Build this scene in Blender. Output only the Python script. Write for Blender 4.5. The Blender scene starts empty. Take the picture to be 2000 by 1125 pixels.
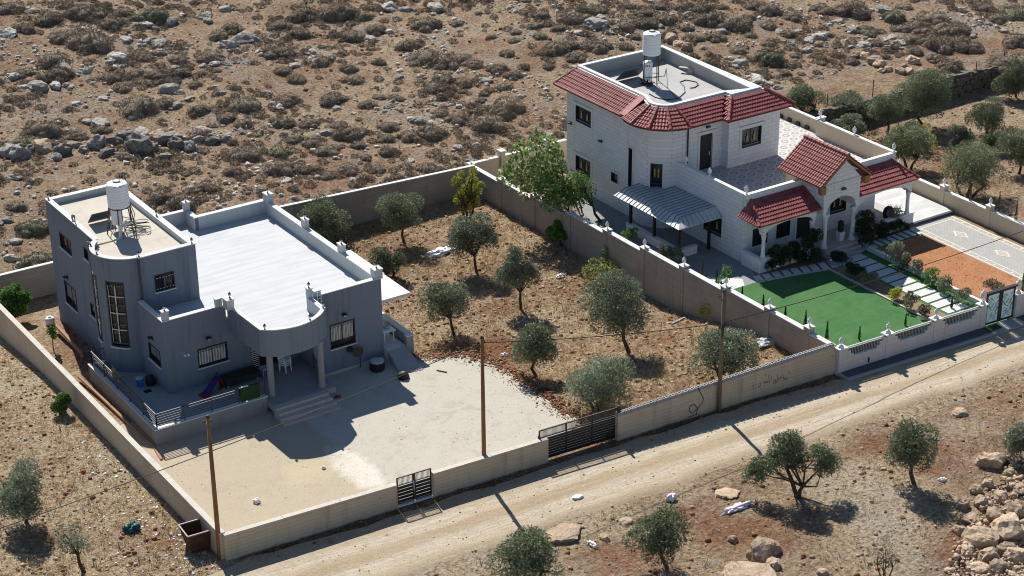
import bpy, math, random
import numpy as np
from mathutils import noise, Vector, Matrix

# ------------------------------------------------------------------ camera, world, sun, exposure
S = bpy.context.scene
COL = S.collection
rng = random.Random(11)
nrng = np.random.default_rng(5)

CAM_R = np.array([0.8341, -0.5515, -0.0095])
CAM_POS = np.array([-30.381, -70.800, 50.0])
FOCAL, PITCH, ROLL, YAW = 3730.118, math.radians(25.48103), math.radians(-0.54144), math.radians(56.53599)
fwd = np.array([math.cos(YAW)*math.cos(PITCH), math.sin(YAW)*math.cos(PITCH), -math.sin(PITCH)])
rt0 = np.array([math.sin(YAW), -math.cos(YAW), 0.0]); up0 = np.cross(rt0, fwd)
CAM_R = rt0*math.cos(ROLL) + up0*math.sin(ROLL)
CAM_U = -rt0*math.sin(ROLL) + up0*math.cos(ROLL)
cam = bpy.data.cameras.new('camera'); camo = bpy.data.objects.new('camera', cam); COL.objects.link(camo)
m = Matrix(((CAM_R[0], CAM_U[0], -fwd[0], CAM_POS[0]), (CAM_R[1], CAM_U[1], -fwd[1], CAM_POS[1]),
            (CAM_R[2], CAM_U[2], -fwd[2], CAM_POS[2]), (0, 0, 0, 1)))
camo.matrix_world = m
cam.sensor_width = 36.0; cam.lens = 36.0*FOCAL/2000.0; cam.clip_start = 1.0; cam.clip_end = 5000.0
S.camera = camo

SUN_AZ, SUN_EL = math.radians(77.0), math.radians(44.0)
w = bpy.data.worlds.new('World'); S.world = w; w.use_nodes = True
nt = w.node_tree; bg = nt.nodes['Background']
sky = nt.nodes.new('ShaderNodeTexSky'); sky.sky_type = 'NISHITA'; sky.sun_disc = False
sky.sun_elevation = SUN_EL; sky.sun_rotation = math.pi/2 - SUN_AZ
sky.altitude = 600; sky.air_density = 1.0; sky.dust_density = 0.0; sky.ozone_density = 3.0
nt.links.new(sky.outputs[0], bg.inputs[0]); bg.inputs[1].default_value = 0.074
sun = bpy.data.lights.new('sun', 'SUN'); sun.energy = 5.0; sun.angle = math.radians(0.5); sun.color = (1.0, 0.965, 0.90)
suno = bpy.data.objects.new('sun', sun); COL.objects.link(suno)
sd = Vector((math.cos(SUN_AZ)*math.cos(SUN_EL), math.sin(SUN_AZ)*math.cos(SUN_EL), math.sin(SUN_EL)))
suno.rotation_euler = sd.to_track_quat('Z', 'Y').to_euler(); suno.location = (0, 60, 80)
S.view_settings.view_transform = 'Standard'; S.view_settings.look = 'None'
S.view_settings.exposure = 0.5; S.view_settings.gamma = 1.0
S.cycles.filter_width = 1.05; S.cycles.max_bounces = 6; S.cycles.diffuse_bounces = 4; S.cycles.glossy_bounces = 2; S.cycles.transparent_max_bounces = 6

# ------------------------------------------------------------------ a pixel of the 2000 x 1125 photograph -> a world point
def ray(px, py):
    return fwd + (px-1000.0)/FOCAL*CAM_R - (py-562.5)/FOCAL*CAM_U
def at(px, py, z=0.0):
    d = ray(px, py); return CAM_POS + d*((z-CAM_POS[2])/d[2])
def atY(px, py, y):
    d = ray(px, py); return CAM_POS + d*((y-CAM_POS[1])/d[1])
def atX(px, py, x):
    d = ray(px, py); return CAM_POS + d*((x-CAM_POS[0])/d[0])
def pix(p):
    v = np.array(p, float)-CAM_POS; f = v@fwd
    return 1000+FOCAL*(v@CAM_R)/f, 562.5-FOCAL*(v@CAM_U)/f
def mpp(p):                                                   # metres per photograph pixel at a point
    return float((np.array(p, float)-CAM_POS)@fwd)/FOCAL
def ss(a, b, x):
    t = min(1.0, max(0.0, (x-a)/(b-a))); return t*t*(3-2*t)
def fbm(x, y, s, o=4, seed=0.0):
    return noise.fractal(Vector((x*s+seed, y*s-seed*1.7, seed*3.1)), 1.0, 2.0, o)

# terrain height
def hill(x, y):
    b = -1.0 + 0.7*ss(50, 62, x) + 0.045*(y-33)
    t = ss(34, 60, y)
    return b + t*(1.1*fbm(x, y, 0.035, 3, 4.2)) + 0.22*fbm(x, y, 0.16, 3, 9.0)
def H(x, y):
    rough = 0.05*fbm(x, y, 0.35, 3, 2.0)
    if x < 36.0:
        if y > 34.05: 
            h = hill(x, y); k = ss(34, 37, y)
            if x < 0: h = h*k + (1-k)*(-1.0*ss(20, 36, y))
            return h
        if x < -0.0:
            return -1.0*ss(20, 36, y) + 0.10*fbm(x, y, 0.2, 3, 1.0)*ss(0.0, 2.0, -x) if y > -1.5 else -0.06+0.25*fbm(x, y, 0.12, 3, 7.0)*ss(7.0, 10.0, -y)
        if y < -0.5-0.06*x:
            return -0.05 + 0.28*fbm(x, y, 0.12, 3, 7.0)*ss(7.2+0.05*x, 10.0+0.05*x, -y)
        xb = 17.6 + 3.6*ss(12.5, 7.0, y)
        d = 1.6*ss(2.5, 12.5, y)*ss(xb, xb+3.0, x)
        d2 = 0.9*ss(26.5, 33.0, y)
        yard = ss(xb-0.2, xb+0.6, x)
        return -0.05 - max(d, d2) + rough*yard
    if x < 58.0:
        if y > 34.7: return hill(x, y)
        if y < -2.6-0.06*(x-36): return -0.05 + 0.28*fbm(x, y, 0.12, 3, 7.0)*ss(9.5, 12.5, -y)
        return -0.05 - 1.3*ss(19, 31, y)
    if y > 29.6: return hill(x, y)
    if y < -5: return -0.05 + 0.28*fbm(x, y, 0.12, 3, 7.0)*ss(10.0, 13.0, -y)
    return -0.05 - 1.85*ss(3, 22, y) + 0.12*fbm(x, y, 0.2, 3, 3.0)
def ground(px, py):                                           # where the ray through a pixel first meets the terrain
    d = ray(px, py); t0 = (8.0-CAM_POS[2])/d[2]; t1 = (-4.0-CAM_POS[2])/d[2]
    n = 160; last = t0
    for i in range(n+1):
        t = t0+(t1-t0)*i/n; p = CAM_POS+d*t
        if p[2] <= H(p[0], p[1]):
            a, b = last, t
            for _ in range(14):
                q = (a+b)/2; pp = CAM_POS+d*q
                if pp[2] <= H(pp[0], pp[1]): b = q
                else: a = q
            p = CAM_POS+d*b; return np.array([p[0], p[1], H(p[0], p[1])])
        last = t
    return p
def ztop(b, py):                                              # height at which the vertical over b meets photo row py
    lo, hi = b[2]-3, b[2]+14
    for _ in range(40):
        q = (lo+hi)/2
        if pix((b[0], b[1], q))[1] > py: lo = q
        else: hi = q
    return lo

# ------------------------------------------------------------------ materials
class MT:
    def __init__(s, name, rough=0.9, spec=0.3):
        s.m = bpy.data.materials.new(name); s.m.use_nodes = True; s.t = s.m.node_tree
        s.b = s.t.nodes['Principled BSDF']; s.b.inputs['Roughness'].default_value = rough
        s.b.inputs['Specular IOR Level'].default_value = spec
        s.tc = None
    def n(s, typ, **kw):
        o = s.t.nodes.new('ShaderNode'+typ)
        for k, v in kw.items():
            if hasattr(o, k): setattr(o, k, v)
        return o
    def l(s, a, b): s.t.links.new(a, b)
    def co(s, scale=(1, 1, 1), kind='Object'):
        if s.tc is None: s.tc = s.n('TexCoord')
        mp = s.n('Mapping'); mp.inputs['Scale'].default_value = scale
        s.l(s.tc.outputs[kind], mp.inputs[0]); return mp.outputs[0]
    def noise(s, scale, detail=5, rough=0.6, stretch=(1, 1, 1), dist=0.0, vec=None):
        o = s.n('TexNoise'); o.inputs['Scale'].default_value = scale; o.inputs['Detail'].default_value = detail
        o.inputs['Roughness'].default_value = rough; o.inputs['Distortion'].default_value = dist
        s.l(vec if vec is not None else s.co(stretch), o.inputs['Vector']); return o.outputs['Fac']
    def ramp(s, fac, stops):
        r = s.n('ValToRGB'); e = r.color_ramp.elements
        while len(e) < len(stops): e.new(0.5)
        for i, (p, c) in enumerate(stops):
            e[i].position = p; e[i].color = (c, c, c, 1) if isinstance(c, (int, float)) else (c[0], c[1], c[2], 1)
        s.l(fac, r.inputs[0]); return r.outputs[0]
    def mix(s, fac, a, b, mode='MIX'):
        o = s.n('MixRGB'); o.blend_type = mode
        for i, v in ((0, fac), (1, a), (2, b)):
            if isinstance(v, (int, float)): o.inputs[i].default_value = v if i == 0 else (v, v, v, 1)
            elif isinstance(v, tuple): o.inputs[i].default_value = (v[0], v[1], v[2], 1)
            else: s.l(v, o.inputs[i])
        return o.outputs[0]
    def math(s, op, a, b=0.0, c=0.0):
        o = s.n('Math'); o.operation = op
        for i, v in enumerate((a, b, c)):
            if isinstance(v, (int, float)): o.inputs[i].default_value = v
            else: s.l(v, o.inputs[i])
        return o.outputs[0]
    def color(s, c):
        if isinstance(c, tuple): s.b.inputs['Base Color'].default_value = (c[0], c[1], c[2], 1)
        else: s.l(c, s.b.inputs['Base Color'])
    def bump(s, h, strength=0.3, dist=0.02):
        o = s.n('Bump'); o.inputs['Strength'].default_value = strength; o.inputs['Distance'].default_value = dist
        s.l(h, o.inputs['Height']); s.l(o.outputs[0], s.b.inputs['Normal'])
    def sep(s, vec):
        o = s.n('SeparateXYZ'); s.l(vec, o.inputs[0]); return o.outputs
    def comb(s, x, y, z=0.0):
        o = s.n('CombineXYZ')
        for i, v in enumerate((x, y, z)):
            if isinstance(v, (int, float)): o.inputs[i].default_value = v
            else: s.l(v, o.inputs[i])
        return o.outputs[0]

def plain(name, c, rough=0.6, spec=0.3, var=0.12, scale=3.0, metal=0.0):
    t = MT(name, rough, spec); f = t.noise(scale, 4)
    t.color(t.ramp(f, [(0.25, tuple(x*(1-var) for x in c)), (0.75, tuple(min(1, x*(1+var)) for x in c))]))
    t.b.inputs['Metallic'].default_value = metal
    return t.m
def stucco(name, c, dirt, streak=0.25, big=0.35, rough=0.93, bump=0.25):
    t = MT(name, rough, 0.15)
    f = t.noise(big, 5, 0.65); g = t.noise(26, 3, 0.6)
    k = t.noise(1.0, 4, 0.6, (2.6, 2.6, 0.22))
    a = t.mix(t.ramp(f, [(0.3, 0), (0.75, 1)]), c, tuple(x*0.86+y*0.14 for x, y in zip(c, dirt)))
    a = t.mix(t.math('MULTIPLY', t.ramp(k, [(0.52, 0), (0.75, 1)]), streak), a, dirt)
    a = t.mix(t.math('MULTIPLY', g, 0.25), a, tuple(x*0.78 for x in c))
    t.color(a); t.bump(g, bump, 0.01); return t.m
def board_concrete(name, c, c2, dark):
    t = MT(name, 0.95, 0.1); v = t.sep(t.co())
    hor = t.comb(t.math('ADD', v[0], v[1]), t.math('MULTIPLY', v[2], 1.0), 0.0)
    wv = t.n('TexWave'); wv.wave_type = 'BANDS'; wv.bands_direction = 'Y'; wv.inputs['Scale'].default_value = 1.55
    wv.inputs['Distortion'].default_value = 1.2; wv.inputs['Detail'].default_value = 3; wv.inputs['Detail Scale'].default_value = 1.2
    t.l(hor, wv.inputs['Vector'])
    boards = t.noise(1.0, 4, 0.6, (0.5, 0.5, 5.5)); big = t.noise(0.32, 4, 0.6); str_ = t.noise(1.0, 4, 0.65, (1.9, 1.9, 0.25)); sp = t.noise(16, 3)
    a = t.mix(t.ramp(boards, [(0.3, 0), (0.7, 1)]), c, c2)
    a = t.mix(t.math('MULTIPLY', t.ramp(big, [(0.4, 0), (0.7, 1)]), 0.5), a, tuple(x*0.75 for x in c))
    a = t.mix(t.math('MULTIPLY', t.ramp(str_, [(0.55, 0), (0.72, 1)]), 0.45), a, dark)
    a = t.mix(t.math('MULTIPLY', t.ramp(wv.outputs[0], [(0.0, 1), (0.14, 0)]), 0.32), a, dark)
    holes = t.n('TexVoronoi'); holes.inputs['Scale'].default_value = 0.9; t.l(hor, holes.inputs['Vector'])
    a = t.mix(t.ramp(holes.outputs['Distance'], [(0.0, 1), (0.045, 0.8), (0.06, 0)]), a, dark)
    a = t.mix(t.math('MULTIPLY', sp, 0.3), a, tuple(x*0.7 for x in c))
    t.color(a); t.bump(t.math('ADD', boards, t.math('MULTIPLY', sp, 0.5)), 0.4, 0.02); return t.m
def stone(name, c, c2, mortar, bw, bh, msize=0.012, mfac=0.6):
    t = MT(name, 0.85, 0.25); v = t.sep(t.co())
    hor = t.comb(t.math('ADD', v[0], v[1]), v[2], 0.0)
    br = t.n('TexBrick'); br.inputs['Scale'].default_value = 1.0; br.inputs['Brick Width'].default_value = bw
    br.inputs['Row Height'].default_value = bh; br.inputs['Mortar Size'].default_value = msize; br.inputs['Mortar Smooth'].default_value = 0.2
    br.inputs['Color1'].default_value = (*c, 1); br.inputs['Color2'].default_value = (*c2, 1); br.inputs['Mortar'].default_value = (*mortar, 1)
    t.l(hor, br.inputs['Vector'])
    big = t.noise(0.4, 5, 0.6); sp = t.noise(12, 4); st = t.noise(1.0, 4, 0.6, (2, 2, 0.3))
    a = t.mix(t.math('MULTIPLY', t.ramp(big, [(0.35, 0), (0.75, 1)]), 0.3), br.outputs[0], tuple(x*0.72 for x in c))
    a = t.mix(t.math('MULTIPLY', sp, 0.25), a, tuple(x*0.7 for x in c2))
    a = t.mix(t.math('MULTIPLY', t.ramp(st, [(0.58, 0), (0.75, 1)]), 0.3), a, (c[0]*0.55, c[1]*0.45, c[2]*0.33))
    t.color(a); t.bump(t.math('SUBTRACT', t.math('MULTIPLY', sp, 0.4), br.outputs['Fac']), 0.35, 0.02); return t.m
def slab_mat(name, c, c2, stain, scale=0.7, rough=0.9, sp=18, spk=0.25):
    t = MT(name, rough, 0.2); f = t.noise(scale, 6, 0.65); g = t.noise(sp, 4, 0.7); h = t.noise(scale*2.7, 5, 0.7, dist=0.6)
    a = t.mix(t.ramp(f, [(0.3, 0), (0.7, 1)]), c, c2)
    a = t.mix(t.math('MULTIPLY', t.ramp(h, [(0.55, 0), (0.72, 1)]), 0.5), a, stain)
    a = t.mix(t.math('MULTIPLY', t.ramp(g, [(0.45, 0), (0.7, 1)]), spk), a, stain)
    t.color(a); t.bump(g, 0.3, 0.01); return t.m
def leafy(name, c1, c2, c3, trans=0.25, rough=0.55):
    t = MT(name, rough, 0.25)
    at_ = t.n('Attribute'); at_.attribute_name = 'tint'
    oi = t.n('ObjectInfo'); big = t.noise(1.3, 3)
    a = t.mix(t.ramp(at_.outputs['Fac'], [(0.0, 0), (1.0, 1)]), c1, c2)
    a = t.mix(t.math('MULTIPLY', t.ramp(big, [(0.4, 0), (0.65, 1)]), 0.6), a, c3)
    hs = t.n('HueSaturation'); t.l(t.math('ADD', t.math('MULTIPLY', oi.outputs['Random'], 0.35), 0.82), hs.inputs['Value'])
    t.l(a, hs.inputs['Color']); t.color(hs.outputs[0])
    tr = t.n('BsdfTranslucent'); t.l(hs.outputs[0], tr.inputs[0]); mx = t.n('MixShader'); mx.inputs[0].default_value = trans
    out = t.t.nodes['Material Output']; t.l(t.b.outputs[0], mx.inputs[1]); t.l(tr.outputs[0], mx.inputs[2]); t.l(mx.outputs[0], out.inputs[0])
    return t.m
def rock_mat(name, pale, mid, dark, lichen=0.5):
    t = MT(name, 0.95, 0.1); oi = t.n('ObjectInfo')
    f = t.noise(1.6, 6, 0.7); g = t.noise(7, 5, 0.75); v = t.n('TexVoronoi'); v.inputs['Scale'].default_value = 3.0; v.feature = 'DISTANCE_TO_EDGE'
    t.l(t.co(), v.inputs['Vector'])
    a = t.mix(t.ramp(f, [(0.3, 0), (0.65, 1)]), pale, mid)
    a = t.mix(t.math('MULTIPLY', t.ramp(g, [(0.5, 0), (0.62, 1)]), lichen), a, dark)
    a = t.mix(t.math('MULTIPLY', t.ramp(v.outputs['Distance'], [(0.0, 1), (0.05, 0)]), 0.5), a, dark)
    hs = t.n('HueSaturation'); t.l(t.math('ADD', t.math('MULTIPLY', oi.outputs['Random'], 0.5), 0.7), hs.inputs['Value']); t.l(a, hs.inputs['Color'])
    t.color(hs.outputs[0]); t.bump(t.math('ADD', f, g), 0.8, 0.05); return t.m

MAT = {}
def mats():
    A = MAT
    A['grey_paint'] = stucco('grey_paint', (0.190, 0.222, 0.268), (0.115, 0.12, 0.125), 0.75, 0.3)
    A['grey_plain'] = stucco('grey_render', (0.27, 0.275, 0.275), (0.15, 0.145, 0.13), 0.4, 0.4)
    A['parapet_in'] = stucco('parapet_render', (0.52, 0.55, 0.545), (0.28, 0.28, 0.26), 0.4, 0.5)
    A['coping'] = stucco('coping_white', (0.66, 0.65, 0.62), (0.46, 0.43, 0.38), 0.1, 0.8)
    A['conc_wall'] = board_concrete('formed_concrete', (0.56, 0.45, 0.325), (0.64, 0.53, 0.395), (0.24, 0.185, 0.135))
    A['conc_wall_dark'] = board_concrete('old_formed_concrete', (0.33, 0.295, 0.25), (0.42, 0.375, 0.32), (0.13, 0.115, 0.10))
    A['wall_cap'] = slab_mat('pale_wall_cap', (0.58, 0.54, 0.47), (0.50, 0.45, 0.37), (0.34, 0.28, 0.21), 1.5)
    A['cream'] = stucco('cream_render', (0.58, 0.49, 0.36), (0.42, 0.34, 0.24), 0.3, 0.35)
    A['white_stone'] = stone('white_house_stone', (0.80, 0.79, 0.775), (0.72, 0.71, 0.695), (0.47, 0.46, 0.45), 0.62, 0.27, 0.012)
    A['pink_stone'] = stone('front_wall_stone', (0.66, 0.60, 0.56), (0.61, 0.555, 0.515), (0.47, 0.43, 0.40), 0.75, 0.30, 0.010)
    A['trim'] = stucco('white_trim', (0.72, 0.71, 0.69), (0.6, 0.57, 0.52), 0.12, 0.8)
    A['roof_white'] = roof_white()
    A['roof_cream'] = slab_mat('tower_deck', (0.55, 0.50, 0.42), (0.47, 0.42, 0.35), (0.36, 0.31, 0.25), 0.5)
    A['roof_grey'] = slab_mat('upper_deck', (0.44, 0.43, 0.41), (0.36, 0.355, 0.335), (0.24, 0.23, 0.21), 0.6)
    A['yard'] = yard_mat()
    A['porch_floor'] = slab_mat('terrace_floor', (0.34, 0.335, 0.33), (0.29, 0.285, 0.28), (0.2, 0.2, 0.2), 1.0)
    A['step'] = slab_mat('stone_step', (0.48, 0.44, 0.40), (0.42, 0.385, 0.35), (0.3, 0.26, 0.22), 2.0)
    A['tile_red'] = tile_mat()
    A['black'] = plain('black_metal', (0.018, 0.018, 0.02), 0.45, 0.4)
    A['rail'] = plain('dark_rail', (0.05, 0.055, 0.06), 0.5, 0.4)
    A['chrome'] = plain('pale_rail', (0.62, 0.66, 0.64), 0.35, 0.5)
    t = MT('dark_glass', 0.12, 0.5); f = t.noise(1.4, 3); t.color(t.ramp(f, [(0.3, (0.012, 0.014, 0.017)), (0.7, (0.03, 0.033, 0.036))])); A['glass'] = t.m
    A['shutter'] = plain('slat_shutter', (0.66, 0.64, 0.58), 0.7)
    A['curtain'] = plain('grey_blind', (0.17, 0.18, 0.18), 0.8)
    A['motif'] = plain('brass_motif', (0.42, 0.34, 0.16), 0.6)
    A['lamp_glass'] = plain('frosted_lamp', (0.70, 0.72, 0.70), 0.25, 0.6, 0.1)
    A['lamp_dark'] = plain('lamp_cage', (0.05, 0.05, 0.05), 0.5)
    A['lamp_white'] = plain('lamp_white', (0.78, 0.77, 0.74), 0.5)
    A['pvc'] = plain('white_plastic', (0.78, 0.79, 0.80), 0.35, 0.4, 0.06)
    A['tank'] = plain('tank_plastic', (0.76, 0.78, 0.79), 0.4, 0.4, 0.05)
    A['hose'] = plain('black_hose', (0.02, 0.02, 0.022), 0.6)
    A['steel'] = plain('rusty_steel', (0.07, 0.055, 0.05), 0.7)
    A['sheet'] = plain('grey_sheet_metal', (0.48, 0.48, 0.47), 0.45, 0.5, 0.15, 0.8)
    t = MT('rust_bin', 0.8, 0.2); f = t.noise(2.5, 5, 0.7); t.color(t.ramp(f, [(0.3, (0.06, 0.03, 0.022)), (0.7, (0.13, 0.06, 0.038))])); A['rust'] = t.m; A['sheet_rib'] = plain('sheet_rib', (0.22, 0.225, 0.23), 0.5, 0.5)
    t = MT('pole_wood', 0.85, 0.1); f = t.noise(1, 5, 0.7, (6, 6, 0.5)); t.color(t.ramp(f, [(0.3, (0.20, 0.10, 0.045)), (0.7, (0.34, 0.185, 0.09))])); A['pole'] = t.m
    t = MT('pole_rust', 0.85, 0.1); f = t.noise(1, 5, 0.7, (6, 6, 0.5)); t.color(t.ramp(f, [(0.3, (0.16, 0.11, 0.075)), (0.7, (0.26, 0.19, 0.13))])); A['pole2'] = t.m
    A['wood'] = plain('stained_timber', (0.30, 0.15, 0.05), 0.6, 0.3, 0.3)
    A['paver_cream'] = slab_mat('cream_paver', (0.66, 0.60, 0.48), (0.58, 0.53, 0.43), (0.44, 0.39, 0.31), 2.0)
    A['lawn'] = lawn_mat()
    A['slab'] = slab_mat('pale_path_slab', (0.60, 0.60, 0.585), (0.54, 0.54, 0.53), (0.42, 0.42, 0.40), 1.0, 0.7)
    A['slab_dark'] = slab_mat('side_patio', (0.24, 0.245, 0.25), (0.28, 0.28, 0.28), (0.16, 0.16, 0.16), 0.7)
    A['soil_red'] = slab_mat('red_garden_soil', (0.33, 0.140, 0.062), (0.42, 0.205, 0.10), (0.20, 0.085, 0.042), 0.9, 1.0, 6, 0.65)
    A['bed'] = slab_mat('bed_soil', (0.22, 0.14, 0.085), (0.29, 0.2, 0.12), (0.12, 0.08, 0.05), 1.5, 1.0)
    A['asphalt'] = slab_mat('dark_pavement', (0.085, 0.085, 0.09), (0.11, 0.11, 0.115), (0.06, 0.06, 0.06), 1.0)
    A['kerb'] = slab_mat('grey_kerb', (0.36, 0.355, 0.35), (0.30, 0.295, 0.29), (0.2, 0.2, 0.2), 1.2)
    A['driveway'] = drive_mat()
    A['terrace_tile'] = ring_tile()
    A['plaza'] = plaza_mat()
    A['road'] = road_mat()
    A['terrain'] = terrain_mat()
    A['olive'] = leafy('olive_leaf', (0.150, 0.178, 0.088), (0.27, 0.30, 0.185), (0.100, 0.125, 0.055))
    A['olive_grey'] = leafy('silver_olive_leaf', (0.170, 0.200, 0.120), (0.30, 0.335, 0.235), (0.112, 0.138, 0.075))
    A['green'] = leafy('bright_leaf', (0.10, 0.20, 0.035), (0.20, 0.32, 0.075), (0.06, 0.13, 0.025), 0.35)
    A['fig'] = leafy('broad_leaf', (0.16, 0.24, 0.065), (0.36, 0.43, 0.17), (0.10, 0.155, 0.042), 0.35)
    A['yellow'] = leafy('yellow_leaf', (0.34, 0.35, 0.035), (0.52, 0.49, 0.07), (0.20, 0.25, 0.04), 0.35)
    A['weed'] = leafy('weed_leaf', (0.19, 0.21, 0.06), (0.32, 0.32, 0.11), (0.12, 0.15, 0.045), 0.35)
    A['dark_leaf'] = leafy('dark_hedge_leaf', (0.026, 0.044, 0.017), (0.055, 0.08, 0.032), (0.019, 0.032, 0.012), 0.2)
    A['cypress'] = leafy('cypress_leaf', (0.045, 0.085, 0.025), (0.085, 0.13, 0.045), (0.03, 0.055, 0.018), 0.15)
    A['shrub'] = leafy('spiny_twig', (0.205, 0.160, 0.115), (0.295, 0.238, 0.176), (0.160, 0.128, 0.090), 0.12, 0.95)
    A['shrub_green'] = leafy('grey_green_twig', (0.165, 0.160, 0.095), (0.27, 0.26, 0.165), (0.115, 0.118, 0.068), 0.1, 0.9)
    A['straw'] = leafy('straw', (0.42, 0.30, 0.145), (0.58, 0.44, 0.24), (0.30, 0.20, 0.10), 0.2, 0.9)
    A['clod_red'] = plain('red_clod', (0.37, 0.165, 0.078), 1.0, 0.05, 0.4, 2)
    A['dark_stone'] = rock_mat('dark_dry_stone', (0.20, 0.175, 0.145), (0.12, 0.10, 0.08), (0.04, 0.035, 0.03), 0.8)
    A['bark'] = plain('olive_bark', (0.085, 0.065, 0.048), 0.95, 0.1, 0.35, 6)
    A['rock'] = rock_mat('grey_limestone', (0.53, 0.49, 0.43), (0.38, 0.345, 0.295), (0.125, 0.11, 0.095), 0.6)
    A['clod'] = plain('soil_clod', (0.23, 0.12, 0.065), 1.0, 0.05, 0.45, 0.8)
    A['rock_tan'] = rock_mat('tan_limestone', (0.56, 0.46, 0.34), (0.42, 0.295, 0.195), (0.21, 0.12, 0.075), 0.5)
    A['rock_dark'] = rock_mat('lichen_boulder', (0.42, 0.39, 0.34), (0.20, 0.18, 0.155), (0.055, 0.053, 0.05), 0.8)
    A['litter'] = plain('white_litter', (0.76, 0.77, 0.78), 0.6, 0.3, 0.12)
    for k, c in dict(red=(0.30, 0.025, 0.018), blue=(0.03, 0.16, 0.42), purple=(0.035, 0.02, 0.13), yel=(0.45, 0.42, 0.06), dkgreen=(0.018, 0.045, 0.012),
                     terracotta=(0.33, 0.16, 0.09), turq=(0.72, 0.88, 0.87), darkteal=(0.02, 0.10, 0.10), ink=(0.15, 0.115, 0.085), cloth=(0.028, 0.028, 0.03), tyre=(0.02, 0.02, 0.02),
                     grey=(0.42, 0.43, 0.44), screen=(0.085, 0.07, 0.042), panel=(0.05, 0.055, 0.07), pinkwhite=(0.74, 0.66, 0.72)).items():
        A[k] = plain(k, c, 0.55)

def roof_white():
    t = MT('white_roof_coating', 0.75, 0.25); f = t.noise(1.0, 5, 0.65, (0.35, 3.2, 1)); g = t.noise(0.5, 5, 0.6); h = t.noise(14, 4)
    a = t.mix(t.ramp(f, [(0.42, 0), (0.72, 1)]), (0.52, 0.525, 0.53), (0.42, 0.43, 0.44))
    a = t.mix(t.math('MULTIPLY', t.ramp(g, [(0.5, 0), (0.8, 1)]), 0.6), a, (0.40, 0.405, 0.415)); a = t.mix(t.math('MULTIPLY', h, 0.15), a, (0.33, 0.33, 0.33))
    t.color(a); t.bump(f, 0.3, 0.03); return t.m
def tile_mat():
    t = MT('red_roof_tile', 0.6, 0.3); f = t.noise(1.2, 5, 0.6); v = t.n('TexVoronoi'); v.inputs['Scale'].default_value = 3.4; t.l(t.co(), v.inputs['Vector'])
    a = t.mix(t.ramp(f, [(0.3, 0), (0.7, 1)]), (0.315, 0.072, 0.068), (0.225, 0.050, 0.048))
    vv = t.sep(v.outputs['Color']); a = t.mix(t.math('MULTIPLY', t.ramp(vv[0], [(0.7, 0), (0.75, 1)]), 0.4), a, (0.40, 0.13, 0.11)); a = t.mix(t.math('MULTIPLY', t.ramp(vv[1], [(0.75, 0), (0.8, 1)]), 0.45), a, (0.15, 0.04, 0.038)); g = t.noise(22, 3); a = t.mix(t.math('MULTIPLY', g, 0.3), a, (0.20, 0.055, 0.05)); d_ = t.noise(0.5, 5, 0.7); a = t.mix(t.math('MULTIPLY', t.ramp(d_, [(0.5, 0), (0.75, 1)]), 0.35), a, (0.36, 0.16, 0.13)); t.color(a); return t.m
def yard_mat():
    t = MT('yard_concrete', 0.95, 0.1); f = t.noise(0.16, 5, 0.6); g = t.noise(1.3, 6, 0.78); h = t.noise(8.5, 5, 0.85); v = t.sep(t.co())
    lim = t.math('ADD', v[0], t.math('MULTIPLY', t.math('SUBTRACT', f, 0.5), 2.2))
    a = t.mix(t.ramp(t.math('MULTIPLY', lim, 0.05), [(0.455, 0), (0.475, 1)]), (0.425, 0.358, 0.262), (0.465, 0.432, 0.362))
    a = t.mix(t.math('MULTIPLY', t.ramp(g, [(0.5, 0), (0.75, 1)]), 0.5), a, (0.36, 0.29, 0.19))
    dx = t.math('SUBTRACT', v[0], 9.1); dy = t.math('SUBTRACT', v[1], 3.4)
    d = t.math('ADD', t.math('MULTIPLY', dx, t.math('MULTIPLY', dx, 0.85)), t.math('MULTIPLY', dy, t.math('MULTIPLY', dy, 0.10)))
    d = t.math('ADD', d, t.math('MULTIPLY', t.math('SUBTRACT', g, 0.5), 2.2))
    a = t.mix(t.math('MULTIPLY', t.ramp(d, [(0.25, 1), (0.95, 0)]), 0.7), a, (0.66, 0.625, 0.55))
    dx = t.math('SUBTRACT', v[0], 6.9); dy = t.math('SUBTRACT', v[1], 4.6)
    d = t.math('ADD', t.math('ADD', t.math('MULTIPLY', dx, t.math('MULTIPLY', dx, 0.30)), t.math('MULTIPLY', dy, t.math('MULTIPLY', dy, 0.45))), t.math('MULTIPLY', t.math('SUBTRACT', g, 0.5), 2.0))
    a = t.mix(t.math('MULTIPLY', t.ramp(d, [(0.2, 1), (0.9, 0)]), 0.38), a, (0.56, 0.45, 0.28))
    a = t.mix(t.math('MULTIPLY', t.ramp(h, [(0.52, 0), (0.64, 1)]), 0.42), a, (0.26, 0.225, 0.17))
    a = t.mix(t.math('MULTIPLY', t.ramp(h, [(0.32, 1), (0.44, 0)]), 0.3), a, (0.56, 0.525, 0.455))
    st_ = t.noise(0.55, 5, 0.75, dist=1.2); a = t.mix(t.math('MULTIPLY', t.ramp(st_, [(0.54, 0), (0.66, 1)]), 0.4), a, (0.30, 0.26, 0.20))
    t.color(a); t.bump(t.math('ADD', g, h), 0.5, 0.02); return t.m
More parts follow.
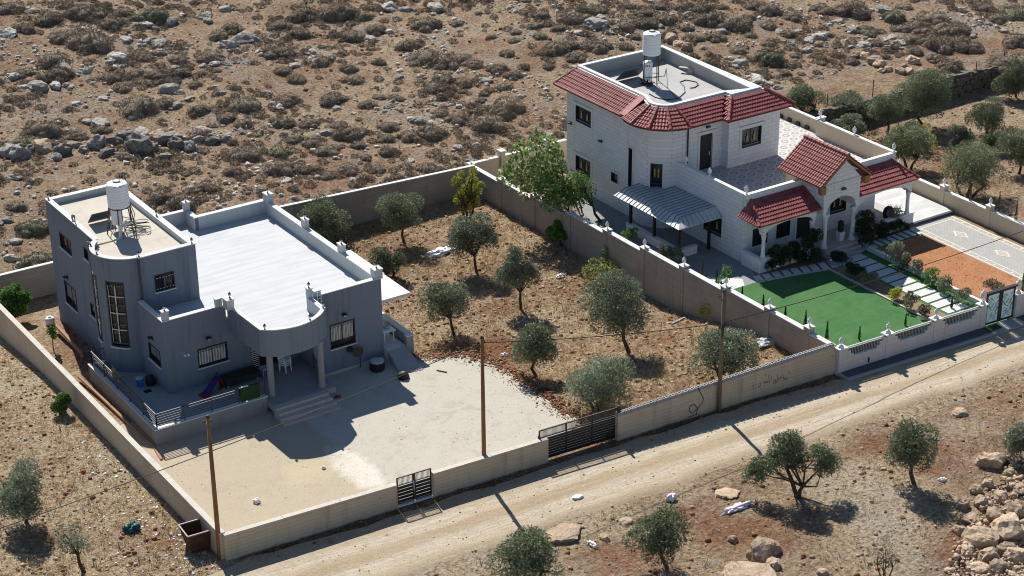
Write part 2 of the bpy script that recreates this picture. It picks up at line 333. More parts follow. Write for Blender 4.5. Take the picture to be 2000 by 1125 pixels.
def lawn_mat():
    t = MT('artificial_turf', 0.95, 0.1); f = t.noise(0.9, 5, 0.65); g = t.noise(30, 3, 0.7); h = t.noise(1.0, 4, 0.6, (1.2, 3.5, 1))
    a = t.mix(t.ramp(f, [(0.35, 0), (0.7, 1)]), (0.042, 0.135, 0.042), (0.072, 0.172, 0.062))
    a = t.mix(t.math('MULTIPLY', t.ramp(h, [(0.5, 0), (0.75, 1)]), 0.4), a, (0.125, 0.225, 0.105))
    a = t.mix(t.math('MULTIPLY', g, 0.4), a, (0.045, 0.14, 0.04)); w_ = t.noise(0.35, 5, 0.7); a = t.mix(t.math('MULTIPLY', t.ramp(w_, [(0.42, 0), (0.62, 1)]), 0.5), a, (0.105, 0.175, 0.07)); q = t.noise(7, 4, 0.7); a = t.mix(t.math('MULTIPLY', t.ramp(q, [(0.5, 0), (0.65, 1)]), 0.35), a, (0.04, 0.115, 0.035)); t.color(a); t.bump(g, 0.6, 0.03); return t.m
def drive_mat():
    t = MT('driveway_pavers', 0.85, 0.2); v = t.sep(t.co())
    br = t.n('TexBrick'); br.inputs['Scale'].default_value = 1.0; br.inputs['Brick Width'].default_value = 0.26; br.inputs['Row Height'].default_value = 0.13
    br.inputs['Mortar Size'].default_value = 0.012; br.inputs['Color1'].default_value = (0.42, 0.41, 0.385, 1); br.inputs['Color2'].default_value = (0.35, 0.345, 0.33, 1); br.inputs['Mortar'].default_value = (0.27, 0.26, 0.24, 1)
    t.l(t.comb(v[1], v[0], 0.0), br.inputs['Vector']); f = t.noise(0.8, 5)
    t.color(t.mix(t.math('MULTIPLY', f, 0.3), br.outputs[0], (0.36, 0.33, 0.28))); return t.m
def ring_tile():
    t = MT('terrace_ring_tile', 0.6, 0.3); v = t.sep(t.co())
    fx = t.math('SUBTRACT', t.math('FRACT', t.math('MULTIPLY', v[0], 1.25)), 0.5); fy = t.math('SUBTRACT', t.math('FRACT', t.math('MULTIPLY', v[1], 1.25)), 0.5)
    d = t.math('SQRT', t.math('ADD', t.math('MULTIPLY', fx, fx), t.math('MULTIPLY', fy, fy)))
    f = t.noise(1.0, 5)
    r = t.ramp(d, [(0.0, 0.1), (0.14, 0.1), (0.18, 0.9), (0.32, 0.9), (0.36, 0.0), (0.47, 0.0), (0.5, 0.45)])
    a = t.mix(r, (0.58, 0.55, 0.52), (0.27, 0.25, 0.245)); t.color(t.mix(t.math('MULTIPLY', f, 0.3), a, (0.42, 0.40, 0.38))); return t.m
def plaza_mat():
    t = MT('marble_plaza', 0.5, 0.3); f = t.noise(1.0, 5, 0.6, (0.6, 3.0, 1)); v = t.sep(t.co())
    br = t.n('TexBrick'); br.inputs['Brick Width'].default_value = 1.0; br.inputs['Row Height'].default_value = 0.5; br.inputs['Scale'].default_value = 1; br.inputs['Mortar Size'].default_value = 0.012
    br.inputs['Color1'].default_value = (0.62, 0.61, 0.595, 1); br.inputs['Color2'].default_value = (0.47, 0.465, 0.45, 1); br.inputs['Mortar'].default_value = (0.5, 0.5, 0.48, 1)
    t.l(t.comb(v[0], v[1], 0.0), br.inputs['Vector'])
    t.color(t.mix(t.math('MULTIPLY', t.ramp(f, [(0.4, 0), (0.7, 1)]), 0.5), br.outputs[0], (0.5, 0.49, 0.47))); return t.m
def road_mat():
    t = MT('dirt_road', 1.0, 0.05); u = t.n('UVMap'); v = t.sep(u.outputs[0])
    def st(a, b): cv = t.n('Mapping'); cv.inputs['Scale'].default_value = (a, b, 1); t.l(u.outputs[0], cv.inputs[0]); return cv.outputs[0]
    f = t.noise(1.0, 5, 0.7, vec=st(0.9, 7.0)); s2 = t.noise(1.0, 5, 0.75, vec=st(1.6, 26.0)); g = t.noise(1.6, 6, 0.78); h = t.noise(6.5, 5, 0.8); big = t.noise(0.22, 4)
    tr = t.ramp(t.math('ADD', v[1], t.math('MULTIPLY', t.math('SUBTRACT', f, 0.5), 0.22)),
                [(0.0, 0.2), (0.16, 0.3), (0.29, 1.0), (0.37, 0.8), (0.46, 0.12), (0.57, 0.15), (0.66, 0.95), (0.76, 0.85), (0.88, 0.3), (1.0, 0.15)])
    a = t.mix(tr, (0.345, 0.262, 0.165), (0.545, 0.475, 0.375))
    a = t.mix(t.math('MULTIPLY', t.ramp(s2, [(0.46, 0), (0.60, 1)]), 0.5), a, (0.33, 0.25, 0.16))
    a = t.mix(t.math('MULTIPLY', t.ramp(s2, [(0.34, 1), (0.44, 0)]), 0.45), a, (0.60, 0.53, 0.43))
    a = t.mix(t.math('MULTIPLY', t.ramp(g, [(0.48, 0), (0.66, 1)]), 0.45), a, (0.32, 0.235, 0.145))
    a = t.mix(t.math('MULTIPLY', t.ramp(h, [(0.52, 0), (0.62, 1)]), 0.45), a, (0.25, 0.185, 0.12))
    a = t.mix(t.math('MULTIPLY', t.ramp(h, [(0.34, 1), (0.44, 0)]), 0.45), a, (0.62, 0.55, 0.46))
    a = t.mix(t.math('MULTIPLY', t.ramp(big, [(0.4, 0), (0.7, 1)]), 0.3), a, (0.44, 0.35, 0.24))
    t.color(a); t.bump(t.math('ADD', g, h), 0.8, 0.06); return t.m
def terrain_mat():
    t = MT('rocky_dry_ground', 1.0, 0.05); at_ = t.n('Attribute'); at_.attribute_name = 'zone'; zs = t.sep(at_.outputs['Color'])
    big = t.noise(0.09, 5, 0.65); mid = t.noise(0.55, 6, 0.7, dist=0.4); fine = t.noise(2.8, 6, 0.78); ff = t.noise(9, 5, 0.75); clod = t.noise(4.2, 3, 0.6)
    red, brown, straw = (0.310, 0.142, 0.075), (0.395, 0.268, 0.168), (0.575, 0.450, 0.290)
    k = t.math('ADD', t.math('MULTIPLY', t.math('ADD', big, mid), 0.5), t.math('MULTIPLY', t.math('SUBTRACT', fine, 0.5), 0.5))
    k = t.math('ADD', k, t.math('MULTIPLY', t.math('SUBTRACT', zs[0], 0.5), 0.30))
    a = t.ramp(k, [(0.36, red), (0.47, brown), (0.62, straw), (0.78, (0.58, 0.49, 0.35))])
    a = t.mix(t.math('MULTIPLY', zs[2], 0.30), a, (0.32, 0.25, 0.19))
    st = t.n('TexVoronoi'); st.inputs['Scale'].default_value = 2.6; st.inputs['Randomness'].default_value = 1.0; t.l(t.co(), st.inputs['Vector'])
    sc = t.sep(st.outputs['Color'])
    stm = t.math('MULTIPLY', t.ramp(st.outputs['Distance'], [(0.16, 1), (0.26, 0)]), t.ramp(sc[0], [(0.66, 0), (0.70, 1)]))
    a = t.mix(t.math('MULTIPLY', stm, zs[1]), a, t.mix(sc[1], (0.60, 0.55, 0.48), (0.34, 0.29, 0.24)))
    bed = t.noise(0.20, 5, 0.7, dist=0.8); bf = t.noise(1.7, 6, 0.75, (1, 1, 1), 0.5)
    bm_ = t.math('MULTIPLY', t.math('MULTIPLY', t.ramp(bed, [(0.53, 0), (0.60, 1)]), t.ramp(bf, [(0.47, 0), (0.52, 1)])), zs[2])
    a = t.mix(t.math('MULTIPLY', bm_, 0.85), a, t.mix(t.ramp(fine, [(0.4, 0), (0.6, 1)]), (0.50, 0.465, 0.41), (0.29, 0.265, 0.235)))
    a = t.mix(t.math('MULTIPLY', t.ramp(clod, [(0.50, 0), (0.62, 1)]), 0.55), a, (0.155, 0.082, 0.045))
    a = t.mix(t.math('MULTIPLY', t.ramp(clod, [(0.30, 1), (0.42, 0)]), 0.45), a, (0.50, 0.405, 0.295))
    a = t.mix(t.math('MULTIPLY', t.ramp(ff, [(0.50, 0), (0.62, 1)]), 0.55), a, (0.125, 0.072, 0.045))
    a = t.mix(t.math('MULTIPLY', t.ramp(ff, [(0.30, 1), (0.42, 0)]), 0.5), a, (0.52, 0.43, 0.32))
    t.color(a); t.bump(t.math('ADD', t.math('MULTIPLY', fine, 1.4), t.math('ADD', ff, clod)), 1.0, 0.18); return t.m

# ------------------------------------------------------------------ mesh building
class MB:
    def __init__(s): s.v = []; s.f = []
    def add(s, vs, fs):
        k = len(s.v); s.v += [tuple(map(float, p)) for p in vs]; s.f += [tuple(i+k for i in f) for f in fs]; return s
    def hexa(s, p):        # 8 corners: bottom 4 ccw, top 4 ccw
        return s.add(p, [(3, 2, 1, 0), (4, 5, 6, 7), (0, 1, 5, 4), (1, 2, 6, 5), (2, 3, 7, 6), (3, 0, 4, 7)])
    def box(s, x0, x1, y0, y1, z0, z1):
        return s.hexa([(x0, y0, z0), (x1, y0, z0), (x1, y1, z0), (x0, y1, z0), (x0, y0, z1), (x1, y0, z1), (x1, y1, z1), (x0, y1, z1)])
    def prism(s, poly, z0, z1):
        n = len(poly)
        if sum(poly[i][0]*poly[(i+1) % n][1]-poly[(i+1) % n][0]*poly[i][1] for i in range(n)) < 0: poly = poly[::-1]
        vs = [(x, y, z0) for x, y in poly]+[(x, y, z1) for x, y in poly]
        return s.add(vs, [tuple(range(n-1, -1, -1)), tuple(range(n, 2*n))]+[(i, (i+1) % n, (i+1) % n+n, i+n) for i in range(n)])
    def strip(s, line, t, z0, z1):   # wall of thickness t to the inside (right of the direction for t>0) along an open polyline
        L = [np.array(p, float) for p in line]; n = len(L); N = []
        for i in range(n):
            a = L[max(i-1, 0)]; b = L[min(i+1, n-1)]; d = (b-a)/np.linalg.norm(b-a)
            nn = np.array([d[1], -d[0]])
            if 0 < i < n-1:
                d1 = (L[i]-a)/np.linalg.norm(L[i]-a); n1 = np.array([d1[1], -d1[0]]); c = max(0.35, float(nn@n1)); nn = nn/c
            N.append(nn)
        poly = [tuple(p) for p in L]+[tuple(L[i]+N[i]*t) for i in range(n-1, -1, -1)]
        for i in range(n-1):
            q = [L[i], L[i+1], L[i+1]+N[i+1]*t, L[i]+N[i]*t]
            s.prism([tuple(p) for p in q], z0, z1)
        return s
    def bar(s, p, q, w=0.04, h=None):
        h = h or w; p = np.array(p, float); q = np.array(q, float); d = q-p; d = d/np.linalg.norm(d)
        a = np.cross(d, (0, 0, 1)) if abs(d[2]) < 0.95 else np.array([1.0, 0, 0]); a /= np.linalg.norm(a); b = np.cross(a, d)
        a = a*w/2; b = b*h/2
        return s.hexa([p-a-b, p+a-b, q+a-b, q-a-b, p-a+b, p+a+b, q+a+b, q-a+b])
    def tube(s, pts, r=0.03, n=6, cap=True):
        P = [np.array(p, float) for p in pts]; R = r if isinstance(r, (list, tuple)) else [r]*len(P)
        vs = []; a = None
        for i, p in enumerate(P):
            d = P[min(i+1, len(P)-1)]-P[max(i-1, 0)]; d = d/(np.linalg.norm(d)+1e-9)
            if a is None: a = np.cross(d, (0, 0, 1)) if abs(d[2]) < 0.9 else np.cross(d, (1, 0, 0))
            a = a-d*(a@d); a = a/(np.linalg.norm(a)+1e-9); b = np.cross(d, a)
            vs += [p+R[i]*(a*math.cos(t)+b*math.sin(t)) for t in [2*math.pi*k/n for k in range(n)]]
        fs = [(i*n+k, i*n+(k+1) % n, (i+1)*n+(k+1) % n, (i+1)*n+k) for i in range(len(P)-1) for k in range(n)]
        if cap: fs += [tuple(range(n-1, -1, -1)), tuple(range((len(P)-1)*n, len(P)*n))]
        return s.add(vs, fs)
    def lathe(s, cx, cy, prof, n=16, cz=0.0):
        vs = [(cx+r*math.cos(2*math.pi*k/n), cy+r*math.sin(2*math.pi*k/n), cz+z) for r, z in prof for k in range(n)]
        fs = [(i*n+k, i*n+(k+1) % n, (i+1)*n+(k+1) % n, (i+1)*n+k) for i in range(len(prof)-1) for k in range(n)]
        fs += [tuple(range(n-1, -1, -1)), tuple(range((len(prof)-1)*n, len(prof)*n))]
        return s.add(vs, fs)
    def build(s, name, mat, parent=None, smooth=False, loc=None):
        o3 = np.array(parent.get('_w', (0, 0, 0)) if parent else (loc if loc is not None else (0, 0, 0)), float)
        me = bpy.data.meshes.new(name); me.from_pydata([tuple(np.array(p)-o3) for p in s.v], [], s.f); me.update()
        me.materials.append(MAT[mat])
        if smooth: me.polygons.foreach_set('use_smooth', [True]*len(me.polygons))
        o = bpy.data.objects.new(name, me); COL.objects.link(o)
        if parent: o.parent = parent; o['_w'] = tuple(map(float, o3))
        elif loc is not None: o.location = loc; o['_w'] = tuple(map(float, loc))
        return o
def tag(o, label=None, cat=None, group=None, kind=None):
    if label: o['label'] = label
    if cat: o['category'] = cat
    if group: o['group'] = group
    if kind: o['kind'] = kind
    return o
def thing(name, loc, label, cat, group=None):
    o = bpy.data.objects.new(name, None); COL.objects.link(o); o.location = tuple(map(float, loc)); o['_w'] = tuple(map(float, loc)); o.empty_display_size = 0.3
    return tag(o, label, cat, group)
def struct(mb, name, mat, smooth=False): return tag(mb.build(name, mat, smooth=smooth), kind='structure')
def copy_tree(o, parent=None):
    c = o.copy(); COL.objects.link(c)
    if parent: c.parent = parent
    for ch in [x for x in bpy.data.objects if x.parent == o]: copy_tree(ch, c)
    return c
class Fr:                                  # a wall frame: u along the wall, n outward, z up
    def __init__(s, ox, oy, deg): a = math.radians(deg); s.o = np.array([ox, oy]); s.u = np.array([math.cos(a), math.sin(a)]); s.n = np.array([math.sin(a), -math.cos(a)])
    def p(s, u, n, z): q = s.o+s.u*u+s.n*n; return (q[0], q[1], z)
    def box(s, mb, u0, u1, n0, n1, z0, z1):
        return mb.hexa([s.p(u0, n1, z0), s.p(u1, n1, z0), s.p(u1, n0, z0), s.p(u0, n0, z0), s.p(u0, n1, z1), s.p(u1, n1, z1), s.p(u1, n0, z1), s.p(u0, n0, z1)])
def facade(mb, fr, L, z0, z1, t, ops=(), u_start=0.0):
    us = sorted({u_start, L, *[o[0] for o in ops], *[o[1] for o in ops]})
    for a, b in zip(us, us[1:]):
        cuts = sorted((o[2], o[3]) for o in ops if o[0] <= a+1e-6 and o[1] >= b-1e-6); z = z0
        for c, d in cuts:
            if c > z: fr.box(mb, a, b, -t, 0, z, c)
            z = d
        if z < z1: fr.box(mb, a, b, -t, 0, z, z1)
def fast_mesh(name, verts, faces, mat, tint=None, loc=None, parent=None):
    """verts (n,3), faces (m,k) numpy"""
    me = bpy.data.meshes.new(name); k = faces.shape[1]; m = len(faces)
    verts = np.asarray(verts, np.float32)
    me.vertices.add(len(verts)); me.vertices.foreach_set('co', verts.ravel())
    me.loops.add(m*k); me.loops.foreach_set('vertex_index', faces.astype(np.int32).ravel())
    me.polygons.add(m); me.polygons.foreach_set('loop_start', np.arange(0, m*k, k, dtype=np.int32)); me.polygons.foreach_set('loop_total', np.full(m, k, np.int32))
    me.update(calc_edges=True)
    if tint is not None:
        at_ = me.attributes.new('tint', 'FLOAT', 'FACE'); at_.data.foreach_set('value', np.asarray(tint, np.float32))
    me.materials.append(MAT[mat]); me.validate()
    o = bpy.data.objects.new(name, me); COL.objects.link(o)
    if parent: o.parent = parent
    if loc is not None: o.location = tuple(map(float, loc))
    return o
mats()
# ------------------------------------------------------------------ terrain sheet
def axis(parts):
    out = []
    for a, b, s in parts:
        n = max(1, int(round((b-a)/s))); out += [a+(b-a)*i/n for i in range(n)]
    return out+[parts[-1][1]]
BLOB = [(*at(px, py)[:2], rr, v) for px, py, rr, v in ((1690, 985, 2.4, 1.0), (1740, 1060, 2.2, .9), (1640, 950, 1.6, .6), (1600, 1010, 1.4, -.5), (1450, 1050, 2.2, -.9), (1330, 1000, 2.0, -.7), (1250, 1100, 1.6, -.8), (1700, 860, 2.0, -.9), (1810, 900, 1.8, -1.0), (1900, 830, 2.0, .3),
    (1170, 1080, 1.6, -.6), (1880, 1080, 1.8, -.8), (60, 1060, 1.8, -.8), (100, 980, 1.8, -.3), (1150, 700, 2.0, .6), (1290, 640, 1.6, -.3), (960, 640, 1.8, -.9), (1010, 640, 1.6, -.8), (880, 640, 1.6, -.4), (1100, 580, 2.4, .4), (1250, 740, 1.8, .5), (900, 440, 1.8, .3), (960, 560, 1.6, -.5), (720, 480, 1.6, .1))]
def terrain():
    xs = axis([(-900, -140, 95), (-140, -40, 10), (-40, -8, 1.6), (-8, -0.05, 0.5), (-0.05, 17.5, 1.2), (17.5, 35.85, 0.4), (35.85, 35.98, 0.13), (35.98, 57.95, 1.2), (57.95, 58.08, 0.13), (58.08, 100, 0.7), (100, 180, 6), (180, 1300, 110)])
    ys = axis([(-1200, -120, 120), (-120, -30, 8), (-30, -1, 0.55), (-1, 29.5, 0.55), (29.5, 29.65, 0.15), (29.65, 33.93, 0.6), (33.93, 34.06, 0.13), (34.06, 34.58, 0.52), (34.58, 34.72, 0.14), (34.72, 110, 0.62), (110, 240, 7), (240, 2000, 160)])
    nx, ny = len(xs), len(ys)
    v = np.empty((ny, nx, 3), np.float32); zone = np.zeros((ny*nx, 4), np.float32)
    for j, y in enumerate(ys):
        for i, x in enumerate(xs):
            v[j, i] = (x, y, H(x, y))
            r, g = 0.5, 0.8
            if y > 34: r, g = 0.5, 1.0
            elif 17 < x < 36 and y > -1: r, g = 0.56, 0.7
            elif x > 58 and y > -5: r, g = 0.42+0.2*fbm(x, y, 0.1, 2, 5), 0.7
            elif x < 0 and y > -1: r, g = 0.86+0.6*fbm(x, y, 0.15, 3, 6.0), 0.8
            elif y < -5: r, g = 0.58+0.45*fbm(x, y, 0.10, 3, 8.0), 0.9
            if y < -5: r += 0.35*ss(-9.0, -7.2-0.04*x, y)
            if -2.1-0.062*x < y < -0.1 and 0 < x < 60: r = 0.12
            for bx, by, br_, bv in BLOB:
                dd = (x-bx)**2+(y-by)**2
                if dd < 4*br_*br_: r += bv*math.exp(-dd/(br_*br_)*1.2)
            zone[j*nx+i] = (r, g, 1.0 if y > 34 else 0.55 if y < -5 or x > 58 else 0.0, 1)
    idx = np.arange(nx*ny).reshape(ny, nx)
    f = np.stack([idx[:-1, :-1], idx[:-1, 1:], idx[1:, 1:], idx[1:, :-1]], -1).reshape(-1, 4)
    o = fast_mesh('ground', v.reshape(-1, 3), f, 'terrain')
    a = o.data.color_attributes.new('zone', 'FLOAT_COLOR', 'POINT'); a.data.foreach_set('color', zone.ravel())
    o.data.polygons.foreach_set('use_smooth', np.ones(len(f), bool)); tag(o, kind='structure')
terrain()

def sheet(name, poly, z, mat, th=0.06):
    return struct(MB().prism(poly, z-th, z), name, mat)
# yard slab of the grey house (its right edge is an irregular cast edge)
edge = [(17.2, 13.1), (18.1, 12.0), (19.3, 11.6), (20.3, 10.9), (20.9, 9.8), (21.25, 8.4), (21.4, 7.0), (21.35, 5.6), (21.3, 4.2), (21.2, 2.6), (21.35, 1.2), (21.5, -1.05)]
edge2 = []
for a, b in zip(edge, edge[1:]):
    for k in range(9):
        t = k/9; x, y = a[0]+(b[0]-a[0])*t, a[1]+(b[1]-a[1])*t; edge2.append((x+0.45*fbm(x, y, 0.9, 4), y+0.45*fbm(y, x, 0.9, 4)))
edge2.append(edge[-1])
sheet('yard', [(0.12, 14.5), (0.12, 0.0), (9.0, -0.45), (21.5, -1.05)]+edge2[::-1]+[(17.2, 14.5)], 0.0, 'yard', 0.2)
# dirt road, a strip with ruts that run along it
def road():
    vs, fs, uv = [], [], []; n, mct = 130, 14
    for i in range(n+1):
        x = -45+i*1.15
        up = (-0.95-0.062*x if x < 36 else -3.75-0.06*(x-36))+0.35*fbm(x, 5, 0.4, 3, 8.0)
        lo = -6.0-0.045*x+0.35*fbm(x, 0, 0.25, 3, 3.0)
        if x < 2: up = -1.0+0.3*fbm(x, 5, .4, 3, 8.0)
        if x < 5: lo = -5.7-0.06*x-0.25*(5-x)*0.3+0.3*fbm(x, 0, 0.25, 3, 3.0)
        for j in range(mct+1):
            t = j/mct; y = up+(lo-up)*t; rut = -0.035*(math.exp(-((t-0.34)/0.06)**2)+math.exp(-((t-0.74)/0.06)**2))
            z = 0.03+rut+0.02*fbm(x, y, 0.7, 3)-0.09*ss(0.93, 1.0, t)
            vs.append((x, y, z)); uv.append((x*0.1, t))
    for i in range(n):
        for j in range(mct):
            k = i*(mct+1)+j; fs.append((k, k+1, k+mct+2, k+mct+1))
    o = fast_mesh('road', np.array(vs), np.array(fs), 'road'); l = o.data.uv_layers.new(name='UVMap')
    ua = np.array(uv)[np.array(fs).ravel()]; l.data.foreach_set('uv', ua.astype(np.float32).ravel())
    o.data.polygons.foreach_set('use_smooth', np.ones(len(fs), bool)); tag(o, kind='structure')
road()
# pavement in front of the white plot wall, with its kerb
fwY = lambda x: -2.9-0.052*(x-36.0)        # outer face of the white plot's road wall
sheet('pavement', [(36.15, fwY(36.15)), (36.15, fwY(36)-0.72), (75, fwY(75)-0.98), (75, fwY(75))], 0.14, 'asphalt', 0.2)
kb = MB(); kb.prism([(36.0, fwY(36)-0.05), (36.0, fwY(36)-0.90), (36.15, fwY(36.1)-0.90), (36.15, fwY(36.1)-0.05)], -0.1, 0.16)
kb.prism([(36.15, fwY(36.1)-0.72), (36.15, fwY(36.1)-0.90), (75, fwY(75)-1.16), (75, fwY(75)-0.98)], -0.1, 0.16); struct(kb, 'pavement_kerb', 'kerb')
sheet('gate_landing', [(47.0, fwY(47)), (47.0, fwY(47)-0.85), (49.3, fwY(49.3)-0.86), (49.3, fwY(49.3))], 0.148, 'kerb', 0.2)
# garden surfaces of the white plot
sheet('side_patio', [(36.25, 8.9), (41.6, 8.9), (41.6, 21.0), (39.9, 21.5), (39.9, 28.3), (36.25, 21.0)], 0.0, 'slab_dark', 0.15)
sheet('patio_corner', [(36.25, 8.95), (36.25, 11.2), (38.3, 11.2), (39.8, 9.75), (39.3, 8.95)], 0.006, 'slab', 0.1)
sheet('lawn', [(36.25, -2.75), (45.1, -3.15), (45.1, 7.7), (40.3, 8.9), (36.25, 8.9)], 0.012, 'lawn', 0.1)
sheet('garden_bed', [(45.1, -3.15), (46.45, -3.2), (46.45, 9.0), (41.0, 10.2), (40.3, 8.9), (45.1, 7.7)], 0.004, 'bed', 0.1)
sheet('path_turf', [(46.45, -3.2), (48.95, -3.35), (48.95, 9.3), (46.45, 9.3)], 0.004, 'lawn', 0.1)
sm = MB()
y = -2.6; k = 0
while y < 9.0:
    sm.box(46.62+0.05*rng.random(), 48.28+0.05*rng.random(), y, y+0.68, -0.05, 0.035); y += 0.86; k += 1
struct(sm, 'path_slabs', 'slab')
sm = MB()
for i in range(9):
    t = i/8; x = 40.6+5.2*t; yy = 9.15-0.95*t; a = math.radians(-10); c = np.array([x, yy])
    u = np.array([math.cos(a), math.sin(a)])*0.24; v = np.array([0.35, 1.0]); v = v/np.linalg.norm(v)*0.48
    sm.prism([tuple(c-u-v), tuple(c+u-v), tuple(c+u+v), tuple(c-u+v)], -0.05, 0.03)
for i in range(8):
    x = 49.6+i*0.55; sm.box(x, x+0.36, 8.45+0.04*rng.random(), 9.35, -0.05, 0.03)
struct(sm, 'stepping_slabs', 'slab')
sm = MB(); sm.box(48.98, 49.2, -3.3, 9.2, -0.05, 0.28); struct(sm, 'path_kerb', 'trim')
sm = MB(); sm.prism([(45.0, -3.1), (45.14, -3.1), (45.14, 7.75), (45.0, 7.75)], -0.05, 0.09); sm.prism([(40.3, 8.85), (45.1, 7.68), (45.14, 7.8), (40.32, 8.97)], -0.05, 0.06); struct(sm, 'lawn_kerb', 'step')
sheet('garden_soil', [(49.2, -3.4), (53.65, -3.6), (53.65, 8.3), (49.2, 8.35)], 0.02, 'soil_red', 0.1)
sheet('slab_walk', [(49.2, 8.35), (53.65, 8.3), (53.65, 9.5), (49.2, 9.6)], 0.004, 'lawn', 0.1)
sheet('driveway', [(53.65, -3.6), (57.4, -3.8), (57.4, 9.55), (53.65, 9.55)], 0.02, 'driveway', 0.15)
dm = MB()
def frame_rect(mb, x0, x1, y0, y1, w, z):
    mb.box(x0, x1, y0, y0+w, z-0.02, z).box(x0, x1, y1-w, y1, z-0.02, z).box(x0, x0+w, y0+w, y1-w, z-0.02, z).box(x1-w, x1, y0+w, y1-w, z-0.02, z)
frame_rect(dm, 53.7, 57.35, -3.6, 9.5, 0.12, 0.028); frame_rect(dm, 54.12, 56.93, -3.2, 9.08, 0.10, 0.028)
yy = -3.4
while yy < 9.3:
    dm.box(53.84, 54.1, yy, yy+0.10, 0.005, 0.027); dm.box(56.95, 57.21, yy, yy+0.10, 0.005, 0.027); yy += 0.72
for yc in (6.9, 3.3, -0.3):
    c = np.array([55.6, yc]); R0, R1 = 0.62, 0.42
    for a in range(4):
        t0, t1 = math.pi/2*a+math.pi/4*0, math.pi/2*(a+1)
        p = lambda r, t: (c[0]+r*0.75*math.cos(t), c[1]+r*1.1*math.sin(t))
        dm.prism([p(R0, t0), p(R0, t1), p(R1, t1), p(R1, t0)], 0.005, 0.03)
struct(dm, 'driveway_border', 'paver_cream')
dm = MB()
for yc in (6.9, 3.3, -0.3): dm.prism([(55.6+0.28*math.cos(t), yc+0.42*math.sin(t)) for t in (0, math.pi/2, math.pi, 1.5*math.pi)], 0.0, 0.031)
struct(dm, 'driveway_inlay', 'step')
sheet('side_plaza', [(52.4, 9.75), (57.7, 9.75), (57.7, 28.0), (52.4, 28.0)], 0.22, 'plaza', 0.25)
sheet('plaza_edge', [(53.66, 9.56), (57.75, 9.56), (57.75, 9.75), (53.66, 9.75)], 0.216, 'asphalt', 0.25)
sheet('wall_bed', [(57.4, -3.8), (57.9, -3.8), (57.9, 30.0), (57.7, 30.0), (57.7, 9.6), (57.4, 9.55)], 0.01, 'bed', 0.1)

# ------------------------------------------------------------------ plot walls
def lamp(parent, x, y, z, s=1.0, white=False, name='pier_lamp'):
    mb = MB(); mb.lathe(x, y, [(0.085*s, 0), (0.085*s, 0.04*s), (0.035*s, 0.07*s), (0.035*s, 0.14*s), (0.07*s, 0.17*s)], 10, z); 
    o = mb.build(name, 'lamp_white' if white else 'lamp_dark', parent)
    g = MB(); g.lathe(x, y, [(0.07*s, 0.17*s), (0.125*s, 0.24*s), (0.125*s, 0.32*s), (0.09*s, 0.37*s)], 10, z); g.build('lamp_globe', 'lamp_glass', o, True)
    c = MB(); c.lathe(x, y, [(0.12*s, 0.37*s), (0.13*s, 0.40*s), (0.05*s, 0.47*s), (0.045*s, 0.52*s), (0.012, 0.55*s)], 10, z); c.build('lamp_finial', 'lamp_white' if white else 'lamp_dark', o, True)
    return o
def gun(x): return -0.30-0.062*x               # centre line of the grey plot's road wall
# side wall of the grey plot
t = thing('boundary_wall', (0, 14, 0), 'long low concrete wall with a flat pale cap along the litter strewn field, beside the grey house', 'wall')
MB().box(-0.20, 0.05, -0.2, 34.0, -1.6, 1.40).build('wall_body', 'conc_wall', t)
mb = MB(); yy = -0.2
while yy < 33.9: y2 = min(34.0, yy+rng.uniform(2.2, 3.4)); mb.box(-0.22-0.01*rng.random(), 0.07+0.01*rng.random(), yy, y2-0.012, 1.40, 1.445+0.012*rng.random()); yy = y2
mb.build('wall_cap', 'wall_cap', t)
# rear wall
t = thing('boundary_wall', (20, 34, -1), 'tall dark concrete wall with a straight white cap behind the grey house and its olive trees', 'wall')
mb = MB(); mc = MB()
for a, b, z0, z1 in ((0.05, 20.0, 1.09, 0.98), (20.0, 35.85, 0.98, 0.42)):
    mb.hexa([(a, 33.9, -3), (b, 33.9, -3), (b, 34.12, -3), (a, 34.12, -3), (a, 33.9, z0), (b, 33.9, z1), (b, 34.12, z1), (a, 34.12, z0)])
    mc.hexa([(a, 33.88, z0), (b, 33.88, z1), (b, 34.14, z1), (a, 34.14, z0), (a, 33.88, z0+.05), (b, 33.88, z1+.05), (b, 34.14, z1+.05), (a, 34.14, z0+.05)])
mb.build('wall_body', 'conc_wall_dark', t); mc.build('wall_cap', 'coping', t)
# dividing wall, stepping up towards the road
t = thing('boundary_wall', (35.9, 15, 0), 'dark stepped wall with white caps and lamp piers between the olive plot and the white house', 'wall')
mb, mc, mp = MB(), MB(), MB(); py_ = [34.6, 30.7, 26.6, 22.5, 18.5, 14.6, 10.7, 6.75, 2.85, -0.5]; pz = [.34, .50, .66, .86, 1.10, 1.30, 1.55, 1.70, 1.90, 2.05]
for i, (yy, z) in enumerate(zip(py_, pz)):
    mp.box(35.72, 36.16, yy-0.22, yy+0.22, -2.6, z); mc.box(35.69, 36.19, yy-0.25, yy+0.25, z, z+0.06)
    lo = py_[i+1]+0.22 if i < 9 else -2.55
    zt = pz[i+1]-0.24 if i < 9 else 1.75
    mb.box(35.78, 36.10, lo, yy-0.22, -2.6, zt-0.05); mc.box(35.76, 36.12, lo+0.03, yy-0.25, zt-0.05, zt)
mb.build('wall_body', 'conc_wall_dark', t); mp.build('pier', 'conc_wall_dark', t); mc.build('wall_cap', 'coping', t)
for yy, z in zip(py_, pz): lamp(t, 35.94, yy, z+0.06, 0.95, True)
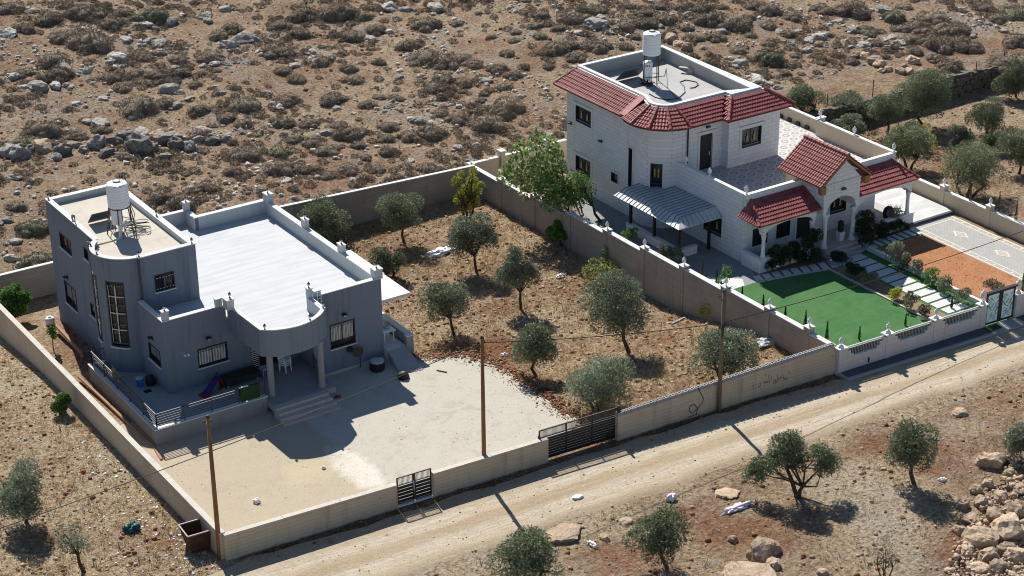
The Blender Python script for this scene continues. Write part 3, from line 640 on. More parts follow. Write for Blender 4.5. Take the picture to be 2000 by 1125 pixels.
# road wall of the grey plot: three runs with two gate openings
def road_run(x0, x1, z0, z1, lab, blocks=False):
    t = thing('boundary_wall', ((x0+x1)/2, gun((x0+x1)/2), 0), lab, 'wall')
    mb, mc = MB(), MB()
    def seg(mb, a, b, za0, za1, zb0, zb1, w):
        mb.hexa([(a, gun(a)-w, za0), (b, gun(b)-w, zb0), (b, gun(b)+w, zb0), (a, gun(a)+w, za0), (a, gun(a)-w, za1), (b, gun(b)-w, zb1), (b, gun(b)+w, zb1), (a, gun(a)+w, za1)])
    seg(mb, x0, x1, -0.3, z0, -0.3, z1, 0.12); mb.build('wall_body', 'conc_wall', t)
    n = max(1, int((x1-x0)/2.4))
    if not blocks:
        for i in range(n):
            a = x0+(x1-x0)*i/n; b = x0+(x1-x0)*(i+1)/n-0.015; za = z0+(z1-z0)*i/n; zb = z0+(z1-z0)*(i+1)/n
            seg(mc, a, b, za, za+0.05+0.01*rng.random(), zb, zb+0.05, 0.14)
        mc.build('wall_cap', 'wall_cap', t)
    else:
        md = MB(); L = x1-x0; n = int(L/0.4)
        for i in range(n):
            a = x0+L*i/n; b = x0+L*(i+1)/n-0.012; za = z0+(z1-z0)*i/n
            for q0, q1, w0, w1 in ((0, .36, -0.105, -0.055), (0, .36, 0.055, 0.105), (0, .05, -.055, .055), (.155, .205, -.055, .055), (.31, .36, -.055, .055)):
                md.prism([(a+q0, gun(a+q0)+w0), (min(b, a+q1), gun(a+q1)+w0), (min(b, a+q1), gun(a+q1)+w1), (a+q0, gun(a+q0)+w1)], za-0.004, za+0.19)
        md.build('block_course', 'kerb', t)
    return t
road_run(-0.05, 8.95, 1.36, 1.28, 'concrete road wall run ending at the rusty bin and the small double gate')
road_run(10.95, 17.55, 1.30, 1.30, 'short concrete road wall run between the small double gate and the wide sliding gate')
t = road_run(21.75, 35.95, 1.42, 1.72, 'concrete road wall run with graffiti and open hollow blocks along its top', True)
# graffiti: hand-sprayed strokes on the outer face
gm = MB()
def gx(px, py): q = atY(px, py, gun(29.5)-0.12); return (q[0], gun(q[0])-0.123, q[2])
def zg(zx, zy): return gx(1440+zx*0.08, 690+zy*0.08)
for st in ([(1195, 370), (1200, 420), (1205, 470)], [(1240, 455), (1252, 465)], [(935, 480), (940, 530), (938, 570), (965, 585), (1000, 560), (1005, 530), (1020, 560), (1060, 585), (1085, 545), (1095, 590), (1120, 610), (1145, 590), (1150, 530)],
           [(870, 640), (840, 650), (835, 700), (870, 715), (900, 680), (895, 645), (880, 640), (905, 690), (935, 640), (950, 610), (990, 605)], [(730, 510), (735, 590), (740, 680), (770, 690)], [(785, 510), (790, 600), (795, 620)],
           [(600, 660), (610, 700), (640, 710), (655, 660), (665, 700), (690, 690), (690, 640), (700, 690), (745, 680)], [(545, 700), (520, 720), (550, 745), (520, 790), (490, 815), (500, 780)], [(670, 580), (680, 588)], [(370, 740), (372, 860)], [(540, 820), (545, 855)], [(1340, 400), (1350, 420)]):
    P = [zg(*q) for q in st]
    for a, b in zip(P, P[1:]): gm.bar(a, b, 0.012, 0.035)
gm.build('graffiti', 'ink', t)
# service cable hanging on that wall
MB().tube([gx(*q) for q in ((1366, 757), (1371, 768), (1377, 780), (1376, 788), (1366, 800), (1358, 810), (1350, 806), (1352, 796), (1360, 792), (1366, 800), (1364, 812), (1348, 818))], 0.025, 5).build('hanging_hose', 'hose', t)

# stone wall of the white plot on the road, stepped between lamp piers, with railings
t = thing('garden_wall', (43, fwY(43), 0), 'pale pink stone road wall with stepped dips, pale railings and white lamp piers by the lawn', 'wall')
def run_wall(mb, x0, x1, z0, z1, d0=0.0, d1=0.24):
    mb.hexa([(x0, fwY(x0)+d0, z0), (x1, fwY(x1)+d0, z0), (x1, fwY(x1)+d1, z0), (x0, fwY(x0)+d1, z0), (x0, fwY(x0)+d0, z1), (x1, fwY(x1)+d0, z1), (x1, fwY(x1)+d1, z1), (x0, fwY(x0)+d1, z1)])
mb, mc, mr, ms = MB(), MB(), MB(), MB(); piers = [36.25, 39.62, 43.15, 46.7, 49.45, 53.2, 56.8]
ZP = 1.60
for i, x in enumerate(piers):
    gate_l, gate_r = (i == 3), (i == 4)
    run_wall(mb, x-0.22, x+0.22, -0.2, ZP, -0.03, 0.29); run_wall(mc, x-0.33, x+0.33, ZP, ZP+0.055, -0.12, 0.38)
    mc.lathe(x, fwY(x)+0.13, [(0.22, 0), (0.17, 0.09), (0.10, 0.15)], 4, ZP+0.055)
    if i+1 < len(piers) and i != 3 and i != 5:
        a, b = x+0.22, piers[i+1]-0.22; zl = 0.93; run_wall(mb, a, b, -0.2, zl)
        for k, (dz, ln) in enumerate(((0.19, 0.62), (0.38, 0.42), (0.57, 0.22))):
            run_wall(mb, a, a+ln, zl+dz-0.19, zl+dz); run_wall(mb, b-ln, b, zl+dz-0.19, zl+dz)
        run_wall(mc, a+0.66, (a+b)/2-0.05, zl, zl+0.045, -0.03, 0.27); run_wall(mc, (a+b)/2+0.05, b-0.66, zl, zl+0.045, -0.03, 0.27)
        run_wall(mr, a+0.02, b-0.02, 1.50, 1.56, 0.08, 0.15); run_wall(mr, a+0.02, b-0.02, 1.42, 1.445, 0.10, 0.13)
        run_wall(ms, a+0.02, b-0.02, zl+0.02, 1.44, 0.16, 0.175)
        n = int((b-a)/0.11)
        for q in range(n):
            xx = a+0.06+(b-a-0.12)*q/(n-1); d = min(xx-a, b-xx); zb = zl+(0.57 if d < .22 else 0.38 if d < .42 else 0.19 if d < .62 else 0.05)
            mr.bar((xx, fwY(xx)+0.115, zb), (xx, fwY(xx)+0.115, 1.60), 0.014)
run_wall(mb, 57.02, 75, -0.2, ZP)
mb.build('wall_body', 'pink_stone', t); mc.build('pier_cap', 'trim', t); mr.build('railing', 'chrome', t); ms.build('railing_screen', 'screen', t)
for i, x in enumerate(piers): lamp(t, x, fwY(x)+0.13, ZP+0.10, 1.5 if i in (3, 4) else 1.05, True)
MB().bar((38.2, fwY(38.2)-0.04, 0.25), (38.2, fwY(38.2)-0.04, 0.55), 0.06, 0.06).build('drain_spout', 'black', t)
# side wall of the white plot with low piers, and its rear wall
t = thing('garden_wall', (58, 12, 0), 'cream rendered side wall with a white cap and lamp piers along the driveway and plaza', 'wall')
mb, mc = MB(), MB(); py2 = [29.5, 24.5, 19.6, 15.2, 11.0, 6.9, 2.8, -1.3]
for i, yy in enumerate(py2):
    mb.box(57.9, 58.3, yy-0.2, yy+0.2, -2.2, 1.42); mc.box(57.87, 58.33, yy-0.23, yy+0.23, 1.42, 1.48)
    lo = py2[i+1]+0.2 if i < 7 else -3.6
    mb.box(57.95, 58.2, lo, yy-0.2, -2.2, 1.12); mc.box(57.93, 58.22, lo+0.02, yy-0.23, 1.12, 1.17)
mb.box(57.95, 58.2, 29.7, 34.6, -2.2, 0.8)
mb.build('wall_body', 'cream', t); mc.build('wall_cap', 'trim', t)
for yy in py2: lamp(t, 58.1, yy, 1.48, 0.95, True)
t = thing('garden_wall', (47, 34.6, -1), 'cream rendered rear wall with broken white cap behind the broad leaved tree of the white house', 'wall')
mb, mc = MB(), MB(); mb.box(36.16, 58.2, 34.55, 34.78, -2.6, 0.30); xx = 36.2
while xx < 58: mc.box(xx, xx+rng.uniform(0.7, 1.6), 34.52, 34.81, 0.30, 0.35); xx += rng.uniform(1.0, 1.9)
mb.box(38.35, 38.7, 34.4, 34.9, -2.6, 0.72); mb.box(42.35, 42.7, 34.4, 34.9, -2.6, 0.62); mc.box(38.3, 38.75, 34.37, 34.93, 0.72, 0.78); mc.box(42.3, 42.75, 34.37, 34.93, 0.62, 0.68)
mb.build('wall_body', 'cream', t); mc.build('wall_cap', 'trim', t); lamp(t, 42.5, 34.65, 0.68, 0.95, True)

# ------------------------------------------------------------------ gates
t = thing('sliding_gate', (19.6, gun(19.6)+0.16, 0), 'wide black slatted sliding gate with a perforated top band in the concrete road wall', 'gate')
def gp(x, d, z): return (x, gun(x)+0.16+d, z)
f_, s_, p_, po = MB(), MB(), MB(), MB()
x0, x1 = 17.2, 22.05; zb, zt = 0.08, 1.78
for x in (x0, 18.8, 20.35, x1): f_.bar(gp(x, 0, zb), gp(x, 0, zt), 0.06, 0.06)
for z in (zb, 1.36, zt): f_.bar(gp(x0, 0, z), gp(x1, 0, z), 0.06, 0.06)
f_.build('gate_frame', 'black', t)
for k in range(8):
    z = 0.17+k*0.148; s_.bar(gp(x0, 0, z), gp(x1, 0, z), 0.03, 0.132)
s_.build('slat', 'black', t)
n = 90
for i in range(n): 
    x = x0+0.04+(x1-x0-0.08)*i/(n-1); p_.bar(gp(x, 0, 1.37), gp(x, 0, 1.77), 0.012, 0.028)
p_.build('perforated_band', 'steel', t)
po.bar(gp(21.85, -0.18, 0), gp(21.85, -0.18, 2.0), 0.12, 0.12); po.build('gate_post', 'black', t)
b_ = MB(); b_.bar(gp(17.2, 0.03, 0.06), gp(17.2, 0.03, 1.5), 0.1, 0.1); b_.build('catch_post', 'black', t)
t = thing('double_gate', (9.95, gun(9.95), 0), 'small black double leaf gate with slats in the concrete road wall', 'gate')
for a, b in ((9.0, 9.94), (9.97, 10.9)):
    f_, s_, p_ = MB(), MB(), MB(); G = lambda x, z: (x, gun(x)+0.02, z)
    for x in (a+0.03, b-0.03): f_.bar(G(x, 0.12), G(x, 1.62), 0.06, 0.06)
    for z in (0.14, 1.18, 1.6): f_.bar(G(a, z), G(b, z), 0.05, 0.05)
    leaf = f_.build('gate_leaf', 'black', t)
    for k in range(5): s_.bar(G(a, 0.26+0.19*k), G(b, 0.26+0.19*k), 0.02, 0.168)
    s_.build('slat', 'black', leaf)
    for k in range(13): p_.bar(G(a+0.06+0.067*k, 1.2), G(a+0.06+0.067*k, 1.58), 0.012, 0.03)
    p_.build('perforated_band', 'steel', leaf)
MB().bar((9.9, gun(9.9)-0.05, 0.7), (9.9, gun(9.9)-0.05, 1.25), 0.03).build('handle', 'chrome', t)
MB().bar((9.0, gun(9), 0.06), (10.9, gun(10.9), 0.06), 0.26, 0.10).build('sill', 'coping', t)
t = thing('garden_gate', (48.05, fwY(48.05), 0.15), 'black double leaf garden gate with pale turquoise lattice panels in the pink stone wall', 'gate')
for a, b in ((46.95, 48.06), (48.1, 49.2)):
    G = lambda x, z, d=0.12: (x, fwY(x)+d, z)
    f_ = MB(); 
    for x in (a+0.07, b-0.07): f_.bar(G(x, 0.16), G(x, 2.15), 0.06, 0.14)
    for z in (0.22, 2.10): f_.bar(G(a, z), G(b, z), 0.06, 0.12)
    leaf = f_.build('gate_leaf', 'black', t)
    bk = MB(); bk.bar(G((a+b)/2, 0.26, 0.14), G((a+b)/2, 2.04, 0.14), 0.01, 0.01); 
    pm = MB(); pm.hexa([G(a+.14, .28, .10), G(b-.14, .28, .10), G(b-.14, .28, .13), G(a+.14, .28, .13), G(a+.14, 2.04, .10), G(b-.14, 2.04, .10), G(b-.14, 2.04, .13), G(a+.14, 2.04, .13)]); pm.build('lattice_panel', 'turq', leaf)
    r2 = random.Random(3); lm = MB()
    for k in range(26):
        x = r2.uniform(a+.2, b-.2); z = r2.uniform(.35, 1.95); l = r2.uniform(.06, .15); s = r2.choice((-1, 1))
        lm.bar(G(max(a+.15, x-l), z-l*s, .095), G(min(b-.15, x+l), z+l*s, .095), 0.008, r2.uniform(0.018, 0.035))
    lm.build('lattice_scroll', 'darkteal', leaf)
f_ = MB(); f_.hexa([(46.9, fwY(46.9)+0.02, 2.16), (49.25, fwY(49.25)+0.02, 2.16), (49.25, fwY(49.25)+0.24, 2.16), (46.9, fwY(46.9)+0.24, 2.16), (46.9, fwY(46.9)+0.02, 2.24), (49.25, fwY(49.25)+0.02, 2.24), (49.25, fwY(49.25)+0.24, 2.24), (46.9, fwY(46.9)+0.24, 2.24)]); f_.build('head_beam', 'black', t)
q = at(1940, 641, 0.17); tag(MB().prism([(q[0]-0.5, fwY(q[0])-0.10), (q[0]-0.45, fwY(q[0])-0.62), (q[0]+0.55, fwY(q[0])-0.66), (q[0]+0.5, fwY(q[0])-0.12)], 0.15, 0.175).build('door_mat', 'dkgreen', loc=(q[0], q[1], 0.15)), 'dark green mat lying on the landing before the turquoise gate', 'mat')
# ------------------------------------------------------------------ grey house
def window(parent, fr, u0, u1, z0, z1, style='glass', t=0.22, sill=True, name='window'):
    """frame set in a real opening; panes and grilles are its children"""
    fb = MB(); w = 0.055
    for a, b, c, d in ((u0, u1, z0, z0+w), (u0, u1, z1-w, z1), (u0, u0+w, z0+w, z1-w), (u1-w, u1, z0+w, z1-w)): fr.box(fb, a, b, -0.14, 0.025, c, d)
    um = (u0+u1)/2
    if u1-u0 > 0.9: fr.box(fb, um-0.03, um+0.03, -0.13, -0.07, z0+w, z1-w)
    f = fb.build(name, 'black', parent)
    pb = MB(); fr.box(pb, u0+0.01, u1-0.01, -0.125, -0.105, z0+0.01, z1-0.01); pb.build('pane', 'glass', f)
    if style in ('shutter', 'half'):
        sb = MB(); n = max(3, int((u1-u0)/0.17)); lo = z0+(0.12 if style == 'shutter' else 0.42)
        for i in range(n):
            a = u0+w+(u1-u0-2*w)*i/n; b = u0+w+(u1-u0-2*w)*(i+1)/n-0.035; fr.box(sb, a, b, -0.10, -0.08, lo, z1-0.16)
        sb.build('shutter', 'shutter', f); hb = MB(); fr.box(hb, u0+w, u1-w, -0.10, -0.02, z1-0.15, z1-w); hb.build('roller_box', 'curtain', f)
        gb = MB()
        for z in (z0+0.06, z1-0.2): fr.box(gb, u0, u1, 0.03, 0.05, z, z+0.02)
        for i in range(n+1): a = u0+w+(u1-u0-2*w)*i/n-0.017; fr.box(gb, a-0.008, a+0.008, 0.03, 0.045, z0, z1-0.05)
        gb.build('grille', 'black', f)
    elif style == 'blind':
        sb = MB(); fr.box(sb, u0+w, u1-w, -0.10, -0.085, z0+0.3*(z1-z0), z1-w-0.1); sb.build('blind', 'curtain', f)
    elif style == 'grille':
        gb = MB(); n = 5
        fr.box(gb, um-0.02, um+0.02, 0.0, 0.03, z0+0.2*(z1-z0), z1-0.12)
        gb.build('mullion', 'shutter', f); g2 = MB()
        for i in range(1, 10):
            a = u0+(u1-u0)*i/10; fr.box(g2, a-0.008, a+0.008, 0.03, 0.045, z0+0.02, z1-0.02)
        for z in (z0+0.18, z1-0.2): fr.box(g2, u0, u1, 0.03, 0.05, z-0.02, z+0.02)
        g2.build('grille', 'black', f); g3 = MB()
        for i in range(6):
            a = u0+0.12+(u1-u0-0.24)*i/5
            for z in (z0+0.17, z1-0.19): fr.box(g3, a-0.035, a+0.035, 0.05, 0.058, z-0.018, z+0.018)
        g3.build('scroll', 'shutter', f)
    elif style == 'motif':
        gb = MB()
        for k in (0.32, 0.68):
            c = u0+(u1-u0)*k; zm = (z0+z1)/2; ww = (u1-u0)*0.055
            for a, b, zz, z2 in ((-1, 1, -.26, -.14), (-.7, .7, -.14, .0), (-.95, .95, .0, .08), (-.5, .5, .08, .2), (-.16, .16, .2, .32)):
                fr.box(gb, c+a*ww, c+b*ww, -0.06, -0.045, zm+zz*.75*(z1-z0), zm+z2*.75*(z1-z0))
        gb.build('brass_motif', 'motif', f)
        kb = MB()
        for z in (z0+0.2*(z1-z0),): fr.box(kb, u0+w, u1-w, -0.08, -0.03, z0+0.08, z0+0.16)
        kb.build('lower_rail', 'curtain', f)
    if sill: sb = MB(); fr.box(sb, u0-0.06, u1+0.06, 0.0, 0.09, z0-0.06, z0-0.002); sb.build('sill', 'coping', f)
    return f
def wall_lamp(parent, fr, u, z, white=True):
    mb = MB(); fr.box(mb, u-0.08, u+0.08, 0, 0.05, z-0.09, z+0.09); fr.box(mb, u-0.13, u+0.13, 0.05, 0.26, z+0.03, z+0.10)
    o = mb.build('wall_lamp', 'black', parent)
    if white: g = MB(); fr.box(g, u-0.07, u+0.07, 0.05, 0.20, z-0.05, z+0.028); g.build('lamp_globe', 'lamp_glass', o)
gh = thing('grey_house', (10, 18, 0), 'two storey dark grey rendered house with a white flat roof, corner tower and curved porch', 'house')
W = MB()
fA = Fr(4.1, 15.0, 0); fB = Fr(12.0, 13.15, 0); fE = Fr(4.1, 18.6, -90); fT = Fr(4.35, 18.12, 0); fL = Fr(3.3, 28.85, -90)
opsA = [(1.85, 3.60, 1.70, 2.84), (4.95, 6.75, 0.65, 2.75)]
facade(W, fA, 8.1, 0.0, 4.0, 0.22, opsA); facade(W, fA, 3.68, 4.0, 5.0, 0.22)
opsB = [(1.06, 2.63, 1.54, 3.04)]; facade(W, fB, 4.4, 0.0, 5.0, 0.22, opsB)
opsE = [(1.38, 2.88, 1.96, 2.95)]; facade(W, fE, 3.36, 0.0, 5.0, 0.22, opsE)
opsT = [(0.81, 1.96, 5.25, 6.25)]; facade(W, fT, 3.35, 0.0, 7.48, 0.22, opsT)
opsL = [(1.70, 3.38, 5.14, 6.07), (5.42, 6.20, 5.83, 6.5), (1.55, 3.25, 1.55, 2.95), (5.48, 6.2, 2.3, 3.1)]
facade(W, fL, 7.05, -0.9, 7.48, 0.22, opsL)
W.box(12.0, 12.22, 13.372, 14.778, 0, 4.0)                               # porch side wall
W.box(16.18, 16.4, 13.372, 27.0, -1.2, 5.0); W.box(11.5, 16.178, 26.78, 27.0, -1.2, 5.0); W.box(11.5, 11.72, 27.002, 28.1, -1.2, 5.0); W.box(7.702, 11.72, 28.102, 28.3, -1.2, 5.0)
W.box(7.48, 7.70, 18.342, 28.628, 4.0, 7.48); W.box(3.522, 7.70, 28.63, 28.85, -1.0, 7.48)
# curved stair bay, with the openings of its two tall windows
bc, br = np.array([4.6, 20.2]), 2.0
def bay(mb, r0, r1, a0, a1, z0, z1, n=None):
    n = n or max(1, int(abs(a1-a0)/5)); A = [math.radians(a0+(a1-a0)*i/n) for i in range(n+1)]
    for p, q in zip(A, A[1:]):
        c = lambda r, t: (bc[0]+r*math.cos(t), bc[1]+r*math.sin(t))
        mb.prism([c(r0, p), c(r1, p), c(r1, q), c(r0, q)], z0, z1)
AW = [(206.5, 237.5), (160.0, 184.0)]
bay(W, br-0.22, br, 131, 160, 0, 7.48); bay(W, br-0.22, br, 184, 206.5, 0, 7.48); bay(W, br-0.22, br, 237.5, 262, 0, 7.48)
for a, b in AW: bay(W, br-0.22, br, a, b, 0, 2.18); bay(W, br-0.22, br, a, b, 6.12, 7.48)
W.build('wall', 'grey_paint', gh)
# openings get their windows
window(gh, fA, *opsA[0], 'shutter'); window(gh, fB, *opsB[0], 'half'); window(gh, fE, *opsE[0], 'blind'); window(gh, fT, *opsT[0], 'grille')
for o_, st in zip(opsL, ('glass', 'glass', 'blind', 'blind')): window(gh, fL, *o_, st)
for i, (a, b) in enumerate(AW):
    f_ = MB(); bay(f_, br-0.10, br+0.02, a, a+1.8, 2.18, 6.12, 1); bay(f_, br-0.10, br+0.02, b-1.8, b, 2.18, 6.12, 1); bay(f_, br-0.10, br+0.02, a+1.8, b-1.8, 2.18, 2.26); bay(f_, br-0.10, br+0.02, a+1.8, b-1.8, 6.04, 6.12)
    w_ = f_.build('stair_window', 'black', gh)
    p_ = MB(); bay(p_, br-0.13, br-0.11, a, b, 2.18, 6.12); p_.build('pane', 'glass', w_)
    m_ = MB(); am = (a+b)/2
    bay(m_, br-0.06, br-0.02, am-0.8, am+0.8, 2.4, 5.95, 1); bay(m_, br-0.06, br-0.03, a+2.6, a+3.3, 2.4, 5.8, 1)
    for z in (3.22, 4.22, 5.22): bay(m_, br-0.06, br-0.015, a+3, b-2, z-0.025, z+0.025)
    m_.build('glazing_bar', 'shutter', w_)
    g_ = MB()
    for k in range(7):
        aa = a+3+(b-a-6)*k/6
        for z in (2.42, 3.55, 4.72, 5.88): bay(g_, br+0.0, br+0.012, aa-1.0, aa+1.0, z-0.035, z+0.035, 1)
    g_.build('scroll', 'curtain', w_)
    s_ = MB(); bay(s_, br-0.05, br+0.10, a-0.5, b+0.5, 2.11, 2.178); s_.build('sill', 'coping', w_)
# front door
d_ = MB(); fA.box(d_, 4.95, 6.75, -0.18, -0.12, 0.65, 2.75); door = d_.build('door', 'black', gh)
d_ = MB()
for k in range(16): fA.box(d_, 5.02, 5.5, -0.115, -0.10, 0.75+0.12*k, 0.80+0.12*k)
d_.build('grille', 'shutter', door)
# roof decks
MB().prism([(4.3, 15.2), (8.02, 15.2), (8.08, 11.5), (8.3, 11.05), (9.2, 10.78), (10.0, 10.7), (10.8, 10.86), (11.5, 11.25), (11.95, 11.75), (12.0, 13.35), (16.2, 13.35), (16.2, 26.8), (11.7, 26.8), (11.7, 28.1), (7.7, 28.1), (7.7, 18.12), (4.3, 18.12)], 3.9, 4.2).build('roof_deck', 'roof_white', gh)
mb = MB(); mb.prism([(3.5, 28.65), (3.5, 21.85), (7.5, 21.85), (7.5, 28.65)], 6.9, 7.16)
mb.prism([(bc[0]+(br-.2)*math.cos(math.radians(a)), bc[1]+(br-.2)*math.sin(math.radians(a))) for a in range(128, 266, 6)]+[(7.5, 18.3), (7.5, 21.85)], 6.9, 7.161); mb.build('tower_deck', 'roof_cream', gh)
# parapet linings (paler render inside) and piers
pl = MB()
pl.box(16.12, 16.178, 13.38, 26.78, 4.2, 4.99); pl.box(11.72, 16.12, 26.72, 26.778, 4.2, 4.99); pl.box(11.44, 11.498, 26.72, 28.08, 4.2, 4.99); pl.box(7.71, 11.5, 28.04, 28.10, 4.2, 4.99)
pl.box(3.522, 7.48, 28.57, 28.628, 7.161, 7.475); pl.box(7.42, 7.478, 18.36, 28.57, 7.161, 7.475); pl.box(12.23, 16.12, 13.374, 13.43, 4.2, 4.99); pl.box(11.84, 11.90, 11.9, 13.35, 4.2, 4.99)
pl.build('parapet_lining', 'parapet_in', gh)
PIER = [(16.29, 26.55, .33, .45), (16.29, 21.8, .22, .42), (16.29, 17.4, .22, .42), (16.29, 13.42, .40, .40), (11.62, 28.15, .28, .28), (4.35, 15.16, .30, .22), (12.0, 13.30, .20, .24)]
def pier(x0, x1, y0, y1, z0, z1):
    o = MB().box(x0, x1, y0, y1, z0, z1).build('parapet_pier', 'parapet_in', gh); MB().box(x0-.03, x1+.03, y0-.03, y1+.03, z1, z1+.05).build('pier_cap', 'coping', o)
for x, y, hx, hy in PIER: pier(x-hx*.62, x+hx*.62, y-hy*.62, y+hy*.62, 4.96, 5.52)
pier(7.60, 8.02, 14.35, 14.9, 4.96, 5.52); pier(7.2, 7.56, 14.88, 15.1, 5.045, 5.5); pier(12.24, 12.6, 13.14, 13.4, 5.045, 5.28)
cp = MB()
def cap(x0, x1, y0, y1, z): cp.box(x0, x1, y0, y1, z, z+0.045)
cap(16.08, 16.43, 13.12, 27.03, 5.0); cap(11.47, 16.078, 26.70, 27.03, 5.0); cap(11.42, 11.75, 27.032, 28.33, 5.0); cap(7.705, 11.418, 28.02, 28.33, 5.0); cap(12.27, 16.078, 13.12, 13.44, 5.0)
cap(4.07, 4.35, 15.27, 18.1, 5.0); cap(4.07, 7.78, 14.97, 15.268, 5.0)
cap(16.08, 16.80, 13.44, 17.3, 5.05)
cap(3.27, 3.58, 21.7, 28.88, 7.48); cap(3.582, 7.73, 28.54, 28.88, 7.48); cap(7.39, 7.73, 18.09, 28.538, 7.48); cap(4.36, 7.388, 18.09, 18.40, 7.48)
bay(cp, br-0.27, br+0.03, 131, 262, 7.48, 7.526); cp.build('coping', 'coping', gh)
# curved porch canopy
arc = [(7.86, 14.98), (7.96, 11.28), (8.5, 10.86), (9.2, 10.6), (10.0, 10.52), (10.8, 10.69), (11.5, 11.06), (12.08, 11.62), (12.1, 13.14)]
def sm_arc():
    P = [np.array(p) for p in arc]; out = [tuple(P[0]), tuple(P[1])]
    for i in range(1, 7):
        p0, p1, p2, p3 = (P[i-1] if i > 1 else 2*P[1]-P[2]), P[i], P[i+1], (P[i+2] if i < 6 else 2*P[7]-P[6])
        for t in (0.33, 0.66, 1.0):
            q = 0.5*((2*p1)+(-p0+p2)*t+(2*p0-5*p1+4*p2-p3)*t*t+(-p0+3*p1-3*p2+p3)*t**3); out.append(tuple(q))
    return out+[tuple(P[8])]
A_ = sm_arc()
pc = MB(); pc.strip(A_, -0.2, 3.42, 4.96); pc.build('porch_fascia', 'grey_paint', gh)
cc = MB(); cc.strip([(x, y) for x, y in A_], -0.24, 4.96, 5.01); cc.build('porch_coping', 'coping', gh)
mb = MB(); mb.prism([(8.1, 14.98), (8.15, 11.4), (9.2, 10.82), (10.0, 10.74), (10.8, 10.9), (11.85, 11.7), (11.98, 14.98)], 3.46, 3.86); mb.build('porch_soffit', 'grey_plain', gh)
for x, y in ((8.62, 11.72), (11.35, 11.12)):
    mb = MB(); mb.lathe(x, y, [(0.22, 0.65), (0.20, 0.72), (0.185, 0.8), (0.18, 3.2), (0.20, 3.3), (0.24, 3.46)], 18); mb.build('porch_column', 'grey_plain', gh, True)
# roof-edge lamps, wall lamps, pipes
for x, y, z in [(x, y, 5.57) for x, y, _, _ in PIER]+[(7.9, 14.6, 5.57), (8.2, 11.15, 5.01), (10.7, 10.8, 5.01), (12.0, 11.75, 5.01), (3.42, 28.7, 7.53), (3.42, 25.0, 7.53), (2.9, 21.2, 7.53), (2.75, 20.0, 7.53), (4.45, 18.25, 7.53), (7.56, 18.25, 7.53), (7.56, 22.9, 7.53), (7.56, 27.2, 7.53)]:
    lamp(gh, x, y, z, 0.62, False, 'roof_lamp')
wall_lamp(gh, fA, 2.5, 3.35); wall_lamp(gh, fB, 1.95, 3.45); wall_lamp(gh, fE, 2.0, 3.4, False); wall_lamp(gh, fL, 2.2, 3.35, False)
mb = MB(); mb.tube([fT.p(0.02, 0.05, 7.45), fT.p(0.02, 0.05, 3.0)], 0.05, 6); mb.build('downpipe', 'rail', gh)
mb = MB(); mb.tube([(3.05, 22.0, 7.4), (3.05, 22.0, 2.2)], 0.045, 6); mb.build('downpipe', 'grey_plain', gh)
mb = MB(); fA.box(mb, 1.02, 1.12, 0, 0.16, 2.72, 2.80); fA.box(mb, 1.2, 1.3, 0, 0.2, 2.70, 2.80); mb.build('wall_socket', 'lamp_white', gh)
mb = MB(); mb.bar((3.4, 24.6, 7.55), (3.4, 24.6, 7.95), 0.05); mb.tube([(3.4, 24.6, 7.9), (3.3, 24.5, 8.0), (3.15, 24.4, 7.9)], 0.05, 6); mb.build('vent_pipe', 'black', gh)
mb = MB(); mb.bar((12.34, 13.0, 4.2), (12.34, 13.0, 5.3), 0.035); mb.bar((12.55, 13.0, 4.2), (12.55, 13.0, 5.3), 0.035)
for k in range(5): mb.bar((12.34, 13.0, 4.3+.2*k), (12.55, 13.0, 4.3+.2*k), 0.025)
mb.build('roof_ladder', 'pvc', gh)
# terrace, its base, low wall, railing
mb = MB(); mb.prism([(1.9, 11.6), (8.15, 11.6), (8.15, 10.68), (11.95, 10.68), (11.95, 14.98), (7.8, 14.98), (4.1, 15.2), (4.1, 18.1), (3.0, 18.9), (2.62, 20.2), (1.9, 20.2)], 0.3, 0.65); mb.build('terrace_floor', 'porch_floor', gh)
mb = MB(); mb.box(1.68, 8.15, 11.36, 11.58, -0.2, 0.90); mb.box(1.68, 1.90, 11.582, 20.3, -0.4, 0.90); mb.box(1.902, 2.7, 20.08, 20.3, -0.4, 0.90); mb.build('terrace_wall', 'grey_plain', gh)
mb = MB(); mb.box(1.65, 8.2, 11.33, 11.62, 0.90, 0.945); mb.box(1.65, 1.94, 11.622, 20.34, 0.90, 0.945); mb.box(1.942, 2.7, 20.05, 20.34, 0.90, 0.945); mb.build('terrace_wall_cap', 'coping', gh)
def railing(pts, z, h, n, parent, name='railing'):
    mb = MB()
    for a, b in zip(pts, pts[1:]):
        a = np.array(a); b = np.array(b); L = np.linalg.norm(b-a); m_ = max(1, round(L/1.7))
        for k in range(m_+1): q = a+(b-a)*k/m_; mb.bar((q[0], q[1], z), (q[0], q[1], z+h), 0.05)
        for k in range(n): zz = z+0.12+(h-0.14)*k/(n-1); mb.bar((a[0], a[1], zz), (b[0], b[1], zz), 0.028 if k < n-1 else 0.05)
    return mb.build(name, 'rail', parent)
railing([(2.62, 20.1), (1.85, 20.1), (1.85, 11.5), (8.15, 11.5)], 0.945, 0.82, 6, gh)
railing([(11.9, 13.1), (11.45, 11.3)], 0.72, 0.9, 6, gh, 'side_railing')
mb = MB(); mb.prism([(11.42, 11.1), (11.62, 11.05), (12.1, 13.14), (11.9, 13.14)], 0, 0.75); mb.build('porch_side_wall', 'grey_plain', gh)
# front steps
st = MB()
for k in range(4):
    st.box(8.15-0.03*k, 11.95-0.62+0.06*k, 10.68-0.33*(k+1), 10.68-0.33*k-0.003, 0.0, 0.62-0.16*k)
st.build('front_steps', 'step', gh)
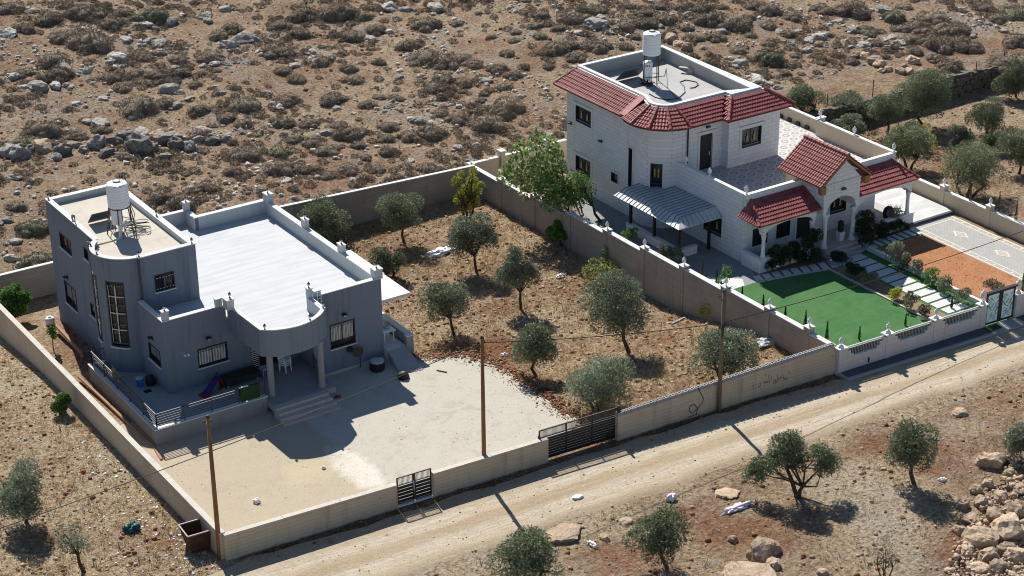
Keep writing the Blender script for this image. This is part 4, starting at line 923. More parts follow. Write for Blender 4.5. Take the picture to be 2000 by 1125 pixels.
# side landing with its ramp and slab canopy
mb = MB(); mb.box(16.41, 17.6, 12.7, 18.6, -1.2, 0.66); mb.build('side_landing', 'coping', gh)
mb = MB(); mb.box(17.75, 18.05, 12.9, 18.6, -1.4, 1.22); mb.box(17.6, 18.05, 12.62, 12.898, -0.4, 1.22); mb.build('landing_wall', 'grey_plain', gh)
mb = MB(); mb.box(17.72, 18.08, 12.9, 18.6, 1.22, 1.27); mb.box(17.57, 18.08, 12.6, 12.898, 1.22, 1.27); mb.build('landing_wall_cap', 'coping', gh)
mb = MB(); mb.hexa([(16.15, 10.9, -0.05), (17.5, 10.7, -0.05), (17.5, 12.66, -0.05), (16.42, 12.69, -0.05), (16.15, 10.9, 0.02), (17.5, 10.7, 0.02), (17.55, 12.66, 0.66), (16.42, 12.69, 0.66)]); mb.build('ramp', 'kerb', gh)
mb = MB(); mb.box(16.41, 18.75, 14.0, 17.6, 2.98, 3.16); mb.build('side_canopy', 'coping', gh)
mb = MB(); fB.box(mb, -0.02, 4.42, 0.0, 0.06, -0.1, 0.16); mb.build('wall_plinth', 'step', gh)

# ------------------------------------------------------------------ roof tanks
def ribbed_tank(parent, x, y, z, r, h):
    prof = [(r*0.97, 0), (r, 0.03)]; n = 6
    for k in range(n):
        z0 = 0.05+(h*0.72-0.05)*k/n; z1 = 0.05+(h*0.72-0.05)*(k+1)/n
        prof += [(r, z0+0.01), (r, z1-0.045), (r*0.955, z1-0.022), (r, z1)]
    prof += [(r, h*0.80), (r*0.97, h*0.86), (r*0.85, h*0.91), (r*0.4, h*0.965), (r*0.34, h*0.97)]
    mb = MB(); mb.lathe(x, y, prof, 36, z); b = mb.build('tank_body', 'tank', parent, False)
    c = MB()
    for k in range(6):
        a = math.pi/3*k+0.2; c.bar((x+r*0.42*math.cos(a), y+r*0.42*math.sin(a), z+h*0.95), (x+r*0.93*math.cos(a), y+r*0.93*math.sin(a), z+h*0.875), 0.16, 0.06)
    c.build('rib', 'tank', b)
    l = MB(); l.lathe(x, y, [(r*0.36, h*0.955), (r*0.36, h*1.0), (r*0.27, h*1.0)], 20, z); lo = l.build('lid_ring', 'black', parent); l = MB(); l.lathe(x, y, [(r*0.27, h*0.97), (r*0.26, h*1.005), (0.02, h*1.01)], 20, z); l.build('lid', 'grey', lo)
def stand(parent, x, y, z0, z1, r, n=6, spread=1.25):
    ring = MB(); P = [(x+r*math.cos(2*math.pi*k/n), y+r*math.sin(2*math.pi*k/n)) for k in range(n)]
    for k in range(n): ring.bar((*P[k], z1-0.03), (*P[(k+1) % n], z1-0.03), 0.06)
    ring.bar((*P[0], z1-0.03), (*P[n//2], z1-0.03), 0.05); ring.bar((*P[1], z1-0.03), (*P[(1+n//2) % n], z1-0.03), 0.05); ring.build('stand_ring', 'steel', parent)
    for k in range(n):
        q = (x+r*spread*math.cos(2*math.pi*k/n), y+r*spread*math.sin(2*math.pi*k/n))
        mb = MB(); mb.bar((*P[k], z1-0.03), (*q, z0), 0.05); mb.build('leg', 'steel', parent)
    hb = MB(); zz = z0+0.55
    for k in (0, 2, 4):
        f = spread-(spread-1)*0.3; a, b = 2*math.pi*k/n, 2*math.pi*((k+1) % n)/n
        hb.bar((x+r*f*math.cos(a), y+r*f*math.sin(a), zz), (x+r*f*math.cos(b), y+r*f*math.sin(b), zz), 0.035)
    hb.build('brace', 'steel', parent)
def heater(name, x, y, z, r, h, lab, label_patch):
    t = thing(name, (x, y, z), lab, 'water heater')
    mb = MB(); mb.lathe(x, y, [(r*0.9, 0), (r, 0.05), (r, h-0.06), (r*0.9, h)], 24, z+0.35); b = mb.build('cylinder', 'pvc', t, True)
    l = MB(); 
    for k in range(3): a = math.radians(205+20*k); l.bar((x+(r+.004)*math.cos(a), y+(r+.004)*math.sin(a), z+h*0.82+0.35), (x+(r+.004)*math.cos(a+.2), y+(r+.004)*math.sin(a+.2), z+h*0.82+0.35), 0.012, 0.12)
    l.build('sticker', label_patch, b)
    s = MB()
    for dx, dy in ((-.2, -.2), (.2, -.2), (.2, .2), (-.2, .2)): s.bar((x+dx, y+dy, z), (x+dx, y+dy, z+0.4), 0.035)
    s.build('stand', 'steel', t)
    return t
def panel(parent, a, b, c, d, back='panel'):
    a, b, c, d = [np.array(p, float) for p in (a, b, c, d)]; n = np.cross(b-a, d-a); n /= np.linalg.norm(n); o = n*0.06
    mb = MB(); mb.hexa([a, b, c, d, a+o, b+o, c+o, d+o]); mb.build('collector_panel', back, parent)
tx, ty, tz = 5.35, 22.75, 7.162
t = thing('water_tank', (tx, ty, tz), 'white ribbed water tank on a tall black stand on the roof of the grey house', 'water tank')
stand(t, tx, ty, tz, tz+1.55, 0.62, 6, 1.35); ribbed_tank(t, tx, ty, tz+1.55, 0.60, 1.50)
t2 = heater('solar_heater', tx-0.12, ty+0.25, tz+0.05, 0.29, 1.15, 'white hot water cylinder with dark collector panel beneath the ribbed tank of the grey house', 'red')
panel(t2, (4.2, 24.0, tz+0.80), (5.5, 24.0, tz+0.80), (5.5, 24.75, tz+0.06), (4.2, 24.75, tz+0.06))
hm = MB()
for q in range(4):
    r3 = random.Random(q); P = []
    for k in range(26):
        a = k*0.5+q; P.append((tx+0.55+0.45*math.cos(a)+0.02*k, ty-0.35+0.4*math.sin(a*0.8)+r3.uniform(-.05, .05), tz+0.06+0.25*(1+math.sin(a*0.37+q))))
    hm.tube(P, 0.018, 5)
hm.tube([(tx+0.6, ty-0.1, tz+1.6), (tx+0.75, ty-0.3, tz+1.0), (tx+0.55, ty-0.5, tz+0.5), (tx+0.1, ty-0.6, tz+0.45), (tx-0.25, ty-0.75, tz+0.1)], 0.022, 5)
hm.tube([(tx+0.62, ty+0.2, tz+3.0), (tx+0.66, ty+0.2, tz+2.0), (tx+0.7, ty+0.1, tz+0.1)], 0.03, 5)
tag(hm.build('pipe_tangle', 'hose', loc=(tx+0.5, ty-0.3, tz)), 'tangle of thin black water pipes under the tank stand on the grey house', 'pipes')
mb = MB(); mb.bar((tx-0.45, ty-0.9, tz), (tx-0.35, ty-0.85, tz+0.75), 0.13); mb.bar((tx-0.35, ty-0.85, tz+0.7), (tx+0.35, ty-0.75, tz+0.72), 0.10); mb.bar((tx-0.8, ty-0.85, tz+0.02), (tx-0.4, ty-1.0, tz+0.02), 0.12)
tag(mb.build('roof_pipe', 'coping', loc=(tx-0.4, ty-0.9, tz)), 'short bent pale pipe standing before the tank stand of the grey house', 'pipe')
# ------------------------------------------------------------------ white house
def tile_slope(mb, a, b, c, d, pitch=0.205, row=0.315, amp=0.045, step=0.05):
    """barrel tiles on the planar quad eave a-b, top c-d (c above a, d above b)"""
    a, b, c, d = [np.array(p, float) for p in (a, b, c, d)]; L = np.linalg.norm(b-a); u = (b-a)/L
    sc, sd_ = (c-a)@u, (d-a)@u; wv = (c-a)-u*sc; hgt = np.linalg.norm(wv); n = np.cross(u, wv); n /= np.linalg.norm(n); n = n if n[2] > 0 else -n
    rows = max(1, round(hgt/row)); lo, hi = min(0, sc), max(L, sd_); cols = int((hi-lo)/pitch)+1; prof = [0.0, 0.55, 0.9, 1.0, 0.9, 0.55]
    S_ = [(lo+pitch*(i+k/6), prof[k]) for i in range(cols) for k in range(6)]+[(lo+pitch*cols, 0.0)]
    m = len(S_)
    for r in range(rows):
        t0, t1 = r/rows, min(1.0, (r+1.12)/rows); vs = []
        for t, off in ((t0, step+0.02), (t1, 0.02)):
            s0, s1 = sc*t, L+(sd_-L)*t
            for s, p in S_:
                q = min(max(s, s0), s1); vs.append(a+u*q+wv*t+n*(off+amp*p*(1 if s0 <= s <= s1 else 0.3)))
        low = []
        s0, s1 = sc*t0, L+(sd_-L)*t0
        for s, p in S_: low.append(a+u*min(max(s, s0), s1)+wv*t0+n*0.0)
        k = len(vs); vs += low
        fs = [(i, i+1, m+i+1, m+i) for i in range(m-1) if not (S_[i+1][0] <= s0 or S_[i][0] >= s1)]
        fs += [(k+i, k+i+1, i+1, i) for i in range(m-1) if not (S_[i+1][0] <= s0 or S_[i][0] >= s1)]
        mb.add(vs, fs)
    return mb
def ridge_caps(mb, p, q, r=0.12, seg=0.38):
    p, q = np.array(p, float), np.array(q, float); L = np.linalg.norm(q-p); n = max(1, round(L/seg))
    for k in range(n):
        a = p+(q-p)*k/n; b = p+(q-p)*min(1, (k+1.1)/n); mb.tube([a, b], [r*1.12, r*0.92], 10)
wh = thing('white_house', (46, 18, 0), 'white stone house with red tiled eaves, a gabled arched porch and a tiled roof terrace', 'house')
W = MB()
fWL = Fr(39.9, 28.6, -90); fLL = Fr(41.3, 18.48, -90); fLF = Fr(41.3, 11.5, 0); fDR = Fr(41.6, 18.3, 0); fBK = Fr(44.9, 17.6, 0)
oWL = [(1.06, 2.83, 4.86, 6.02), (1.10, 2.83, 1.25, 2.45), (5.13, 5.88, 1.88, 2.55), (7.0, 7.42, 1.0, 4.85)]
facade(W, fWL, 7.55, -1.6, 7.0, 0.25, oWL)
oLL = [(3.05, 4.85, 0.95, 2.25)]; facade(W, fLL, 6.75, -0.1, 4.54, 0.22, oLL)
oLF = [(0.65, 1.9, 0.95, 2.15), (2.6, 3.75, 1.0, 2.2), (4.3, 5.75, 0.5, 2.7), (7.05, 8.45, 1.55, 2.9)]
facade(W, fLF, 11.0, -0.1, 3.2, 0.22, oLF); fLF.box(W, 0, 12.55, -0.2, 0.0, 3.2, 4.54)
oDR = [(1.5, 2.55, 3.52, 5.98)]; facade(W, fDR, 3.3, 3.2, 7.0, 0.25, oDR)
oBK = [(1.1, 2.75, 4.66, 5.95)]; facade(W, fBK, 4.3, 3.2, 7.0, 0.25, oBK)
W.box(44.9, 45.15, 17.852, 18.3, 3.2, 7.0); W.box(48.95, 49.2, 17.852, 28.6, -1.5, 7.0); W.box(40.152, 48.948, 28.35, 28.6, -1.6, 7.0)
W.box(52.08, 52.3, 11.722, 28.5, -0.2, 3.2)
wc, wr = np.array([41.6, 20.2]), 1.9
def bay2(mb, r0, r1, a0, a1, z0, z1, n=None):
    n = n or max(1, int(abs(a1-a0)/5)); A = [math.radians(a0+(a1-a0)*i/n) for i in range(n+1)]
    for p, q in zip(A, A[1:]):
        c = lambda r, t: (wc[0]+r*math.cos(t), wc[1]+r*math.sin(t)); mb.prism([c(r0, p), c(r1, p), c(r1, q), c(r0, q)], z0, z1)
BW = (208, 232, 1.4, 4.5)
bay2(W, wr-.25, wr, 154, BW[0], -0.2, 7.0); bay2(W, wr-.25, wr, BW[1], 270, -0.2, 7.0); bay2(W, wr-.25, wr, BW[0], BW[1], -0.2, BW[2]); bay2(W, wr-.25, wr, BW[0], BW[1], BW[3], 7.0)
W.build('wall', 'white_stone', wh)
def wwin(fr, o, style='motif', trim=0.16, parent=None):
    f = window(wh, fr, *o, style, 0.22, False)
    tb = MB(); u0, u1, z0, z1 = o
    fr.box(tb, u0-trim, u0, 0.0, 0.045, z0-trim, z1+trim); fr.box(tb, u1, u1+trim, 0.0, 0.045, z0-trim, z1+trim); fr.box(tb, u0, u1, 0.0, 0.045, z1, z1+trim); fr.box(tb, u0, u1, 0.0, 0.05, z0-trim, z0)
    fr.box(tb, u0-trim*1.3, u1+trim*1.3, 0.0, 0.09, z1+trim, z1+trim+0.07); tb.build('surround', 'trim', f)
    return f
for o_, st in zip(oWL, ('motif', 'motif', 'glass', 'glass')): wwin(fWL, o_, st, 0.16 if st == 'motif' else 0.06)
wwin(fLL, oLL[0], 'motif', 0.10)
for o_, st in zip(oLF[:2]+oLF[3:], ('glass', 'glass', 'motif')): wwin(fLF, o_, st, 0.08)
wwin(fBK, oBK[0], 'motif', 0.17)
for fr, o_, nm in ((fDR, oDR[0], 'terrace_door'), (fLF, oLF[2], 'front_door')):
    mb = MB(); fr.box(mb, o_[0], o_[1], -0.16, -0.10, o_[2], o_[3]); d = mb.build(nm, 'black', wh)
    tb = MB(); fr.box(tb, o_[0]-.14, o_[0], 0, .045, o_[2], o_[3]+.14); fr.box(tb, o_[1], o_[1]+.14, 0, .045, o_[2], o_[3]+.14); fr.box(tb, o_[0], o_[1], 0, .045, o_[3], o_[3]+.14); fr.box(tb, o_[0]-.25, o_[1]+.25, 0, .09, o_[3]+.14, o_[3]+.22); tb.build('surround', 'trim', d)
    hb = MB(); fr.box(hb, o_[1]-.2, o_[1]-.16, -.10, -.05, o_[2]+.9, o_[2]+1.15); hb.build('handle', 'chrome', d)
mb = MB(); a0, a1, z0, z1 = BW
bay2(mb, wr-.1, wr+.02, a0, a0+3, z0, z1, 1); bay2(mb, wr-.1, wr+.02, a1-3, a1, z0, z1, 1); bay2(mb, wr-.1, wr+.02, a0+3, a1-3, z0, z0+.1); bay2(mb, wr-.1, wr+.02, a0+3, a1-3, z1-.1, z1); bay2(mb, wr-.1, wr, a0+3, a1-3, 3.05, 3.2)
f = mb.build('stair_window', 'black', wh); mb = MB(); bay2(mb, wr-.14, wr-.12, a0, a1, z0, z1); bp = mb.build('pane', 'glass', f)
mb = MB(); bay2(mb, wr-.11, wr-.1, a0+7, a0+9.5, 3.5, 4.1, 1); bay2(mb, wr-.11, wr-.1, a0+14.5, a0+17, 3.5, 4.1, 1); mb.build('brass_motif', 'motif', f)
mb = MB(); bay2(mb, wr, wr+.04, a0-3.5, a0, z0, z1+.1, 1); bay2(mb, wr, wr+.04, a1, a1+3.5, z0, z1+.1, 1); bay2(mb, wr, wr+.04, a0, a1, z1, z1+.1); mb.build('surround', 'trim', f)
# red eaves of the upper storey
ZE, ZT = 7.12, 8.02
def arcp(r, a, z): return (wc[0]+r*math.cos(math.radians(a)), wc[1]+r*math.sin(math.radians(a)), z)
T = MB()
tile_slope(T, (39.25, 29.2, ZE), (39.25, 21.45, ZE), (40.85, 28.75, ZT), (40.85, 21.45, ZT))
AA = [156, 184, 212, 241, 270]
for p, q in zip(AA, AA[1:]): tile_slope(T, arcp(2.8, p, ZE-.02), arcp(2.8, q, ZE-.02), arcp(1.2, p, ZT), arcp(1.2, q, ZT))
tile_slope(T, (41.6, 17.42, ZE), (44.2, 17.42, ZE), (41.6, 18.98, ZT), (45.6, 18.98, ZT))
tile_slope(T, (44.2, 17.40, ZE), (44.2, 16.85, ZE), (45.6, 18.98, ZT), (45.6, 18.35, ZT))
tile_slope(T, (44.2, 16.85, ZE), (49.8, 16.85, ZE), (45.6, 18.35, ZT), (48.4, 18.35, ZT))
tile_slope(T, (49.8, 16.85, ZE), (49.8, 29.2, ZE), (48.4, 18.35, ZT), (48.4, 28.75, ZT))
T.build('eave_tiles', 'tile_red', wh)
for a in AA[1:]: R = MB(); ridge_caps(R, arcp(2.82, a, ZE+.06), arcp(1.2, a, ZT+.06), .11); R.build('ridge_tiles', 'tile_red', wh)
R = MB(); R.hexa([(39.2, 21.2, ZE), (39.2, 21.75, ZE), (40.85, 21.75, ZT), (40.85, 21.2, ZT), (39.2, 21.2, ZE+.16), (39.2, 21.75, ZE+.16), (40.85, 21.75, ZT+.16), (40.85, 21.2, ZT+.16)])
R.build('valley_cap', 'tile_red', wh)
for p_, q_, r_ in (((44.2, 16.85, ZE+.06), (45.6, 18.35, ZT+.06), .12), ((49.8, 16.85, ZE+.06), (48.4, 18.35, ZT+.06), .12), ((39.25, 29.2, ZE+.05), (40.85, 28.75, ZT+.05), .10), ((39.22, 29.2, ZE+.04), (39.22, 21.6, ZE+.04), .07)):
    R = MB(); ridge_caps(R, p_, q_, r_); R.build('ridge_tiles', 'tile_red', wh)
sof = MB(); outl = [(39.25, 29.2), (39.25, 21.45)]+[arcp(2.76, a, 0)[:2] for a in range(158, 271, 8)]+[(44.2, 17.42), (44.2, 16.85), (49.8, 16.85), (49.8, 29.2)]
sof.prism(outl, 7.03, 7.10); sof.add([(39.25, 29.2, 7.1), (40.85, 28.75, 7.1), (40.85, 28.75, ZT), (40.85, 28.75, ZT)], [(0, 1, 2)])
sof.build('soffit', 'steel', wh)
ringp = [(40.95, 28.95), (40.95, 21.5)]+[arcp(1.12, a, 0)[:2] for a in range(170, 265, 12)]+[(41.6, 19.08), (45.72, 19.08), (45.72, 18.5), (48.28, 18.5), (48.28, 28.95)]
rg = MB(); rg.strip(ringp, -0.2, 7.1, 8.12); rg.box(41.152, 48.078, 28.75, 28.95, 7.1, 8.12); rg.build('roof_parapet', 'roof_grey', wh)
rc = MB(); rc.strip([(x, y) for x, y in ringp], -0.27, 8.12, 8.19); rc.box(41.222, 48.008, 28.68, 28.95, 8.12, 8.19)
ring2 = [(40.84, 28.8), (40.84, 21.5)]+[arcp(1.24, a, 0)[:2] for a in range(170, 265, 12)]+[(41.6, 18.96), (45.6, 18.96), (45.6, 18.38), (48.38, 18.38), (48.38, 28.8)]
rc.strip(ring2, -0.10, 8.0, 8.075); rc.build('cornice', 'trim', wh)
mb = MB(); mb.prism([(41.1, 28.8), (41.1, 21.5)]+[arcp(0.95, a, 0)[:2] for a in range(170, 265, 12)]+[(41.6, 19.2), (45.85, 19.2), (45.85, 18.65), (48.1, 18.65), (48.1, 28.8)], 7.0, 7.25); mb.build('roof_deck', 'roof_grey', wh)
# roof terrace
mb = MB(); mb.prism([(41.5, 11.7), (53.66, 11.7), (53.66, 18.9), (54.1, 18.9), (54.1, 28.55), (49.2, 28.55), (49.2, 17.6), (44.9, 17.6), (44.9, 18.3), (41.5, 18.3)], 3.22, 3.5); mb.build('terrace_floor', 'terrace_tile', wh)
mb = MB(); mb.box(53.66, 53.86, 11.7, 18.9, 3.0, 4.6); mb.box(53.862, 54.3, 18.7, 18.9, 3.0, 4.7); mb.box(54.1, 54.3, 18.902, 28.6, 3.0, 4.35); mb.build('terrace_parapet', 'cream', wh)
cp = MB(); cp.box(53.62, 53.9, 11.45, 18.66, 4.6, 4.66); cp.box(53.62, 54.36, 18.662, 19.0, 4.7, 4.76); cp.box(54.06, 54.34, 19.002, 28.6, 4.35, 4.41)
cp.box(41.27, 53.618, 11.47, 11.74, 4.54, 4.60); cp.box(41.27, 41.55, 11.742, 18.1, 4.54, 4.60); cp.build('parapet_coping', 'trim', wh)
for x, y, z in ((41.42, 11.62, 4.60), (41.42, 15.2, 4.60), (41.45, 17.6, 4.60), (53.76, 11.6, 4.66), (53.76, 15.3, 4.66), (53.9, 18.8, 4.76)): lamp(wh, x, y, z, 1.05, True, 'terrace_lamp')
mb = MB(); mb.tube([(42.05, 18.22, 6.95), (42.05, 18.22, 3.5)], 0.05, 6); mb.build('downpipe', 'black', wh)
wall_lamp(wh, fDR, 2.05, 6.45, False); wall_lamp(wh, fWL, 4.0, 4.3, False); wall_lamp(wh, fWL, 0.5, 4.5, False)
for k in range(9): MB().box(53.95, 54.08, 20.0+0.9*k, 20.35+0.9*k, 3.5, 3.72).build('terrace_vent', 'black', wh)
# porch: floor, low walls, columns, arches, awnings, gabled portico
mb = MB(); mb.box(41.35, 54.1, 9.95, 11.49, 0.0, 0.48); mb.box(46.0, 48.8, 9.2, 9.948, 0.0, 0.48); mb.box(52.32, 54.1, 11.492, 14.0, 0.0, 0.48); mb.build('porch_floor', 'step', wh)
mb = MB()
for k in range(2): mb.box(46.0+0.02*k, 48.8-0.02*k, 9.2-0.34*(k+1), 9.2-0.34*k-0.002, 0, 0.32-0.16*k)
mb.build('porch_steps', 'step', wh)
o = MB().box(41.12, 41.348, 9.72, 11.48, 0, 0.92).box(41.35, 45.6, 9.72, 9.948, 0, 0.92).build('porch_wall', 'white_stone', wh); MB().box(41.08, 41.40, 9.68, 11.48, 0.92, 0.97).box(41.402, 45.6, 9.68, 9.99, 0.92, 0.97).build('porch_wall_cap', 'trim', o)
o = MB().box(50.9, 54.12, 9.72, 9.948, 0, 0.92).build('porch_wall', 'white_stone', wh); MB().box(50.9, 54.16, 9.68, 9.99, 0.92, 0.97).build('porch_wall_cap', 'trim', o)
def column(x, y, z0, z1, r=0.13):
    mb = MB(); mb.lathe(x, y, [(r*1.5, 0), (r*1.5, .10), (r*1.15, .16), (r*1.08, .3), (r, .42), (r*.93, z1-z0-.36), (r*1.12, z1-z0-.30), (r*1.0, z1-z0-.24), (r*1.4, z1-z0-.1), (r*1.4, z1-z0)], 16, z0); return mb.build('porch_column', 'trim', wh, True)
for x, y, z0, z1, r in ((41.45, 9.85, .97, 2.5, .12), (45.35, 9.85, .97, 2.5, .12), (46.22, 9.6, .48, 2.75, .17), (48.62, 9.6, .48, 2.75, .17), (53.6, 9.85, .97, 2.5, .12)): column(x, y, z0, z1, r)
def arch(mb, fr, L, zs, rise, zt, t, n=14, legs=0.16):
    """wall strip with a segmental arch cut: from u=0..L, spring at zs, crown zs+rise, top zt"""
    fr.box(mb, 0, legs, -t, 0, zs, zt); fr.box(mb, L-legs, L, -t, 0, zs, zt)
    for i in range(n):
        a, b = legs+(L-2*legs)*i/n, legs+(L-2*legs)*(i+1)/n
        f = lambda u: zs+rise*math.sqrt(max(0.0, 1-((u-L/2)/(L/2-legs))**2))
        mb.hexa([fr.p(a, 0, f(a)), fr.p(b, 0, f(b)), fr.p(b, -t, f(b)), fr.p(a, -t, f(a)), fr.p(a, 0, zt), fr.p(b, 0, zt), fr.p(b, -t, zt), fr.p(a, -t, zt)])
ar = MB(); arch(ar, Fr(41.3, 9.75, 0), 4.3, 2.5, 0.55, 3.2, .2); arch(ar, Fr(41.3, 11.48, -90), 1.52, 2.5, 0.5, 3.2, .18, 8, .1); ar.build('porch_arch', 'white_stone', wh); ar = MB()
arch(ar, Fr(49.05, 9.75, 0), 4.75, 2.5, 0.6, 3.3, .2); arch(ar, Fr(53.8, 9.952, 90), 1.6, 2.5, 0.5, 3.3, .2, 8, .1)
ar.build('porch_arch', 'white_stone', wh)
pa = MB(); fP = Fr(45.95, 9.5, 0); arch(pa, fP, 2.97, 2.75, 1.0, 4.75, .26, 16, .2)
pa.hexa([(45.95, 9.5, 4.75), (48.92, 9.5, 4.75), (48.92, 9.76, 4.75), (45.95, 9.76, 4.75), (47.40, 9.5, 6.25), (47.47, 9.5, 6.25), (47.47, 9.76, 6.25), (47.40, 9.76, 6.25)])
pa.box(45.95, 46.15, 9.762, 11.48, 2.75, 4.75); pa.box(48.72, 48.92, 9.762, 11.48, 2.75, 4.75); pa.build('portico', 'white_stone', wh)
mb = MB(); mb.box(45.93, 48.94, 9.44, 9.5, 4.72, 4.79); fP.box(mb, 0.0, 0.5, 0.0, 0.05, 2.7, 2.8); fP.box(mb, 2.47, 2.97, 0, .05, 2.7, 2.8); mb.build('portico_band', 'trim', wh)
wall_lamp(wh, fP, 1.48, 4.25, False); wall_lamp(wh, fLF, 9.1, 1.95, False)
G = MB(); XR, ZR, XL, XRt, ZL = 47.5, 6.5, 45.38, 49.62, 4.85; Y0, Y1 = 9.22, 13.3
tile_slope(G, (XL, Y1, ZL), (XL, Y0, ZL), (XR, Y1, ZR), (XR, Y0, ZR)); tile_slope(G, (XRt, Y0, ZL), (XRt, Y1, ZL), (XR, Y0, ZR), (XR, Y1, ZR)); ridge_caps(G, (XR, Y0, ZR+.06), (XR, Y1, ZR+.06), .13); G.build('gable_tiles', 'tile_red', wh)
gw = MB()
for yy in (Y0+0.02, Y1-0.10):
    for xa in (XL, XRt): gw.hexa([(xa, yy, ZL-.16), (xa, yy+.07, ZL-.16), (XR, yy+.07, ZR-.16), (XR, yy, ZR-.16), (xa, yy, ZL-.01), (xa, yy+.07, ZL-.01), (XR, yy+.07, ZR-.01), (XR, yy, ZR-.01)])
for xa, s in ((XL, 1), (XRt, -1)): gw.hexa([(xa, Y0+.1, ZL-.07), (xa, Y1-.11, ZL-.07), (XR, Y1-.11, ZR-.07), (XR, Y0+.1, ZR-.07), (xa, Y0+.1, ZL-.015), (xa, Y1-.11, ZL-.015), (XR, Y1-.11, ZR-.015), (XR, Y0+.1, ZR-.015)])
gw.box(45.5, 45.85, Y0+.05, Y0+.4, 4.3, 4.78); gw.box(49.1, 49.5, Y0+.05, Y0+.4, 4.3, 4.78)
gw.build('gable_timber', 'wood', wh)
mb = MB(); mb.prism([(46.0, 11.72), (48.9, 11.72), (48.9, 13.2), (46.0, 13.2)], 3.5, 4.85); mb.build('gable_back', 'cream', wh)
for nm, x0, x1, hipl, hipr, zz in (('awning_tiles', 40.85, 46.0, True, False, 3.2), ('awning_tiles', 48.9, 54.25, False, True, 3.3)):
    A2 = MB(); yt, zt = 11.46, 4.16; tl = x0+(0.85 if hipl else 0); tr = x1-(0.85 if hipr else 0); yf = 9.62
    tile_slope(A2, (x0, yf, zz), (x1, yf, zz), (tl, yt, zt), (tr, yt, zt))
    if hipl: tile_slope(A2, (x0, 11.7, zz), (x0, yf, zz), (tl, 11.46, zt), (tl, yt, zt)); ridge_caps(A2, (x0, yf, zz+.07), (tl, yt, zt+.05), .11)
    if hipr: tile_slope(A2, (x1, yf, zz), (x1, 11.7, zz), (tr, yt, zt), (tr, 11.46, zt)); ridge_caps(A2, (x1, yf, zz+.07), (tr, yt, zt+.05), .11)
    o = A2.build(nm, 'tile_red', wh)
    sb = MB(); sb.prism([(x0+.04, yf+.04), (x1-.04, yf+.04), (x1-.04, 11.47), (x0+.04, 11.47)], zz-.07, zz-.01); sb.build('awning_soffit', 'wood', o)
tx2, ty2, tz2 = 44.45, 25.3, 7.25
t = thing('water_tank', (tx2, ty2, tz2), 'white ribbed water tank on thin black legs on the roof of the white house', 'water tank')
stand(t, tx2, ty2, tz2, tz2+2.05, 0.58, 4, 1.15); ribbed_tank(t, tx2, ty2, tz2+2.05, 0.60, 1.62)
t2 = heater('solar_heater', tx2-0.25, ty2+0.05, tz2, 0.32, 1.2, 'white hot water cylinder beside a dark panel on the roof of the white house', 'red')
panel(t2, (42.7, 26.0, tz2+0.9), (44.6, 26.0, tz2+0.9), (44.6, 26.9, tz2+.05), (42.7, 26.9, tz2+.05))
hm = MB(); z = tz2+0.03
hm.tube([at(x, y, z) for x, y in ((1268, 183), (1280, 190), (1300, 195), (1325, 192), (1338, 180), (1336, 168), (1328, 160), (1340, 156), (1360, 160), (1364, 166), (1356, 171), (1348, 172))], 0.035, 5)
hm.tube([at(x, y, z) for x, y in ((1278, 150), (1298, 148), (1301, 133), (1304, 172), (1320, 190))], 0.02, 5)
r3 = random.Random(4)
for q in range(3): hm.tube([(tx2-0.3+r3.uniform(-.6, .3), ty2-.1+r3.uniform(-.6, .6), z+r3.uniform(0, .35)) for k in range(14)], 0.02, 5)
tag(hm.build('roof_hose', 'hose', loc=(tx2, ty2-2, tz2)), 'long black hose snaking over the upper roof of the white house', 'hose')
q = at(1350, 143, 7.25); mb = MB(); mb.box(q[0]-.15, q[0]+.15, q[1]-.2, q[1]+.2, 7.25, 7.55); mb.bar((q[0]-.5, q[1]+.7, 7.6), (q[0]+.2, q[1]-.35, 7.6), .24, .06)
tag(mb.build('roof_block', 'step', loc=(q[0], q[1], 7.25)), 'stub of pale block and board lying on the upper roof of the white house', 'block')
# timber-post pergola with a folded sheet roof
t = thing('pergola', (39.7, 17, 0), 'pergola with a grey ribbed sheet roof on black posts beside the white house', 'pergola')
A, B_, C_, D_ = (37.75, 20.3), (37.75, 13.55), (41.28, 13.55), (41.28, 20.3)
z0, z1 = 2.42, 2.80
rf = MB(); inner = [(38.45, 19.6), (38.45, 14.3), (41.0, 14.3), (41.0, 19.6)]
rf.hexa([(38.45, 14.3, z1-.03), (41.28, 14.3, z1+.05), (41.28, 20.1, z1+.05), (38.45, 20.1, z1-.03), (38.45, 14.3, z1), (41.28, 14.3, z1+.08), (41.28, 20.1, z1+.08), (38.45, 20.1, z1)])
rf.hexa([(37.75, 13.55, z0-.03), (38.45, 14.3, z1-.03), (38.45, 20.1, z1-.03), (37.75, 20.3, z0-.03), (37.75, 13.55, z0), (38.45, 14.3, z1), (38.45, 20.1, z1), (37.75, 20.3, z0)])
rf.hexa([(37.75, 13.55, z0-.03), (41.28, 13.55, z0-.03), (41.28, 14.3, z1+.05), (38.45, 14.3, z1-.03), (37.75, 13.55, z0), (41.28, 13.55, z0+.02), (41.28, 14.3, z1+.08), (38.45, 14.3, z1)])
roof = rf.build('sheet_roof', 'sheet', t); rb = MB()
for k in range(17):
    y = 14.35+k*0.36; rb.bar((38.45, y, z1+.02), (41.26, y, z1+.10), .04, .05); rb.bar((37.76, y-(.3 if k < 2 else 0.02), z0+.02), (38.45, y, z1+.02), .04, .05)
for k in range(9): x = 38.55+k*.33; rb.bar((x-.25 if k < 3 else x, 13.57, z0+.02), (x, 14.3, z1+.03), .04, .05)
rb.build('roof_rib', 'sheet_rib', roof)
for x, y in ((38.55, 19.5), (38.55, 17.0), (38.55, 14.5), (40.9, 14.4)): mb = MB(); mb.bar((x, y, 0), (x, y, 2.55), .16); mb.build('post', 'black', t)
